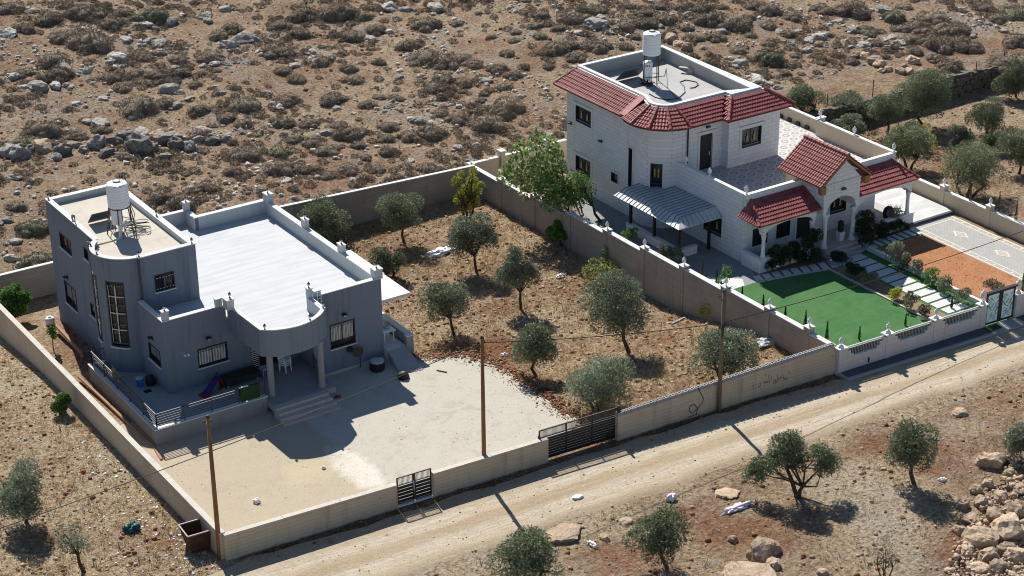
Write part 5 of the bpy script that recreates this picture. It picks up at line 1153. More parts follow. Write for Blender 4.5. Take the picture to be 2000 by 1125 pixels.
mb = MB(); mb.bar((38.5, 14.4, 2.55), (38.5, 19.7, 2.55), .12, .16); mb.bar((38.5, 14.4, 2.55), (41.1, 14.4, 2.55), .12, .16); mb.build('beam', 'black', t)
mb = MB(); mb.box(38.35, 38.65, 14.3, 19.7, 0, .52); mb.box(38.652, 39.9, 14.3, 14.55, 0, .52); mb.build('low_wall', 'white_stone', t)
mb = MB(); mb.box(38.31, 38.69, 14.26, 19.74, .52, .56); mb.box(38.692, 39.94, 14.26, 14.59, .52, .56); mb.build('low_wall_cap', 'trim', t)
# ------------------------------------------------------------------ poles and cables
def pole(px, py, pytop, lab, mat, lean=0.0, x=None):
    b = at(px, py, 0.0) if x is None else np.array(x); zt = ztop(b, pytop)
    t = thing('utility_pole', b, lab, 'utility pole')
    mb = MB(); mb.tube([(b[0], b[1], -0.3), (b[0]+lean*0.5, b[1], zt*0.5), (b[0]+lean, b[1], zt)], [0.125, 0.105, 0.085], 10); mb.build('mast', mat, t, True)
    c = MB(); c.tube([(b[0]+lean, b[1], zt-0.02), (b[0]+lean, b[1], zt+0.12)], [0.10, 0.06], 8); c.build('pole_cap', 'steel', t)
    for k, a in enumerate((0.4, 2.4)):
        c = MB(); c.bar((b[0]+lean, b[1], zt-0.3), (b[0]+lean+0.2*math.cos(a), b[1]+0.2*math.sin(a), zt-0.26), 0.03); c.lathe(b[0]+lean+0.2*math.cos(a), b[1]+0.2*math.sin(a), [(0.03, -.05), (0.05, 0), (0.03, .06)], 8, zt-0.26); c.build('insulator', 'steel', t)
    return b, zt
P1, Z1 = pole(430, 1090, 815, 'orange brown wooden pole standing beside the rusty bin at the wall corner', 'pole')
P2, Z2 = pole(946, 932, 660, 'brown wooden pole at the road wall between the small gate and the sliding gate', 'pole')
P3, Z3 = pole(1404, 803, 570, 'weathered grey brown pole against the wall with the graffiti', 'pole2', 0.0)
def cable(a, b, sag, lab, r=0.022):
    a, b = np.array(a), np.array(b); P = []
    for i in range(25):
        t = i/24; q = a+(b-a)*t; q[2] -= sag*4*t*(1-t); P.append(q)
    tag(MB().tube(P, r, 5).build('overhead_cable', 'hose', loc=tuple((a+b)/2)), lab, 'cable')
A2 = (P2[0], P2[1]+0.1, Z2-0.30)
e = at(-40, 1046, 5.9)
cable(A2, e, 0.25, 'thin overhead cable crossing the yard of the grey house towards the littered field')
C3 = atY(1404, 632, P3[1]+0.12)
cable(A2, C3, 0.18, 'thin overhead cable over the olive plot between two poles')
e2 = at(2040, 440, 5.6); e2 = np.array([C3[0]+27.0, 0, 0]); q = atX(2060, 428, e2[0])
cable(C3, q, 0.35, 'thin overhead cable over the lawn and driveway of the white house')
cl = MB(); cl.bar((P3[0]-.14, P3[1], C3[2]-.25), (P3[0]+.14, P3[1], C3[2]+.02), .22, .2); cl.tube([(P3[0]-.2, P3[1], C3[2]-.1), (P3[0]-.3, P3[1]-.05, C3[2]-.5), (P3[0]-.1, P3[1]-.1, C3[2]-.75), (P3[0], P3[1]-.1, C3[2]-.2)], .025, 5)
tag(cl.build('cable_box', 'hose', loc=(P3[0], P3[1], C3[2])), 'black cable splice box strapped to the weathered pole by the graffiti', 'cable box')

# ------------------------------------------------------------------ things in the grey house plot
b = at(388, 1070, -0.06); t = thing('rubbish_bin', b, 'rusty open topped steel skip at the outer corner of the concrete walls', 'bin')
mb = MB(); lo = [np.array(q) for q in ((-.48, -.42), (.42, -.42), (.42, .42), (-.48, .42))]; a = math.radians(-4); rot2 = lambda q: np.array([q[0]*math.cos(a)-q[1]*math.sin(a), q[0]*math.sin(a)+q[1]*math.cos(a)])
hi = [q*1.42 for q in lo]; bw = b[:2]
for i in range(4):
    p0, p1 = rot2(lo[i])+bw, rot2(lo[(i+1) % 4])+bw; q0, q1 = rot2(hi[i])+bw, rot2(hi[(i+1) % 4])+bw; inn = 0.94
    mb.hexa([(*p0, b[2]+.1), (*p1, b[2]+.1), (*(bw+(p1-bw)*inn), b[2]+.1), (*(bw+(p0-bw)*inn), b[2]+.1), (*q0, b[2]+1.15), (*q1, b[2]+1.15), (*(bw+(q1-bw)*inn), b[2]+1.15), (*(bw+(q0-bw)*inn), b[2]+1.15)])
mb.prism([tuple(rot2(q)+bw) for q in lo], b[2]+.06, b[2]+.12); mb.build('bin_body', 'rust', t)
r = MB()
for i in range(4): r.bar((*(rot2(hi[i])+bw), b[2]+1.17), (*(rot2(hi[(i+1) % 4])+bw), b[2]+1.17), .06, .05)
r.build('rim', 'step', t)
for k in (-1, 1):
    for j in (-1, 1): f = MB(); f.bar((bw[0]+.4*k, bw[1]+.35*j, b[2]-.1), (bw[0]+.4*k, bw[1]+.35*j, b[2]+.12), .08); f.build('foot', 'rust', t)
def chair(root, x, y, z, ang):
    def P(u, v, w): return (x+u*math.cos(ang)-v*math.sin(ang), y+u*math.sin(ang)+v*math.cos(ang), z+w)
    for u in (-.2, .2):
        for v in (-.2, .2): m_ = MB(); m_.bar(P(u*1.15, v*1.15, 0), P(u, v, .43), .045); m_.build('leg', 'pvc', root)
    m_ = MB(); m_.hexa([P(-.23, -.23, .41), P(.23, -.23, .41), P(.23, .23, .41), P(-.23, .23, .41), P(-.23, -.23, .45), P(.23, -.23, .45), P(.23, .23, .45), P(-.23, .23, .45)]); m_.build('seat', 'pvc', root)
    m_ = MB()
    for k in range(5): u = -.2+.1*k; m_.bar(P(u, .22, .45), P(u, .30, .82), .06, .02)
    m_.bar(P(-.24, .30, .83), P(.24, .30, .83), .04, .08); m_.build('backrest', 'pvc', root)
    m_ = MB()
    for s in (-1, 1): m_.bar(P(.25*s, -.2, .62), P(.25*s, .26, .64), .05, .03); m_.bar(P(.25*s, -.2, .43), P(.25*s, -.2, .62), .04)
    m_.build('armrest', 'pvc', root)
for i, (x, y, z, a, lab) in enumerate(((10.55, 13.85, .65, 0.4, 'white plastic chair under the curved porch, lowest of the stack'), (10.55, 13.88, .77, 0.4, 'white plastic chair under the curved porch, middle of the stack'), (10.55, 13.91, .89, 0.4, 'white plastic chair under the curved porch, topmost of the stack'),
        (16.95, 15.2, .66, 2.4, 'white plastic chair standing upright on the side landing of the grey house'))):
    t = thing('plastic_chair', (x, y, z), lab, 'chair', 'white plastic chairs'); chair(t, x, y, z, a)
t = thing('plastic_table', (17.0, 13.9, .66), 'small square white table on the side landing by the ramp', 'table')
mb = MB(); mb.box(16.62, 17.42, 13.5, 14.3, 1.34, 1.38); mb.build('tabletop', 'pvc', t)
for x in (16.72, 17.32):
    for y in (13.6, 14.2): m_ = MB(); m_.bar((x, y, .66), (x, y, 1.34), .05); m_.build('leg', 'pvc', t)
mb = MB(); mb.lathe(17.15, 14.05, [(0.05, 0), (.22, .03), (.22, .12), (.19, .12), (.05, .06)], 14, 1.38); tag(mb.build('basin', 'grey', loc=(17.15, 14.05, 1.38)), 'round grey basin on the small white table', 'basin')
t = thing('long_table', (8.2, 14.2, .65), 'long low table under a black cloth below the shuttered window', 'table')
mb = MB(); mb.box(6.9, 9.0, 13.75, 14.65, 1.06, 1.12); mb.box(6.9, 9.0, 13.74, 13.752, .82, 1.06); mb.box(6.895, 6.91, 13.74, 14.65, .82, 1.06); mb.build('black_cloth', 'cloth', t)
for x in (7.1, 8.85):
    for y in (13.9, 14.5): m_ = MB(); m_.bar((x, y, .65), (x, y, 1.06), .05); m_.build('leg', 'pvc', t)
mb = MB(); 
for y in (13.95, 14.35):
    for x in (9.25, 9.55): mb.bar((x, y, .65), (x, y, 1.05), .05)
mb.box(9.2, 9.6, 13.9, 14.4, 1.05, 1.1); tag(mb.build('plastic_stool', 'grey', loc=(9.4, 14.2, .65)), 'grey plastic stool at the end of the black clothed table', 'stool')
t = thing('toy_slide', (6.0, 14.0, .65), "child's purple plastic slide with a red base on the grey terrace", 'toy')
mb = MB(); P = [(5.55, 13.75, .72), (5.85, 13.85, .82), (6.2, 13.95, 1.12), (6.45, 14.0, 1.35), (6.6, 14.05, 1.38)]
for p, q in zip(P, P[1:]): mb.bar(p, q, .42, .06)
mb.build('chute', 'purple', t)
mb = MB(); mb.bar((5.4, 13.7, .70), (5.75, 13.8, .72), .5, .12); mb.bar((6.9, 14.15, .72), (6.6, 14.05, 1.36), .4, .06); mb.bar((6.55, 13.9, .72), (6.95, 14.35, .72), .12, .12); mb.build('base', 'red', t)
mb = MB(); mb.bar((6.55, 13.9, 1.38), (6.6, 13.9, 1.6), .05); mb.bar((6.6, 14.25, 1.38), (6.65, 14.25, 1.6), .05); mb.build('grip', 'purple', t)
t = thing('toy_stroller', (2.45, 18.0, .65), 'small toy pushchair with a yellow seat by the terrace railing', 'toy')
mb = MB(); mb.bar((2.3, 18.2, 1.0), (2.55, 17.85, .9), .28, .08); mb.bar((2.3, 18.25, 1.0), (2.25, 18.3, 1.35), .28, .06); mb.build('seat', 'yel', t)
mb = MB()
for s in (-.15, .15): mb.bar((2.5+s, 17.7+s, .75), (2.2+s, 18.4+s*.6, 1.45), .035); mb.bar((2.7+s, 18.2+s, .75), (2.3+s, 17.9+s, 1.1), .035)
mb.build('frame', 'grey', t)
for x, y in ((2.4, 17.6), (2.7, 17.85), (2.6, 18.15), (2.85, 18.3)): m_ = MB(); m_.tube([(x, y-.02, .74), (x, y+.02, .74)], .08, 10); m_.build('wheel', 'grey', t)
def blob(name, x, y, z, rx, ry, rz, mat, lab, cat, seed=0, sub=3, amp=0.22, fr=1.6):
    import bmesh
    bm = bmesh.new(); bmesh.ops.create_icosphere(bm, subdivisions=sub, radius=1.0)
    for v in bm.verts:
        k = 1+amp*noise.fractal(v.co*fr+Vector((seed*7.1, seed, 3)), 1, 2, 3); v.co = Vector((v.co.x*k*rx, v.co.y*k*ry, max(-0.6, v.co.z)*k*rz))
    me = bpy.data.meshes.new(name); bm.to_mesh(me); bm.free(); me.materials.append(MAT[mat]); me.polygons.foreach_set('use_smooth', [True]*len(me.polygons))
    o = bpy.data.objects.new(name, me); COL.objects.link(o); o.location = (x, y, z+rz*0.5); return tag(o, lab, cat)
blob('rubbish_sack', 3.75, 16.6, .65, .28, .25, .42, 'hose', 'black rubbish sack against the grey wall on the terrace', 'sack', 1)
t = thing('bucket', (3.2, 16.5, .65), 'dark bucket with a pale lid beside the black sack on the terrace', 'bucket')
mb = MB(); mb.lathe(3.2, 16.75, [(.17, 0), (.21, .5)], 16, .65); mb.build('bucket_body', 'blue', t); mb = MB(); mb.lathe(3.2, 16.75, [(.22, .5), (.22, .54), (.05, .56)], 16, .65); mb.build('lid', 'grey', t)
tag(MB().box(3.1, 3.5, 15.85, 16.2, .65, .665).build('drain_grate', 'black', loc=(3.3, 16, .65)), 'square dark drain grate in the terrace floor', 'grate')
mb = MB(); mb.box(6.65, 7.78, 11.41, 11.44, 1.0, 1.80); mb.box(6.65, 7.78, 11.44, 11.56, 1.78, 1.81); mb.box(6.65, 7.78, 11.56, 11.58, 1.3, 1.79); tag(mb.build('green_mat', 'dkgreen', loc=(7.2, 11.5, 1)), 'dark green mat hung over the terrace railing by the porch column', 'mat')
mb = MB(); mb.bar((6.62, 11.5, 1.84), (7.15, 11.48, 1.84), .1, .03); tag(mb.build('green_cloth', 'turq', loc=(6.9, 11.5, 1.84)), 'narrow pale green cloth on top of the terrace railing', 'cloth')
t = thing('barrel', (15.4, 12.3, 0), 'black barrel with a pale grey lid beside the concrete ramp', 'barrel')
mb = MB(); mb.lathe(15.4, 12.2, [(.38, 0), (.43, .1), (.43, .22), (.40, .25), (.43, .28), (.42, .5), (.38, .52)], 24); mb.build('barrel_body', 'tyre', t); mb = MB(); mb.lathe(15.4, 12.2, [(.40, .52), (.40, .57), (.3, .6), (.03, .62)], 24); mb.build('lid', 'grey', t)
blob('rubbish_sack', 16.1, 10.5, 0, .33, .3, .28, 'tyre', 'black rubbish sack on the yard at the foot of the ramp', 'sack', 4)
t = thing('satellite_dish', (14.6, 12.95, 0), 'small dark dish on a bent pole under the shuttered window of the grey house', 'dish')
mb = MB(); mb.tube([(14.75, 12.95, 0), (14.75, 12.92, .8), (14.6, 12.88, 1.05)], .03, 6); mb.build('mast', 'steel', t)
mb = MB(); n = 18
vs = [(14.55, 12.84, 1.08)]+[(14.55+.33*math.cos(2*math.pi*k/n), 12.74-.04*math.sin(2*math.pi*k/n), 1.12+.33*math.sin(2*math.pi*k/n)) for k in range(n)]
mb.add(vs, [(0, 1+k, 1+(k+1) % n) for k in range(n)]); mb.add([(x, y+.02, z) for x, y, z in vs], [(0, 1+(k+1) % n, 1+k) for k in range(n)]); mb.build('dish', 'steel', t)
mb = MB(); mb.box(14.05, 14.3, 12.95, 13.13, 1.15, 1.42); tag(mb.build('meter_box', 'black', loc=(14.2, 13.1, 1.2)), 'small black box on the wall below the shuttered window', 'meter box')
def blobs(px, py, rx, rz, mat, lab, name='litter', seed=0, z=0.0, cat='litter', ry=None):
    q = ground(px, py) if z is None else at(px, py, z); return blob(name, q[0], q[1], q[2], rx, ry or rx, rz, mat, lab, cat, seed, 3, .5, 2.4)
blobs(501, 981, .17, .15, 'litter', 'white plastic bag lying in the middle of the tan yard', 'plastic_bag', 3)
blobs(632, 915, .10, .10, 'litter', 'small pale stone on the yard beside the white splash', 'yard_stone', 5)
blobs(660, 776, .17, .09, 'red', 'red plastic toy on the shaded yard beside the porch steps', 'plastic_toy', 6, ry=.1)
blobs(612, 806, .24, .05, 'blue', 'crumpled blue plastic sheet at the foot of the porch steps', 'plastic_sheet', 7, ry=.18)
blobs(794, 738, .1, .06, 'steel', 'dark lump of scrap on the yard near the ramp', 'scrap', 8)
mb = MB(); a_, b_ = at(853, 724), at(873, 728); mb.bar(a_+[0, 0, .03], b_+[0, 0, .03], .05); tag(mb.build('stick', 'bark', loc=tuple(a_)), 'short dark stick on the pale yard by the olive plot', 'stick')
blobs(1128, 971, .28, .04, 'litter', 'flat white box flattened on the dirt road', 'flattened_box', 9, .04, ry=.2)
# white house odds and ends
t = thing('spare_tyre', (52.6, 10.5, .48), 'black tyre with a pale hub leaning in the porch of the white house', 'tyre')
mb = MB(); R_, r_ = .36, .13; n = 22
vs, fs = [], []
for i in range(n):
    a = 2*math.pi*i/n
    for j in range(8):
        b = 2*math.pi*j/8; rr = R_+r_*math.cos(b); vs.append((52.6+rr*math.cos(a), 10.45+r_*math.sin(b)+.1*math.sin(a), .98+rr*math.sin(a)))
for i in range(n):
    for j in range(8): fs.append((i*8+j, ((i+1) % n)*8+j, ((i+1) % n)*8+(j+1) % 8, i*8+(j+1) % 8))
mb.add(vs, fs).build('tyre', 'tyre', t, True); mb = MB(); mb.tube([(52.6, 10.40, .98), (52.6, 10.52, .98)], .24, 16); mb.build('hub', 'step', t)
t = thing('planter', (48.2, 9.55, .48), 'white square planter with a dark clipped plant beside the portico column', 'planter')
mb = MB(); mb.hexa([(47.75, 9.75, .48), (48.05, 9.75, .48), (48.05, 10.05, .48), (47.75, 10.05, .48), (47.68, 9.68, 1.1), (48.12, 9.68, 1.1), (48.12, 10.12, 1.1), (47.68, 10.12, 1.1)]); mb.build('pot', 'trim', t)
# ------------------------------------------------------------------ foliage
def leaf_quads(c, out, ln, wd, g, bend=0.5):
    """c (n,3) centres, out (n,3) outward directions -> leaf quads that point loosely outwards"""
    n = len(c); d = out*bend+g.normal(size=(n, 3))*0.75; d /= np.linalg.norm(d, axis=1)[:, None]+1e-9
    s = np.cross(d, g.normal(size=(n, 3))); s /= np.linalg.norm(s, axis=1)[:, None]+1e-9
    L = (ln*g.uniform(0.7, 1.3, n))[:, None]; Wd = (wd*g.uniform(0.7, 1.3, n))[:, None]
    v = np.stack([c-d*L/2, c+s*Wd/2, c+d*L/2, c-s*Wd/2], 1).reshape(-1, 3)
    return v, np.arange(n*4).reshape(n, 4)
def crown_points(K, n, g, lobe=(0.34, 0.52), flat=0.0, fill=0.55):
    """points in a unit crown made of K leaf clumps, with their outward directions and the clump centres"""
    C = []
    while len(C) < K:
        p = g.normal(size=3); p /= np.linalg.norm(p); p = p*g.uniform(0.35, 0.72)
        if p[2] < -0.6: continue
        if all(np.linalg.norm(p-q) > 0.30 for q in C) or g.random() < 0.08: C.append(p)
    C = np.array(C); R = g.uniform(*lobe, K); w_ = R**2/np.sum(R**2); k = g.choice(K, n, p=w_)
    d = g.normal(size=(n, 3)); d /= np.linalg.norm(d, axis=1)[:, None]; d[:, 2] = np.where(d[:, 2] < -0.72, -d[:, 2], d[:, 2])
    r = R[k]*(fill+(1.05-fill)*g.random(n)**0.6)
    return C[k]+d*r[:, None], d, C, k
def tree(name, label, cat, bpx, cpx, w_, h_, mat='olive', n=None, leaf=(0.165, 0.056), K=11, seed=0, trunks=1, group=None, lobe=(0.34, 0.52), trunk_r=0.085, base=None, fill=0.5, showtrunk=True, bend=0.5, lobes=None):
    g = np.random.default_rng(seed*13+7); b = ground(*bpx) if base is None else np.array(base, float)
    z = ztop(b, cpx[1]); px_ = pix((b[0], b[1], z))[0]; mp_ = mpp((b[0], b[1], z)); c = np.array([b[0], b[1], z])+CAM_R*(cpx[0]-px_)*mp_
    rx = w_/2*mp_; hh = h_/2*mp_; rz = math.sqrt(max((hh*hh-(0.43*rx*0.85)**2), (0.45*rx)**2))/0.9; ry = rx*0.92
    n = n or int(1500+760*rx*rz*4)
    P, D, Cl, k = crown_points(K, n, g, lobe, fill=fill); S3 = np.array([rx, ry, rz])*1.10
    if lobes:
        Cl = np.array([((px2-cpx[0])*mp_*CAM_R+np.array([0, 0, -(py2-cpx[1])*mp_/0.9])+fwd*g.uniform(-.5, .5)) for px2, py2, _ in lobes]); R_ = np.array([r2*mp_ for _, _, r2 in lobes]); k = g.choice(len(Cl), n, p=R_**2/np.sum(R_**2))
        P = Cl[k]+D*(R_[k]*(fill+(1.1-fill)*g.random(n)**.6))[:, None]*np.array([1, 1, .9]); P = P/S3; Cl = Cl/S3
    P = P*S3+c-b; lowcut = 0.12; ok = P[:, 2] > lowcut; P, D, k = P[ok], D[ok], k[ok]
    t = thing(name, b, label, cat, group)
    v, f = leaf_quads(P, D, leaf[0], leaf[1], g, bend); lb = g.random(len(Cl))
    tint = np.clip(0.55*lb[k]+0.6*g.random(len(P))-0.1, 0, 1)
    fast_mesh('crown', v, f, mat, tint, parent=t)
    if showtrunk:
        mb = MB(); o3 = b
        for q in range(trunks):
            a = 2*math.pi*q/trunks+seed; st = np.array([0.12*math.cos(a)*(trunks > 1), 0.12*math.sin(a)*(trunks > 1), -0.15])
            top = (c-b)*np.array([0.55, 0.55, 0.62])+np.array([0.45*rx*math.cos(a), 0.45*rx*math.sin(a), 0])*(trunks > 1)
            mid = st*0.5+top*0.5+g.normal(size=3)*np.array([.09, .09, .03])*rx
            mb.tube([o3+st, o3+mid, o3+top], [trunk_r*1.25, trunk_r, trunk_r*0.72], 8)
            idx = g.permutation(len(Cl))[:7]
            for i in idx:
                e = Cl[i]*S3*0.95+c-b
                if e[2] < 0.2: continue
                m1 = top*0.5+e*0.5+g.normal(size=3)*0.08*rx; mb.tube([o3+mid*0.35+top*0.65, o3+m1, o3+e], [trunk_r*.6, trunk_r*.4, trunk_r*.12], 5)
        mb.build('trunk', 'bark', t, True)
    return t
OL = 'olive trees in the grey house plot'
for i, (lab, bp, cp, w_, h_, mt, kw) in enumerate([
    ('round headed olive tree on a thin trunk nearest the tall rear wall', (790, 472), (786, 411), 94, 74, 'olive', dict(K=13)),
    ('olive tree with a forked trunk beside the white sheet on the ground', (932, 532), (922, 468), 96, 92, 'olive_grey', dict(K=12, trunks=1)),
    ('loose thin crowned olive tree in the middle of the dry plot', (1018, 605), (1015, 537), 88, 98, 'olive_grey', dict(K=10, lobe=(.28, .42))),
    ('olive tree with a low wide crown beyond the edge of the pale yard', (888, 655), (872, 592), 102, 96, 'olive_grey', dict(K=12)),
    ('olive tree whose short trunk stands where the yard slab ends', (1050, 735), (1040, 676), 102, 84, 'olive', dict(K=12)),
    ('largest olive tree of the dry plot, with a bare leaning trunk', (1230, 688), (1207, 598), 134, 128, 'olive_grey', dict(K=14, trunk_r=.11)),
    ('bushy silver green olive behind the sliding gate', (1168, 800), (1165, 748), 150, 108, 'olive_grey', dict(K=18, trunks=3)),
    ('bushy pale olive behind the graffiti wall and weathered pole', (1412, 745), (1415, 692), 134, 118, 'olive_grey', dict(K=18, trunks=3)),
    ('dense olive tree rising behind the roof parapet of the grey house', (640, 475), (632, 432), 120, 92, 'olive', dict(K=14, trunks=2)),
    ('small dense olive bush behind the side canopy of the grey house', (762, 545), (756, 513), 64, 64, 'olive', dict(K=9, trunks=2))]):
    tree('olive_tree', lab, 'olive tree', bp, cp, w_, h_, mt, seed=i+1, group=OL, **kw)
tree('yellow_shrub', 'yellow green upright shrub in the corner of the rear and dividing walls', 'shrub', (912, 428), (911, 375), 66, 92, 'yellow', leaf=(.26, .07), seed=31, trunks=3, n=1500, bend=.9, lobes=[(893, 356, 11), (900, 340, 7), (925, 338, 9), (922, 352, 11), (910, 372, 15), (897, 388, 13), (928, 372, 13), (940, 362, 8), (926, 392, 12), (912, 408, 11)])
tree('wall_shrub', 'small bright green shrub against the dark dividing wall', 'shrub', (1100, 478), (1097, 452), 58, 38, 'green', leaf=(.22, .12), K=7, seed=32, trunks=2)
tree('wild_vine', 'sprawling yellow green ground plant under the dividing wall', 'plant', (1180, 548), (1180, 532), 100, 46, 'weed', n=1100, leaf=(.16, .10), K=12, seed=33, showtrunk=False, lobe=(.3, .4))
tree('sapling', 'thin green sapling beside the dividing wall', 'sapling', (1185, 530), (1183, 503), 26, 52, 'green', n=220, leaf=(.2, .1), K=5, seed=34)
tree('weed_clump', 'dry olive green weeds at the foot of the dividing wall', 'weeds', (1280, 575), (1283, 553), 46, 52, 'shrub_green', n=500, leaf=(.2, .03), K=6, seed=35, showtrunk=False)
tree('weed_clump', 'pale leaved weed by the wall near the weathered pole', 'weeds', (1376, 625), (1376, 607), 34, 30, 'yellow', n=240, leaf=(.14, .08), K=5, seed=36, showtrunk=False)
# white house garden
tree('broad_leaved_tree', 'tall loose broad leaved tree growing over the dividing wall', 'tree', (0, 0), (1040, 316), 168, 160, 'fig', n=1600, leaf=(.30, .19), K=22, seed=41, trunks=3, lobe=(.15, .28), base=(37.3, 25.2, -0.45), trunk_r=.07, fill=.35)
tree('broad_leaved_shrub', 'dense dark green shrub below the loose broad leaved tree', 'shrub', (0, 0), (1080, 372), 130, 84, 'fig', n=2300, leaf=(.24, .15), K=12, seed=44, trunks=2, base=(37.6, 23.6, -0.3), trunk_r=.05)
tree('citrus_tree', 'small bright green round tree against the stone wall of the white house', 'tree', (0, 0), (1140, 372), 62, 76, 'green', n=1700, leaf=(.15, .09), K=10, seed=42, base=(38.0, 21.8, -0.05))
def slim(bp, h_px, w_px, lab, mat='cypress', z=0.0, nm='cypress', n=420, group=None):
    b = at(bp[0], bp[1], z); zt = ztop(b, bp[1]-h_px); h = zt-b[2]; r = w_px/2*mpp(b); g = np.random.default_rng(int(bp[0]*7+bp[1]))
    u = g.random(n)**0.8; a = g.random(n)*2*math.pi; rad = r*np.sqrt(g.random(n))*np.clip(np.minimum(1.25*(1-u), 0.45+2.5*u), 0.06, 1)
    P = np.stack([rad*np.cos(a), rad*np.sin(a), u*h], 1); D = np.stack([.3*np.cos(a), .3*np.sin(a), np.ones(n)*1.6], 1)
    v, f = leaf_quads(P, D, .13, .035, g, 1.0); t = thing(nm, b, lab, 'cypress', group); fast_mesh('foliage', v, f, mat, g.random(n), parent=t)
    MB().tube([b, b+np.array([0, 0, h*.8])], [.03, .01], 5).build('stem', 'bark', t)
for i, (bp, h_, w_, lab, z) in enumerate([((1449, 584), 24, 6, 'tiny cypress seedling on the lawn just past the lamp pier by the patio corner', 0), ((1490, 604), 28, 7, 'small cypress on the lawn below the patio, second from the sapling', 0), ((1533, 628), 30, 7, 'small cypress on the lawn whose tip touches the tiled roof shadow', 0),
    ((1572, 646), 40, 9, 'tallest of the small cypresses inside the dividing wall of the lawn', 0), ((1614, 668), 40, 9, 'small cypress in the lawn corner where the two walls meet', 0), ((1678, 664), 26, 5, 'tiny cypress behind the first railing of the pink stone wall', 0), ((1768, 636), 22, 5, 'tiny cypress behind the second railing of the pink stone wall', 0), ((1858, 602), 22, 6, 'tiny cypress behind the third railing, at the end of the slab path', 0),
    ((1371, 548), 46, 9, 'slim cypress standing on the dark side patio behind the wall', 0), ((1399, 560), 36, 8, 'slim cypress beside the pale patio corner slab', 0), ((1891, 424), 64, 11, 'slim cypress before the cream side wall at the head of the driveway', 0), ((1946, 446), 72, 11, 'tallest slim cypress in the wall bed beside the driveway', 0), ((1980, 462), 72, 11, 'slim cypress in the wall bed nearest the end of the driveway', 0), ((1996, 572), 44, 10, 'slim cypress on the red soil behind the road wall', 0)]):
    slim(bp, h_, w_, lab, 'cypress', z, group='slim cypresses')
tree('sapling', 'pale leaved young sapling at the patio corner by the lawn', 'sapling', (0, 0), (1415, 536), 30, 52, 'green', n=170, leaf=(.2, .12), K=5, seed=46, base=at(1416, 570, 0), trunk_r=.03)
def bush(px, py, w_, h_, mat, lab, nm='garden_bush', z=0.02, n=None, leaf=(.13, .06), seed=0, cat='bush', group=None, K=7, bend=.5):
    w_, h_ = w_*1.22, h_*1.22; return tree(nm, lab, cat, (0, 0), (px, py-h_/2), w_, h_, mat, n=n or int(420+w_*h_*(0.8 if mat == 'dark_leaf' else .4)), leaf=leaf, K=K, seed=seed+60, group=group, base=at(px, py, z), showtrunk=False, bend=bend)
for i, a in enumerate([(1502, 528, 34, 34, 'dark_leaf', 'dark bush at the corner of the porch wall of the white house'), (1528, 524, 36, 44, 'dark_leaf', 'dark upright bush before the porch between the two thin columns'), (1556, 516, 40, 34, 'dark_leaf', 'low dark bush before the porch wall, beside the round bush'), (1588, 512, 42, 54, 'dark_leaf', 'round dark bush beside the portico steps'),
    (1688, 482, 52, 56, 'dark_leaf', 'large round dark bush just past the portico column'), (1722, 466, 30, 34, 'dark_leaf', 'dark bush between the large round bush and the corner column'), (1752, 456, 34, 24, 'dark_leaf', 'low dark plant before the corner column of the porch'),
    (1640, 512, 30, 26, 'dark_leaf', 'dark bush in the white stone ring by the slab path'), (1668, 540, 34, 24, 'dark_leaf', 'dark bush in the long bed, first below the stone ring'), (1696, 556, 38, 26, 'shrub_green', 'grey green bush in the long bed at the lawn edge shadow'), (1748, 586, 26, 20, 'yellow', 'yellow green bush in the sunlit end of the long bed'), (1776, 602, 30, 26, 'shrub_green', 'straggly bush in the long bed beside the pale slabs'), (1806, 616, 26, 20, 'shrub', 'brown bush in the long bed nearest the road wall'),
    (1745, 512, 32, 34, 'olive_grey', 'rose bush at the edge of the tiled roof shadow on the red soil'), (1764, 528, 30, 30, 'olive', 'rose bush on the red soil, just into the sun'), (1790, 538, 30, 26, 'olive_grey', 'rose bush with one white bloom midway along the path kerb'), (1818, 556, 34, 28, 'green', 'bright rose bush midway along the path kerb'), (1846, 572, 34, 28, 'olive', 'rose bush low along the path kerb before the last one'), (1880, 590, 34, 24, 'olive_grey', 'rose bush at the end of the path kerb by the gate pier'),
    (1940, 575, 40, 22, 'shrub_green', 'straggly green bush on the red soil behind the garden gate'), (1916, 428, 22, 26, 'green', 'green bush with pale blooms against the cream side wall'), (1300, 510, 34, 34, 'shrub_green', 'thin straggly bush behind the dividing wall before the pergola'), (1232, 470, 28, 22, 'green', 'small green bush between the dividing wall and the pergola'), (1322, 516, 26, 30, 'olive_grey', 'thin grey bush at the pergola corner post')]):
    bush(*a, seed=i)
t = tree('spiky_palm', 'spiky young palm beside the corner column of the white house porch', 'palm', (0, 0), (1752, 424), 34, 50, 'olive_grey', n=160, leaf=(.75, .06), K=4, seed=91, base=at(1752, 448, 0.02), bend=1.2)
fl = MB()
for px, py in ((1790, 525), (1822, 547), (1848, 549), (1725, 493), (1733, 500), (1650, 500), (1623, 508), (1518, 520), (1926, 412), (1920, 425), (1300, 482), (1308, 498)):
    q = at(px, py, .5); fl.lathe(q[0], q[1], [(.03, 0), (.09, .04), (.05, .1)], 6, q[2]-.05)
tag(fl.build('rose_bloom', 'litter', loc=at(1790, 525, .5)), 'pale rose blooms dotted over the garden bushes of the white house', 'flowers', kind='stuff')
mb = MB(); q = at(1640, 510, 0)
for k in range(14): a = 2*math.pi*k/14; mb.box(q[0]+.75*math.cos(a)-.13, q[0]+.75*math.cos(a)+.13, q[1]+.55*math.sin(a)-.12, q[1]+.55*math.sin(a)+.12, 0, .14+.05*rng.random())
tag(mb.build('stone_ring', 'kerb', loc=q), 'ring of pale stones round the bush at the head of the slab path', 'stone ring')
MB().lathe(47.9, 9.9, [(.1, 1.05), (.19, 1.2), (.19, 1.75), (.08, 1.85)], 10).build('clipped_plant', 'dark_leaf', bpy.data.objects['planter'])
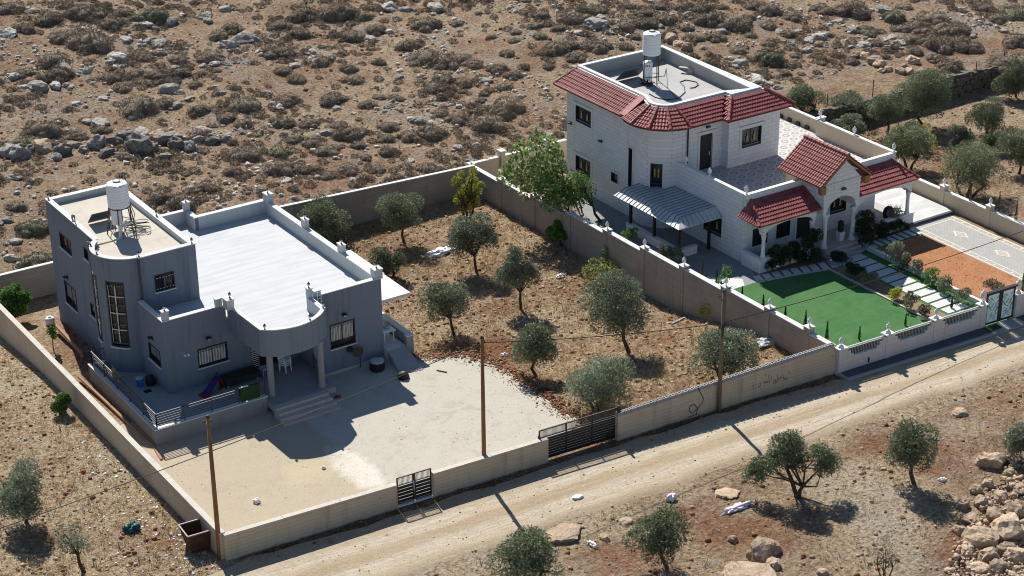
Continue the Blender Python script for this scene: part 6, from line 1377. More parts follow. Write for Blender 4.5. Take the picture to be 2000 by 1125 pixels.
# strip and field beside the grey house
tree('green_shrub', 'broad leaved green shrub in the far corner by the grey house and rear wall', 'shrub', (0, 0), (24, 588), 62, 62, 'green', leaf=(.22, .14), K=9, seed=71, base=at(24, 622, -.3), trunks=2)
tree('young_tree', 'thin young tree beside the blank wall of the grey house', 'tree', (0, 0), (102, 645), 22, 40, 'green', n=260, leaf=(.2, .09), K=5, seed=72, base=at(104, 682, 0.0), trunk_r=.03)
tree('green_bush', 'small bright green bush outside the long side wall', 'bush', (120, 806), (120, 786), 42, 40, 'green', leaf=(.14, .07), K=8, seed=73, trunks=2)
t = thing('pressure_tank', (2.6, 29.2, -0.3), 'small white tank at the rear corner of the grey house', 'tank'); q = at(100, 628, 0); mb = MB(); mb.lathe(q[0], q[1]+.2, [(.2, 0), (.28, .08), (.28, .42), (.2, .5), (.05, .52)], 16, -.3); mb.build('tank_body', 'tank', t, True); mb = MB(); mb.lathe(q[0], q[1]+.2, [(.1, .5), (.1, .56)], 10, -.3); mb.build('lid', 'grey', t)
mb = MB(); mb.tube([at(110, 636, .35), at(128, 655, .3), at(160, 690, .1), at(163, 700, 0.0)], .13, 8); tag(mb.build('drain_pipe', 'terracotta', loc=at(130, 655)), 'thick brown drain pipe along the foot of the grey tower', 'pipe')
mb = MB(); mb.tube([(1.15, 20.5, .2), (1.3, 17.5, .1), (1.4, 14, .05), (1.5, 11.2, 0), (1.3, 9.9, 0)], .09, 8); tag(mb.build('drain_pipe', 'terracotta', loc=(1.3, 15, .1)), 'long brown drain pipe at the foot of the terrace wall', 'pipe')
tree('dry_weed', 'dead grey weed in the strip behind the terrace end', 'weeds', (0, 0), (180, 680), 20, 36, 'shrub_green', n=120, leaf=(.2, .03), K=4, seed=75, base=at(181, 702, 0), showtrunk=False)
FG = 'olive trees in the fields by the road'
for i, (lab, bp, cp, w_, h_, mt, kw) in enumerate([
    ('round olive tree in the littered field outside the long side wall', (50, 1020), (38, 962), 112, 104, 'olive_grey', dict(K=13)),
    ('sparse half bare olive sapling in the littered field', (165, 1118), (140, 1052), 92, 80, 'olive_grey', dict(K=9, lobe=(.22, .34), n=900)),
    ('dense dark olive bush at the road edge under the pole shadow', (1035, 1140), (1025, 1087), 140, 108, 'olive', dict(K=14, trunks=2)),
    ('olive tree between the pale rock and the rounded boulder below the road', (1305, 1108), (1285, 1046), 128, 100, 'olive', dict(K=13, trunks=1)),
    ('wide olive tree with several spreading trunks and open crown below the road', (1558, 966), (1545, 898), 192, 116, 'olive', dict(trunk_r=.10, trunks=2, n=9500, fill=.3, lobes=[(1474, 928, 24), (1488, 914, 25), (1508, 900, 23), (1528, 872, 29), (1545, 860, 23), (1556, 886, 25), (1530, 896, 24), (1560, 908, 17), (1602, 890, 25), (1624, 903, 23), (1608, 916, 19)])),
    ('olive tree with a bent trunk above the heap of tan boulders', (1787, 945), (1776, 876), 110, 104, 'olive', dict(K=12, trunk_r=.10)),
    ('olive tree cut by the picture edge above the tan boulders', (2005, 900), (2000, 864), 76, 84, 'olive_grey', dict(K=10))]):
    tree('olive_tree', lab, 'olive tree', bp, cp, w_, h_, mt, seed=i+101, group=FG, **kw)
tree('bare_shrub', 'leafless grey shrub on the straw coloured slope above the tan boulders', 'shrub', (1728, 1128), (1728, 1085), 72, 70, 'shrub', n=260, leaf=(.34, .02), K=7, seed=120, trunks=4, trunk_r=.03)
GV = 'trees in the grove beyond the white house'
for i, (lab, bp, cp, w_, h_, mt, kw) in enumerate([
    ('olive bush just behind the tiled roof corner of the white house', (1575, 218), (1573, 196), 72, 54, 'olive', dict(K=10, trunks=2)),
    ('wide grey olive bush in front of the loose end of the stone wall', (1668, 232), (1662, 208), 82, 52, 'olive_grey', dict(K=11, trunks=2)),
    ('olive tree on a thin white painted trunk before the dry stone wall', (1733, 262), (1733, 212), 72, 58, 'olive', dict(K=10)),
    ('large olive tree standing against the shaded dry stone wall', (1806, 246), (1806, 184), 104, 84, 'olive', dict(K=13, trunk_r=.1)),
    ('small round olive tree on red soil well below the stone wall', (1932, 262), (1934, 224), 72, 60, 'olive', dict(K=10)),
    ('olive tree at the picture edge growing before the stone wall', (1985, 190), (1982, 158), 66, 66, 'olive', dict(K=10)),
    ('dark broad bush with paler leaves beside the terrace corner lamp', (1775, 330), (1775, 284), 84, 84, 'olive', dict(K=11, trunks=2)),
    ('thin red stemmed olive with a sunlit litter bag behind it', (1862, 302), (1868, 268), 62, 52, 'olive_grey', dict(K=8, lobe=(.28, .4))),
    ('largest wide olive tree leaning over the cream side wall', (1888, 388), (1904, 328), 134, 86, 'olive', dict(K=14, trunks=3, trunk_r=.1)),
    ('olive tree on a bare trunk beyond the large leaning one', (1990, 340), (1992, 292), 76, 66, 'olive', dict(K=10)),
    ('low grey olive bush between the terrace parapet and the thin white trunk', (1655, 268), (1652, 246), 66, 46, 'olive_grey', dict(K=9, trunks=2)),
    ('small olive bush behind the wide leaning tree', (1945, 300), (1942, 282), 44, 40, 'olive', dict(K=7, trunks=2)),
    ('yellow green leafy shrub at the side of the dark broad bush', (1800, 296), (1802, 275), 50, 48, 'yellow', dict(K=7, n=700, leaf=(.18, .1), trunks=2))]):
    tree('grove_tree', lab, 'tree', bp, cp, w_*1.14, h_*1.14, mt, seed=i+131, group=GV, **kw)

# ------------------------------------------------------------------ spiny shrubs, rocks, straw
def shrub_mesh(i, mat):
    g = np.random.default_rng(900+i); V_, F_, T_ = [], [], []; k = 0; nl = 5+i % 3
    for q in range(nl):
        a = 6.28*q/nl+g.random(); rr = g.uniform(.34, .58); c = np.array([math.cos(a), math.sin(a), 0])*(1-rr)*g.uniform(.7, 1.0) if q else np.zeros(3); rr = rr if q else .62
        hz = g.uniform(.75, 1.1); n = int(900*rr*rr)+90
        lm = lambda d: np.array([1+0.30*noise.fractal(Vector((p_[0]*1.8+i*5+q, p_[1]*1.8, p_[2]*1.8)), 1, 2, 3) for p_ in d])
        d = g.normal(size=(n, 3)); d /= np.linalg.norm(d, axis=1)[:, None]; d[:, 2] = np.abs(d[:, 2])
        P = d*(lm(d)*(0.84+0.26*g.random(n)))[:, None]*rr; P[:, 2] *= hz
        v, f = leaf_quads(P+c, d, 0.13, 0.034, g, 0.9); U, W_ = 12, 4; hd = []
        for b in range(W_+1):
            for s in range(U): e = math.pi/2*b/W_; hd.append((math.cos(e)*math.cos(2*math.pi*s/U), math.cos(e)*math.sin(2*math.pi*s/U), math.sin(e)))
        hd = np.array(hd); hv = hd*(lm(hd)*0.88*rr)[:, None]; hv[:, 2] *= hz; hv[:U, 2] -= 0.12; hv += c
        hf = np.array([(b*U+s, b*U+(s+1) % U, (b+1)*U+(s+1) % U, (b+1)*U+s) for b in range(W_) for s in range(U)])
        V_ += [v, hv]; F_ += [f+k, hf+k+len(v)]; k += len(v)+len(hv); T_ += [np.clip(0.5+g.normal(size=n)*.3, 0, 1), .2+g.random(len(hf))*.5]
    o = fast_mesh('hillside_shrub', np.concatenate(V_), np.concatenate(F_), mat, np.concatenate(T_)); me = o.data; bpy.data.objects.remove(o); return me
SHR = [shrub_mesh(i, 'shrub') for i in range(7)]; SHG = [shrub_mesh(20+i, 'shrub_green') for i in range(3)]
def rock_mesh(i, mat, sub=3):
    import bmesh
    g = random.Random(300+i); RG = 0.34; bm = bmesh.new(); bmesh.ops.create_icosphere(bm, subdivisions=sub, radius=1.0)
    pl = [(Vector((g.gauss(0, 1), g.gauss(0, 1), g.gauss(.2, 1))).normalized(), g.uniform(.52, .88)) for _ in range(9)]
    for v in bm.verts:
        p = v.co*(1+RG*noise.fractal(v.co*1.5+Vector((i*3.3, 1, 2)), 1, 2, 4))
        for n_, d_ in pl:
            q = p.dot(n_)
            if q > d_: p = p-n_*(q-d_)*0.92
        p += v.normal*0.13*noise.fractal(v.co*5+Vector((i, 5, 1)), 1, 2, 3); v.co = p
    me = bpy.data.meshes.new('rock'); bm.to_mesh(me); bm.free(); me.materials.append(MAT[mat]); return me
RK = [rock_mesh(i, 'rock') for i in range(6)]; RKT = [rock_mesh(10+i, 'rock_tan') for i in range(5)]; RKD = [rock_mesh(20+i, 'rock_dark') for i in range(4)]
def put(name, me, x, y, z, sx, sy, sz, lab, cat, group, rot=None):
    o = bpy.data.objects.new(name, me); COL.objects.link(o); o.location = (x, y, z); o.scale = (sx, sy, sz); o.rotation_euler = (0, 0, rng.uniform(0, 6.28) if rot is None else rot)
    return tag(o, lab, cat, group)
def zone(px, py):
    if px < 560: return 'the slope behind the grey house'
    if px < 1100: return 'the slope behind the tall rear wall of the olive plot'
    return 'the slope behind the white house'
def shrub_at(px, py, w_, green=False, flat=1.0):
    q = ground(px, py+w_*0.16)
    if -0.4 < q[0] < 58.3 and -3 < q[1] < 34.9: return
    r = w_/2*mpp(q)*1.22; me = rng.choice(SHG if green else SHR); zn = zone(px, py)
    if not green: put('hillside_shrub', me, q[0], q[1], q[2]-.05*r, r, r*rng.uniform(.8, 1.05), r*rng.uniform(.72, .95)*flat, 'brown spiny cushion shrub on '+zn, 'shrub', 'brown spiny shrubs on '+zn)
    else: put('green_hillside_shrub', me, q[0], q[1], q[2]-.05*r, r, r*.95, r*rng.uniform(.85, 1.1), 'grey green shrub on '+zn, 'shrub', 'grey green shrubs on '+zn)
SH = '''20 10 60|95 30 60|45 52 50|160 15 70|185 22 50|240 20 44|40 50 50|220 42 52|165 64 84|180 74 96|120 70 52|105 112 64|50 137 52|115 142 64|215 147 42|265 137 36|300 142 42|240 167 42|295 162 26|280 107 46|350 112 42|410 106 62|430 66 42|455 52 52|355 137 42|335 157 36|380 162 32|272 197 84|320 198 42|390 212 44|475 197 62|440 226 40|475 238 42|80 247 72|100 280 40|200 250 40|150 262 50|240 302 38|480 292 62|310 378 52|352 392 64|398 362 52|95 436 50|30 400 40|455 330 40|330 330 30
595 22 64|660 16 76|545 46 52|585 62 42|690 66 52|735 56 44|830 42 64|890 43 26|935 24 16|1055 26 36|1045 47 32|1090 52 32|545 96 64|620 112 64|800 84 54|870 118 66|835 108 80|900 112 50|925 120 46|550 137 36|680 130 40|990 102 32|975 132 44|1000 143 44|845 167 48|905 157 38|870 152 32|985 167 32|992 197 66|560 192 52|650 187 62|740 187 26|860 217 38|890 226 44|955 232 76|980 215 54|845 252 70|800 262 50|905 176 22|605 237 42|680 257 62|700 252 42|760 242 48|755 267 42|575 267 42|610 277 42|640 287 54|760 292 44|700 282 32|545 322 66|598 326 44|675 322 32|715 306 26|682 326 44|735 327 36|830 322 40|1070 97 42|1085 87 52|1005 77 26|1025 127 26|1072 127 28|660 240 40|720 200 40|690 150 44|580 150 44|740 120 34|775 190 30|1010 60 24|960 70 22|640 340 40|860 330 26
1410 12 26|1475 6 52|1500 17 52|1460 32 32|1430 42 64|1500 47 36|1545 27 42|1595 12 32|1615 17 42|1665 12 76|1405 72 26|1465 67 26|1537 64 36|1565 142 18|1690 52 32|1765 10 32|1790 44 60|1820 28 64|1860 48 76|1780 72 54|1830 78 66|1870 78 66|1900 88 54|1840 90 44|1810 60 56|1760 52 44|1925 12 44|1975 12 54|1950 32 44|1985 74 64|1970 88 26|1710 82 32|1750 90 22|1785 97 36|1665 117 32|1725 107 26|1832 112 46|1855 124 54|1975 108 76|1950 122 54|1470 112 28|1535 142 24
1120 27 60|1127 16 44|1165 14 44|1108 32 44|1225 8 32|1285 10 34|1255 22 36|1330 12 32|1300 32 46|1220 46 44|1265 38 54|1112 82 44|1157 82 54|1182 88 32|1222 88 36|1165 88 44|1125 106 46|1362 72 32|1397 68 44|1390 32 74|1372 12 44|1342 52 30|1310 62 24|1440 96 34|1240 70 26|1500 82 30'''
for row in SH.replace('\n', '|').split('|'):
    shrub_at(*map(float, row.split()))
for row in '305 27 58|265 32 36|710 30 34|55 272 62|545 292 50|555 236 46|1745 28 50|1505 110 58|1605 122 18|60 442 60|75 505 74|390 212 40|640 398 60|1055 68 30|1450 40 36|1700 60 44|1980 20 60|610 270 30|960 130 30'.split('|'): shrub_at(*map(float, row.split()), green=True)
RCK = '''285 47 34|332 40 40|400 30 40|440 16 30|300 54 24|475 72 70|245 74 32|230 110 50|310 82 46|75 167 50|110 167 36|135 167 24|165 137 30|125 127 30|395 127 22|420 124 28|445 124 26|482 122 28|340 132 28|330 172 46|60 20 30|15 64 40|25 150 34|195 237 46|260 227 24|280 252 34|390 252 36|100 310 24|12 430 30|25 500 40|45 515 36|30 470 30|60 350 24|20 345 30|345 205 30|370 190 26|200 190 26|430 180 24|470 255 26|150 200 24
722 74 28|760 206 24|735 170 14|615 117 46|645 112 26|690 220 14|545 207 36|760 12 56|850 14 44|945 152 26|800 312 24|895 287 28|930 282 24|640 257 36|555 262 18|820 232 44|860 147 24|950 157 30|575 128 28|610 100 26|520 180 24|760 60 26|900 60 18|1010 200 22|930 215 18|870 300 18|690 350 18|560 350 24|620 345 18|780 150 20|660 210 22|705 262 18
1602 70 40|1615 64 30|1580 77 28|1545 87 24|1575 97 28|1665 57 30|1740 72 24|1725 17 40|1690 87 30|1735 92 28|1765 82 28|1445 122 36|1480 152 54|1430 112 24|1640 40 24|1560 60 24|1520 60 20|1660 90 20|1900 70 20|1960 60 22|1520 170 24|1460 172 30|1600 150 18
1160 42 56|1175 47 34|1205 54 24|1375 92 22|1340 27 28|1250 47 22|1190 62 22|1130 62 26|1290 50 20|1410 60 30|1150 118 20|1120 130 20|1400 44 24'''
for row in RCK.replace('\n', '|').split('|'):
    px, py, w_ = map(float, row.split()); q = ground(px, py+w_*.1)
    if -0.4 < q[0] < 58.3 and -3 < q[1] < 34.9: continue
    r = w_/2*mpp(q); zn = zone(px, py); put('hillside_rock', rng.choice(RK), q[0], q[1], q[2]+.05*r, r*1.0, r*.8, r*rng.uniform(.4, .62), 'weathered pale grey rock on '+zn, 'rock', 'pale grey rocks on '+zn)
    if w_ > 24:
        a = rng.uniform(0, 6.28); x, y = q[0]+1.15*r*math.cos(a), q[1]+1.15*r*math.sin(a); r2 = r*rng.uniform(.35, .6)
        if y > 35 or x < -0.6: put('hillside_rock', rng.choice(RK), x, y, H(x, y)+.05*r2, r2*1.1, r2*.9, r2*.6, 'weathered pale grey rock on '+zn, 'rock', 'pale grey rocks on '+zn)
for px, py, w_ in ((18, 302, 52), (40, 308, 50), (118, 300, 40), (145, 287, 30), (165, 294, 30), (190, 287, 44), (205, 302, 34), (225, 282, 34), (250, 270, 40), (272, 292, 64), (325, 275, 50), (345, 287, 40), (370, 292, 36), (390, 277, 24), (415, 279, 30), (440, 274, 24), (300, 292, 30), (110, 310, 26), (320, 308, 26), (60, 296, 30), (240, 306, 24)):
    q = ground(px, py); r = w_/2*mpp(q); put('row_boulder', rng.choice(RKD), q[0], q[1], q[2]+.15*r, r*1.1, r*.9, r*rng.uniform(.7, .95), 'dark lichened boulder in the tumbled row above the grey house', 'boulder', 'dark boulders of the tumbled row')
for px, py, w_ in ((85, 292, 58), (305, 267, 40), (1310, 78, 36), (1325, 88, 26), (1340, 97, 30), (1705, 122, 36), (1690, 112, 30), (1718, 128, 30), (1785, 122, 34), (1735, 138, 24), (1757, 142, 24), (1775, 142, 24), (1800, 140, 20), (1670, 110, 26), (1765, 132, 20), (1720, 140, 18)):
    q = ground(px, py); r = w_/2*mpp(q); zn = zone(px, py); put('tan_boulder', rng.choice(RKT), q[0], q[1], q[2]+.12*r, r*1.05, r*.9, r*rng.uniform(.7, .95), 'brown tan boulder on '+zn, 'boulder', 'brown boulders on '+zn)
# fields by the road: single boulders and the heap in the corner
for px, py, w_, k, lab in ((1938, 905, 64, 0.7, 'large white jagged rock above the heap of tan boulders'), (1490, 1082, 78, 0.8, 'largest rounded pale boulder below the wide olive tree'), (1512, 1104, 34, 0.9, 'small brown boulder against the rounded pale one'), (1416, 966, 50, .18, 'flat buff rock at the road edge beside the wide olive tree'), (1462, 1122, 100, .22, 'broad flat boulder at the bottom edge below the rounded one'), (1100, 1048, 84, .16, 'broad flat crumbling pale rock beside the dense dark olive bush'), (1430, 1056, 26, .8, 'small pale boulder between two olive trees below the road'), (1182, 1052, 24, .8, 'small pale boulder beside the flat crumbling rock'), (1222, 1020, 30, .5, 'pale stone at the road edge by the olive tree'), (1876, 808, 40, .4, 'white angular rock lying beyond the far road verge'), (1605, 1120, 30, .6, 'tan boulder at the bottom of the straw slope')):
    q = ground(px, py); r = w_/2*mpp(q); put('boulder', rng.choice(RKT), q[0], q[1], q[2]+.1*r, r*1.1, r*.9, r*k, lab, 'boulder', None)
r4 = random.Random(77); HEAP = 'tan boulders of the heap in the corner below the road'
spots = [(1912, 1062, 70), (1962, 1042, 80), (1930, 1092, 44), (1962, 1082, 44), (1990, 1092, 50), (1890, 1080, 36), (1898, 1020, 40), (1940, 1014, 46), (1980, 1005, 44), (1915, 985, 34), (1880, 990, 30), (1955, 975, 36), (1990, 960, 36), (1930, 950, 28), (1970, 930, 30), (1905, 960, 26), (1876, 1040, 28), (1948, 1118, 50), (1910, 1118, 44), (1996, 1050, 50)]
while len(spots) < 75:
    px, py = r4.uniform(1850, 2010), r4.uniform(915, 1135)
    if px > 1985-0.62*(py-900)+0.0 and px > 1862: spots.append((px, py, r4.uniform(9, 22)))
for px, py, w_ in spots:
    q = ground(px, py); r = w_/2*mpp(q); put('heap_boulder', r4.choice(RKT), q[0], q[1], q[2]+.3*r, r*1.12, r*.95, r*r4.uniform(.7, 1.0), 'tan boulder in the heap of rocks below the road', 'boulder', HEAP)
# dry stone wall of the grove
t = thing('dry_stone_wall', (78, 29.3, -1), 'dark dry stone retaining wall with a pale rubble top beyond the olive grove', 'wall')
mb = MB(); x = 58.4; MB().box(58.4, 104, 29.35, 29.75, -2.4, -0.55).build('wall_core', 'dark_stone', t)
for row_ in range(6):
    x = 58.4
    while x < 104:
        l = rng.uniform(.3, .75); zb = -2.0+row_*.34+rng.uniform(-.05, .05)
        if row_ == 5: zb = H(x, 29.8)-0.1+rng.uniform(0, .12)
        j = lambda: rng.uniform(-.06, .06)
        yy = 29.18+j()+(.12 if row_ == 5 else 0); d = .3+.5*(row_ == 5)*rng.random()
        mb.hexa([(x+j(), yy+j(), zb+j()), (x+l+j(), yy+j(), zb+j()), (x+l+j(), yy+d, zb+j()), (x+j(), yy+d, zb+j()), (x+j(), yy+j()+.03, zb+.32+j()), (x+l+j(), yy+j()+.03, zb+.32+j()), (x+l+j(), yy+d, zb+.3+j()), (x+j(), yy+d, zb+.3+j())]); x += l+rng.uniform(.02, .06)
mb.build('stones', 'dark_stone', t)
for px, py, h_, lab in ((1615, 212, 30, 'thin rusty fence post by the olive bush nearest the tiled roof'), (1704, 190, 34, 'thin rusty fence post above the loose end of the stone wall'), (1905, 150, 30, 'thin rusty fence post above the shaded stone wall'), (1960, 124, 28, 'thin rusty fence post near the picture edge')):
    q = ground(px, py); zt = ztop(q, py-h_); tag(MB().bar(q, (q[0], q[1], zt), .05).build('fence_post', 'steel', loc=q), lab, 'post')
tag(MB().bar(*[ground(*p)+np.array([0, 0, .06]) for p in ((1312, 634), (1339, 621))], .10, .06).build('timber_plank', 'kerb', loc=ground(1325, 628)), 'grey plank lying on the dry ground of the olive plot', 'plank')
def blobg(px, py, rx, ry, rz, mat, lab, name, seed):
    q = ground(px, py); return blob(name, q[0], q[1], q[2], rx, ry, rz, mat, lab, 'litter', seed, 4, .75, 2.2)
blobg(860, 494, .85, .4, .18, 'litter', 'crumpled white sheet lying between two olive trees', 'white_sheet', 21)
blobg(1095, 542, .28, .16, .16, 'pvc', 'overturned white tub on the ground of the olive plot', 'white_tub', 22)
blobg(985, 694, .18, .14, .1, 'litter', 'white plastic scrap beside the olive tree at the yard edge', 'plastic_scrap', 23)
blobg(1440, 994, .8, .18, .14, 'pinkwhite', 'long pinkish white torn sheet below the wide olive tree', 'torn_sheet', 24)
blobg(1310, 976, .25, .16, .2, 'litter', 'white plastic bag at the road edge above the round olive tree', 'plastic_bag', 25)
blobg(1158, 1066, .12, .3, .12, 'litter', 'narrow white bag beside the flat crumbling rock', 'plastic_bag', 26)
blobg(1840, 938, .18, .14, .1, 'litter', 'white plastic scrap under the olive tree with the bent trunk', 'plastic_scrap', 27)
blobg(1018, 432, .12, .1, .25, 'grey', 'small grey post stub before the dividing wall', 'post_stub', 28)
blobg(1502, 668, .9, .45, .18, 'grey', 'grey rubble and sheeting at the foot of the dividing wall', 'rubble', 29)
blobg(258, 1036, .35, .3, .25, 'darkteal', 'dark green plastic scrap in the littered field', 'plastic_scrap', 30)

def in_zone(x, y, pad=0.0):
    """open rough ground only"""
    if y > 35.2: return 'hill'
    if x < -0.5 and y > -1.0: return 'field'
    if y < (-6.2-0.05*x): return 'low'
    if x > 58.5 and -4 < y < 29: return 'grove'
    if x < 35.5 and 0.8 < y < 33.6:
        xb = 17.6+3.6*ss(12.5, 7.0, y)
        if x > xb+0.5 and not (x < 19.2 and y > 11.5): return 'plot'
    return None
def scatter(n, seed, dens, zones=None):
    g = random.Random(seed); out = []; tries = 0
    while len(out) < n and tries < n*60:
        tries += 1
        k = g.random()
        if k < .60: x, y = g.uniform(-8, 116), g.uniform(34.9, 136)
        elif k < .72: x, y = g.uniform(17.5, 36), g.uniform(0.5, 34)
        elif k < .84: x, y = g.uniform(-16, 48), g.uniform(-27, 4)
        elif k < .90: x, y = g.uniform(-12, 0), g.uniform(-1, 34)
        else: x, y = g.uniform(58, 100), g.uniform(-2, 30)
        zn = in_zone(x, y)
        if zn is None or (zones and zn not in zones): continue
        d = dens(x, y, zn)
        if g.random() > d: continue
        z = H(x, y); p = pix((x, y, z))
        if not (-160 < p[0] < 2160 and -110 < p[1] < 1220): continue
        out.append((x, y, z, zn))
    return out
# fist to head sized stones, merged: nobody could count them
def stones(name, pts, mat, s0, s1, label, seed):
    g = np.random.default_rng(seed); n = len(pts); P = np.array([p[:3] for p in pts]); s = s0*(s1/s0)**(g.random(n)**2.2)
    base = np.array([(-1, -1, -1), (1, -1, -1), (1, 1, -1), (-1, 1, -1), (-1, -1, 1), (1, -1, 1), (1, 1, 1), (-1, 1, 1)], float)*np.array([.8, .62, .42])
    v = base[None]+g.normal(size=(n, 8, 3))*0.17; v[:, 4:, :2] *= g.uniform(.45, .8, (n, 1, 1)); a = g.random(n)*6.28; ca, sa = np.cos(a)[:, None], np.sin(a)[:, None]
    x = v[:, :, 0]*ca-v[:, :, 1]*sa; y = v[:, :, 0]*sa+v[:, :, 1]*ca; v[:, :, 0] = x; v[:, :, 1] = y
    v = v*(s/2)[:, None, None]+P[:, None, :]+np.array([0, 0, .12])*(s/2)[:, None, None]
    f = np.array([(3, 2, 1, 0), (4, 5, 6, 7), (0, 1, 5, 4), (1, 2, 6, 5), (2, 3, 7, 6), (3, 0, 4, 7)])
    F = (f[None]+(np.arange(n)*8)[:, None, None]).reshape(-1, 4)
    tag(fast_mesh(name, v.reshape(-1, 3), F, mat), label, 'stones', kind='stuff')
rockd = lambda x, y, zn: {'hill': 0.08+0.92*ss(.05, .35, fbm(x, y, .16, 3, 12)), 'plot': .5, 'field': .4, 'low': .25+.6*ss(-.1, .3, fbm(x, y, .2, 3, 13)), 'grove': .3+.6*ss(0, .3, fbm(x, y, .2, 3, 14))}[zn]
stones('scree', scatter(7500, 1, rockd, ('hill',)), 'rock', .10, .62, 'small grey stones strewn over the hillside', 1)
stones('soil_clods', scatter(4800, 12, lambda x, y, zn: .6 if zn == 'plot' else .5, ('plot', 'field', 'low', 'grove')), 'clod', .08, .40, 'dark red brown soil clods turned up in the dry plots', 12)
stones('hill_clods', scatter(5000, 15, lambda x, y, zn: .6, ('hill',)), 'clod', .08, .42, 'small brown clods and dead tussocks on the hillside', 15)
stones('field_stones', scatter(7600, 2, rockd, ('plot', 'field', 'low', 'grove')), 'rock_tan', .05, .34, 'small tan stones strewn over the dry plots', 2)
lit = [p for p in scatter(5200, 6, lambda x, y, zn: (1.0 if x > -2.4 and y < 15 else .22 if x > -4.5 and y < 12 else .03) if zn == 'field' else .006, ('field', 'plot', 'low', 'grove')) ][:420]
stones('scattered_litter', lit, 'litter', .05, .22, 'scraps of white litter strewn along the outside of the long side wall', 6)
def tufts(name, pts, mat, h0, h1, blades, label, seed, wid=.03, lean=.45):
    g = np.random.default_rng(seed); n = len(pts); P = np.repeat(np.array([p[:3] for p in pts]), blades, 0); N = len(P); h = np.repeat(g.uniform(h0, h1, n), blades)*g.uniform(.6, 1.2, N)
    r = g.normal(size=(N, 2))*np.repeat(g.uniform(.05, .16, n), blades)[:, None]; b = P.copy(); b[:, :2] += r; dv = g.normal(size=(N, 2))*lean
    s = g.normal(size=(N, 2)); s /= np.linalg.norm(s, axis=1)[:, None]; sv = np.concatenate([s*wid/2, np.zeros((N, 1))], 1)
    tip = b+np.concatenate([dv*h[:, None], h[:, None]], 1); b[:, 2] -= .03
    v = np.stack([b-sv, b+sv, tip], 1).reshape(-1, 3)
    tag(fast_mesh(name, v, np.arange(N*3).reshape(N, 3), mat, g.random(N)), label, 'grass', kind='stuff')
strawd = lambda x, y, zn: {'hill': .2+.8*ss(-.2, .3, fbm(x, y, .11, 3, 22)), 'plot': .6, 'field': .8, 'low': .2+.7*ss(-.2, .2, fbm(x, y, .12, 3, 23)), 'grove': .4}[zn]
tufts('plot_straw', scatter(4200, 33, lambda x, y, zn: {'plot': .9, 'field': .8, 'low': .5}.get(zn, 0)*(.3+.7*ss(-.2, .2, fbm(x, y, .25, 3, 29))), ('plot', 'field', 'low')), 'straw', .08, .26, 8, 'mats of short dry straw on the dry plots', 33, .04, .9)
tufts('dry_grass', scatter(9000, 3, strawd), 'straw', .08, .30, 6, 'short dry straw coloured grass on the rough ground', 3)
tufts('dead_thistles', scatter(2600, 4, lambda x, y, zn: .5 if zn == 'hill' else .25), 'shrub', .2, .55, 6, 'thin dead brown stalks standing in the dry grass', 4, .035, .28)
vg = [(x, gun(x)-.2-1.2*rng.random()**1.6, -0.03, '') for x in [rng.uniform(0.5, 36) for _ in range(1500)] if not (8.8 < x < 11.1 or 17 < x < 22)]
tufts('verge_weeds', vg[::4], 'shrub_green', .05, .18, 8, 'low dark weeds along the foot of the concrete road wall', 5, .05, .9)
stones('verge_rubble', vg, 'clod', .05, .26, 'broken rubble and clods along the foot of the concrete road wall', 51); stones('verge_stones', vg[::3], 'rock_tan', .04, .18, 'pale chips of stone along the foot of the concrete road wall', 52)
ysp = [(x, y, 0.0, '') for x, y in [(rng.uniform(.4, 20.8), rng.uniform(-.2, 9.5)) for _ in range(900)] if y > -.3]
stones('yard_chips', ysp, 'rock_tan', .02, .09, 'chips of gravel lying on the yard slab', 53)
rsp = [(x, -1.6-.06*x-4.2*rng.random(), 0.01, '') for x in [rng.uniform(-12, 62) for _ in range(2200)]]
stones('road_gravel', rsp, 'rock_tan', .03, .14, 'loose gravel scattered on the dirt road', 54)
msp = [(x, y, 0.02, '') for x, y in [(rng.uniform(49.4, 53.5), rng.uniform(-3, 8.1)) for _ in range(700)]]
stones('garden_clods', msp, 'clod_red', .03, .11, 'red brown clods on the bare garden soil', 55)
eg = [(x+rng.gauss(.15, .28), y+rng.gauss(.05, .25), 0.0, '') for _ in range(26) for x, y in edge2]
stones('edge_rubble', eg, 'clod', .04, .24, 'clods and crumbled slab along the ragged edge of the yard', 57); stones('edge_gravel', [(x+rng.gauss(-.2, .35), y+rng.gauss(0, .3), 0.0, '') for _ in range(18) for x, y in edge2], 'rock_tan', .03, .14, 'pale gravel spilled along the ragged edge of the yard', 58)
hp = []
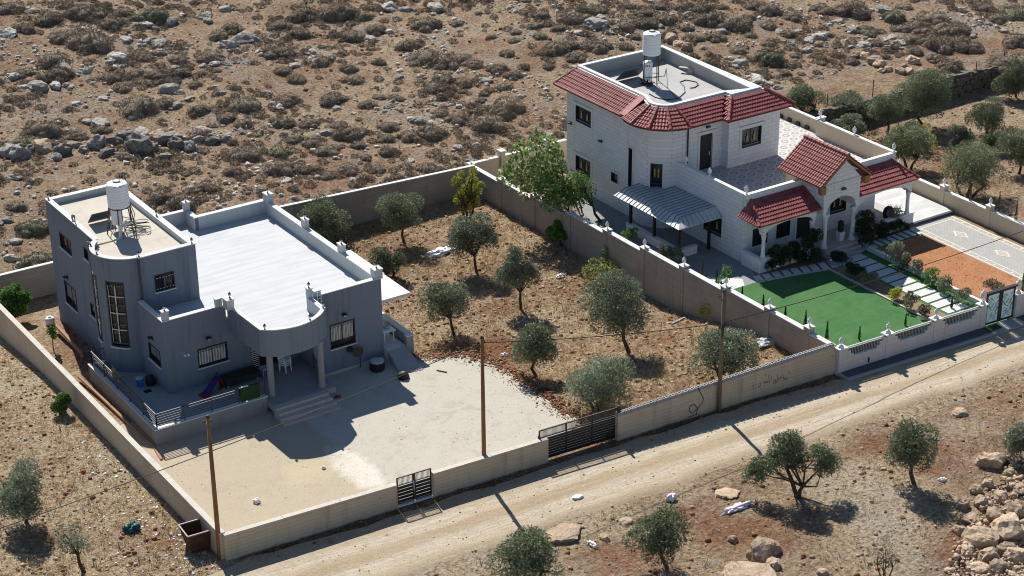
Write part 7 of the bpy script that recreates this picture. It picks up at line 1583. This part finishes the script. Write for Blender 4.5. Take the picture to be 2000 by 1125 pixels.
while len(hp) < 1100:
    px, py = rng.uniform(1840, 2030), rng.uniform(900, 1150)
    if px > 1975-0.62*(py-900) and px > 1852: q = ground(px, py); hp.append((q[0], q[1], q[2]+rng.uniform(0, .25), ''))
stones('heap_rubble', hp, 'rock_tan', .10, .50, 'small broken rubble that fills the heap of tan boulders', 56)
# low cover between the shrubs, too much of it to count
def cover(n_):
    pts = scatter(n_, 19, lambda x, y, zn: .12+.88*ss(-.1, .2, fbm(x, y, .09, 3, 31)), ('hill',)); g = np.random.default_rng(44); V_, F_, T_ = [], [], []; k = 0
    src = []
    for me in SHR[:3]:
        a = np.empty(len(me.vertices)*3, np.float32); me.vertices.foreach_get('co', a); src.append(a.reshape(-1, 3)[:400*4].reshape(-1, 4, 3)[::2])
    for x, y, z, zn in pts:
        s = src[g.integers(3)]; r = g.uniform(.2, .72); c, sn = math.cos(g.random()*6.28), 0; a = g.random()*6.28; R_ = np.array([[math.cos(a), -math.sin(a), 0], [math.sin(a), math.cos(a), 0], [0, 0, .8]])
        q = (s*np.array([1, 1, 1])).reshape(-1, 3)@R_.T; cen = q.reshape(-1, 4, 3).mean(1, keepdims=True); q = ((q.reshape(-1, 4, 3)-cen)*2.2+cen).reshape(-1, 3)*r+np.array([x, y, z-.03]); V_.append(q); F_.append(np.arange(len(q)).reshape(-1, 4)+k); T_.append(np.clip(g.normal(.5, .3, len(q)//4), 0, 1)); k += len(q)
    tag(fast_mesh('low_scrub', np.concatenate(V_), np.concatenate(F_), 'shrub', np.concatenate(T_)), 'low brown scrub that covers the slope between the larger shrubs', 'scrub', kind='stuff')
cover(4200)
# many small low shrubs that merge into the cover of the slope
cnt = 0
for x, y, z, zn in scatter(150, 9, lambda x, y, zn: .15+.85*ss(0, .3, fbm(x, y, .09, 3, 31)), ('hill',)):
    p = pix((x, y, z)); r = rng.uniform(.25, .6); zz = zone(*p)
    put('low_shrub', rng.choice(SHR), x, y, z-.05, r, r, r*.8, 'very small brown shrub on '+zz, 'shrub', 'very small brown shrubs on '+zz)
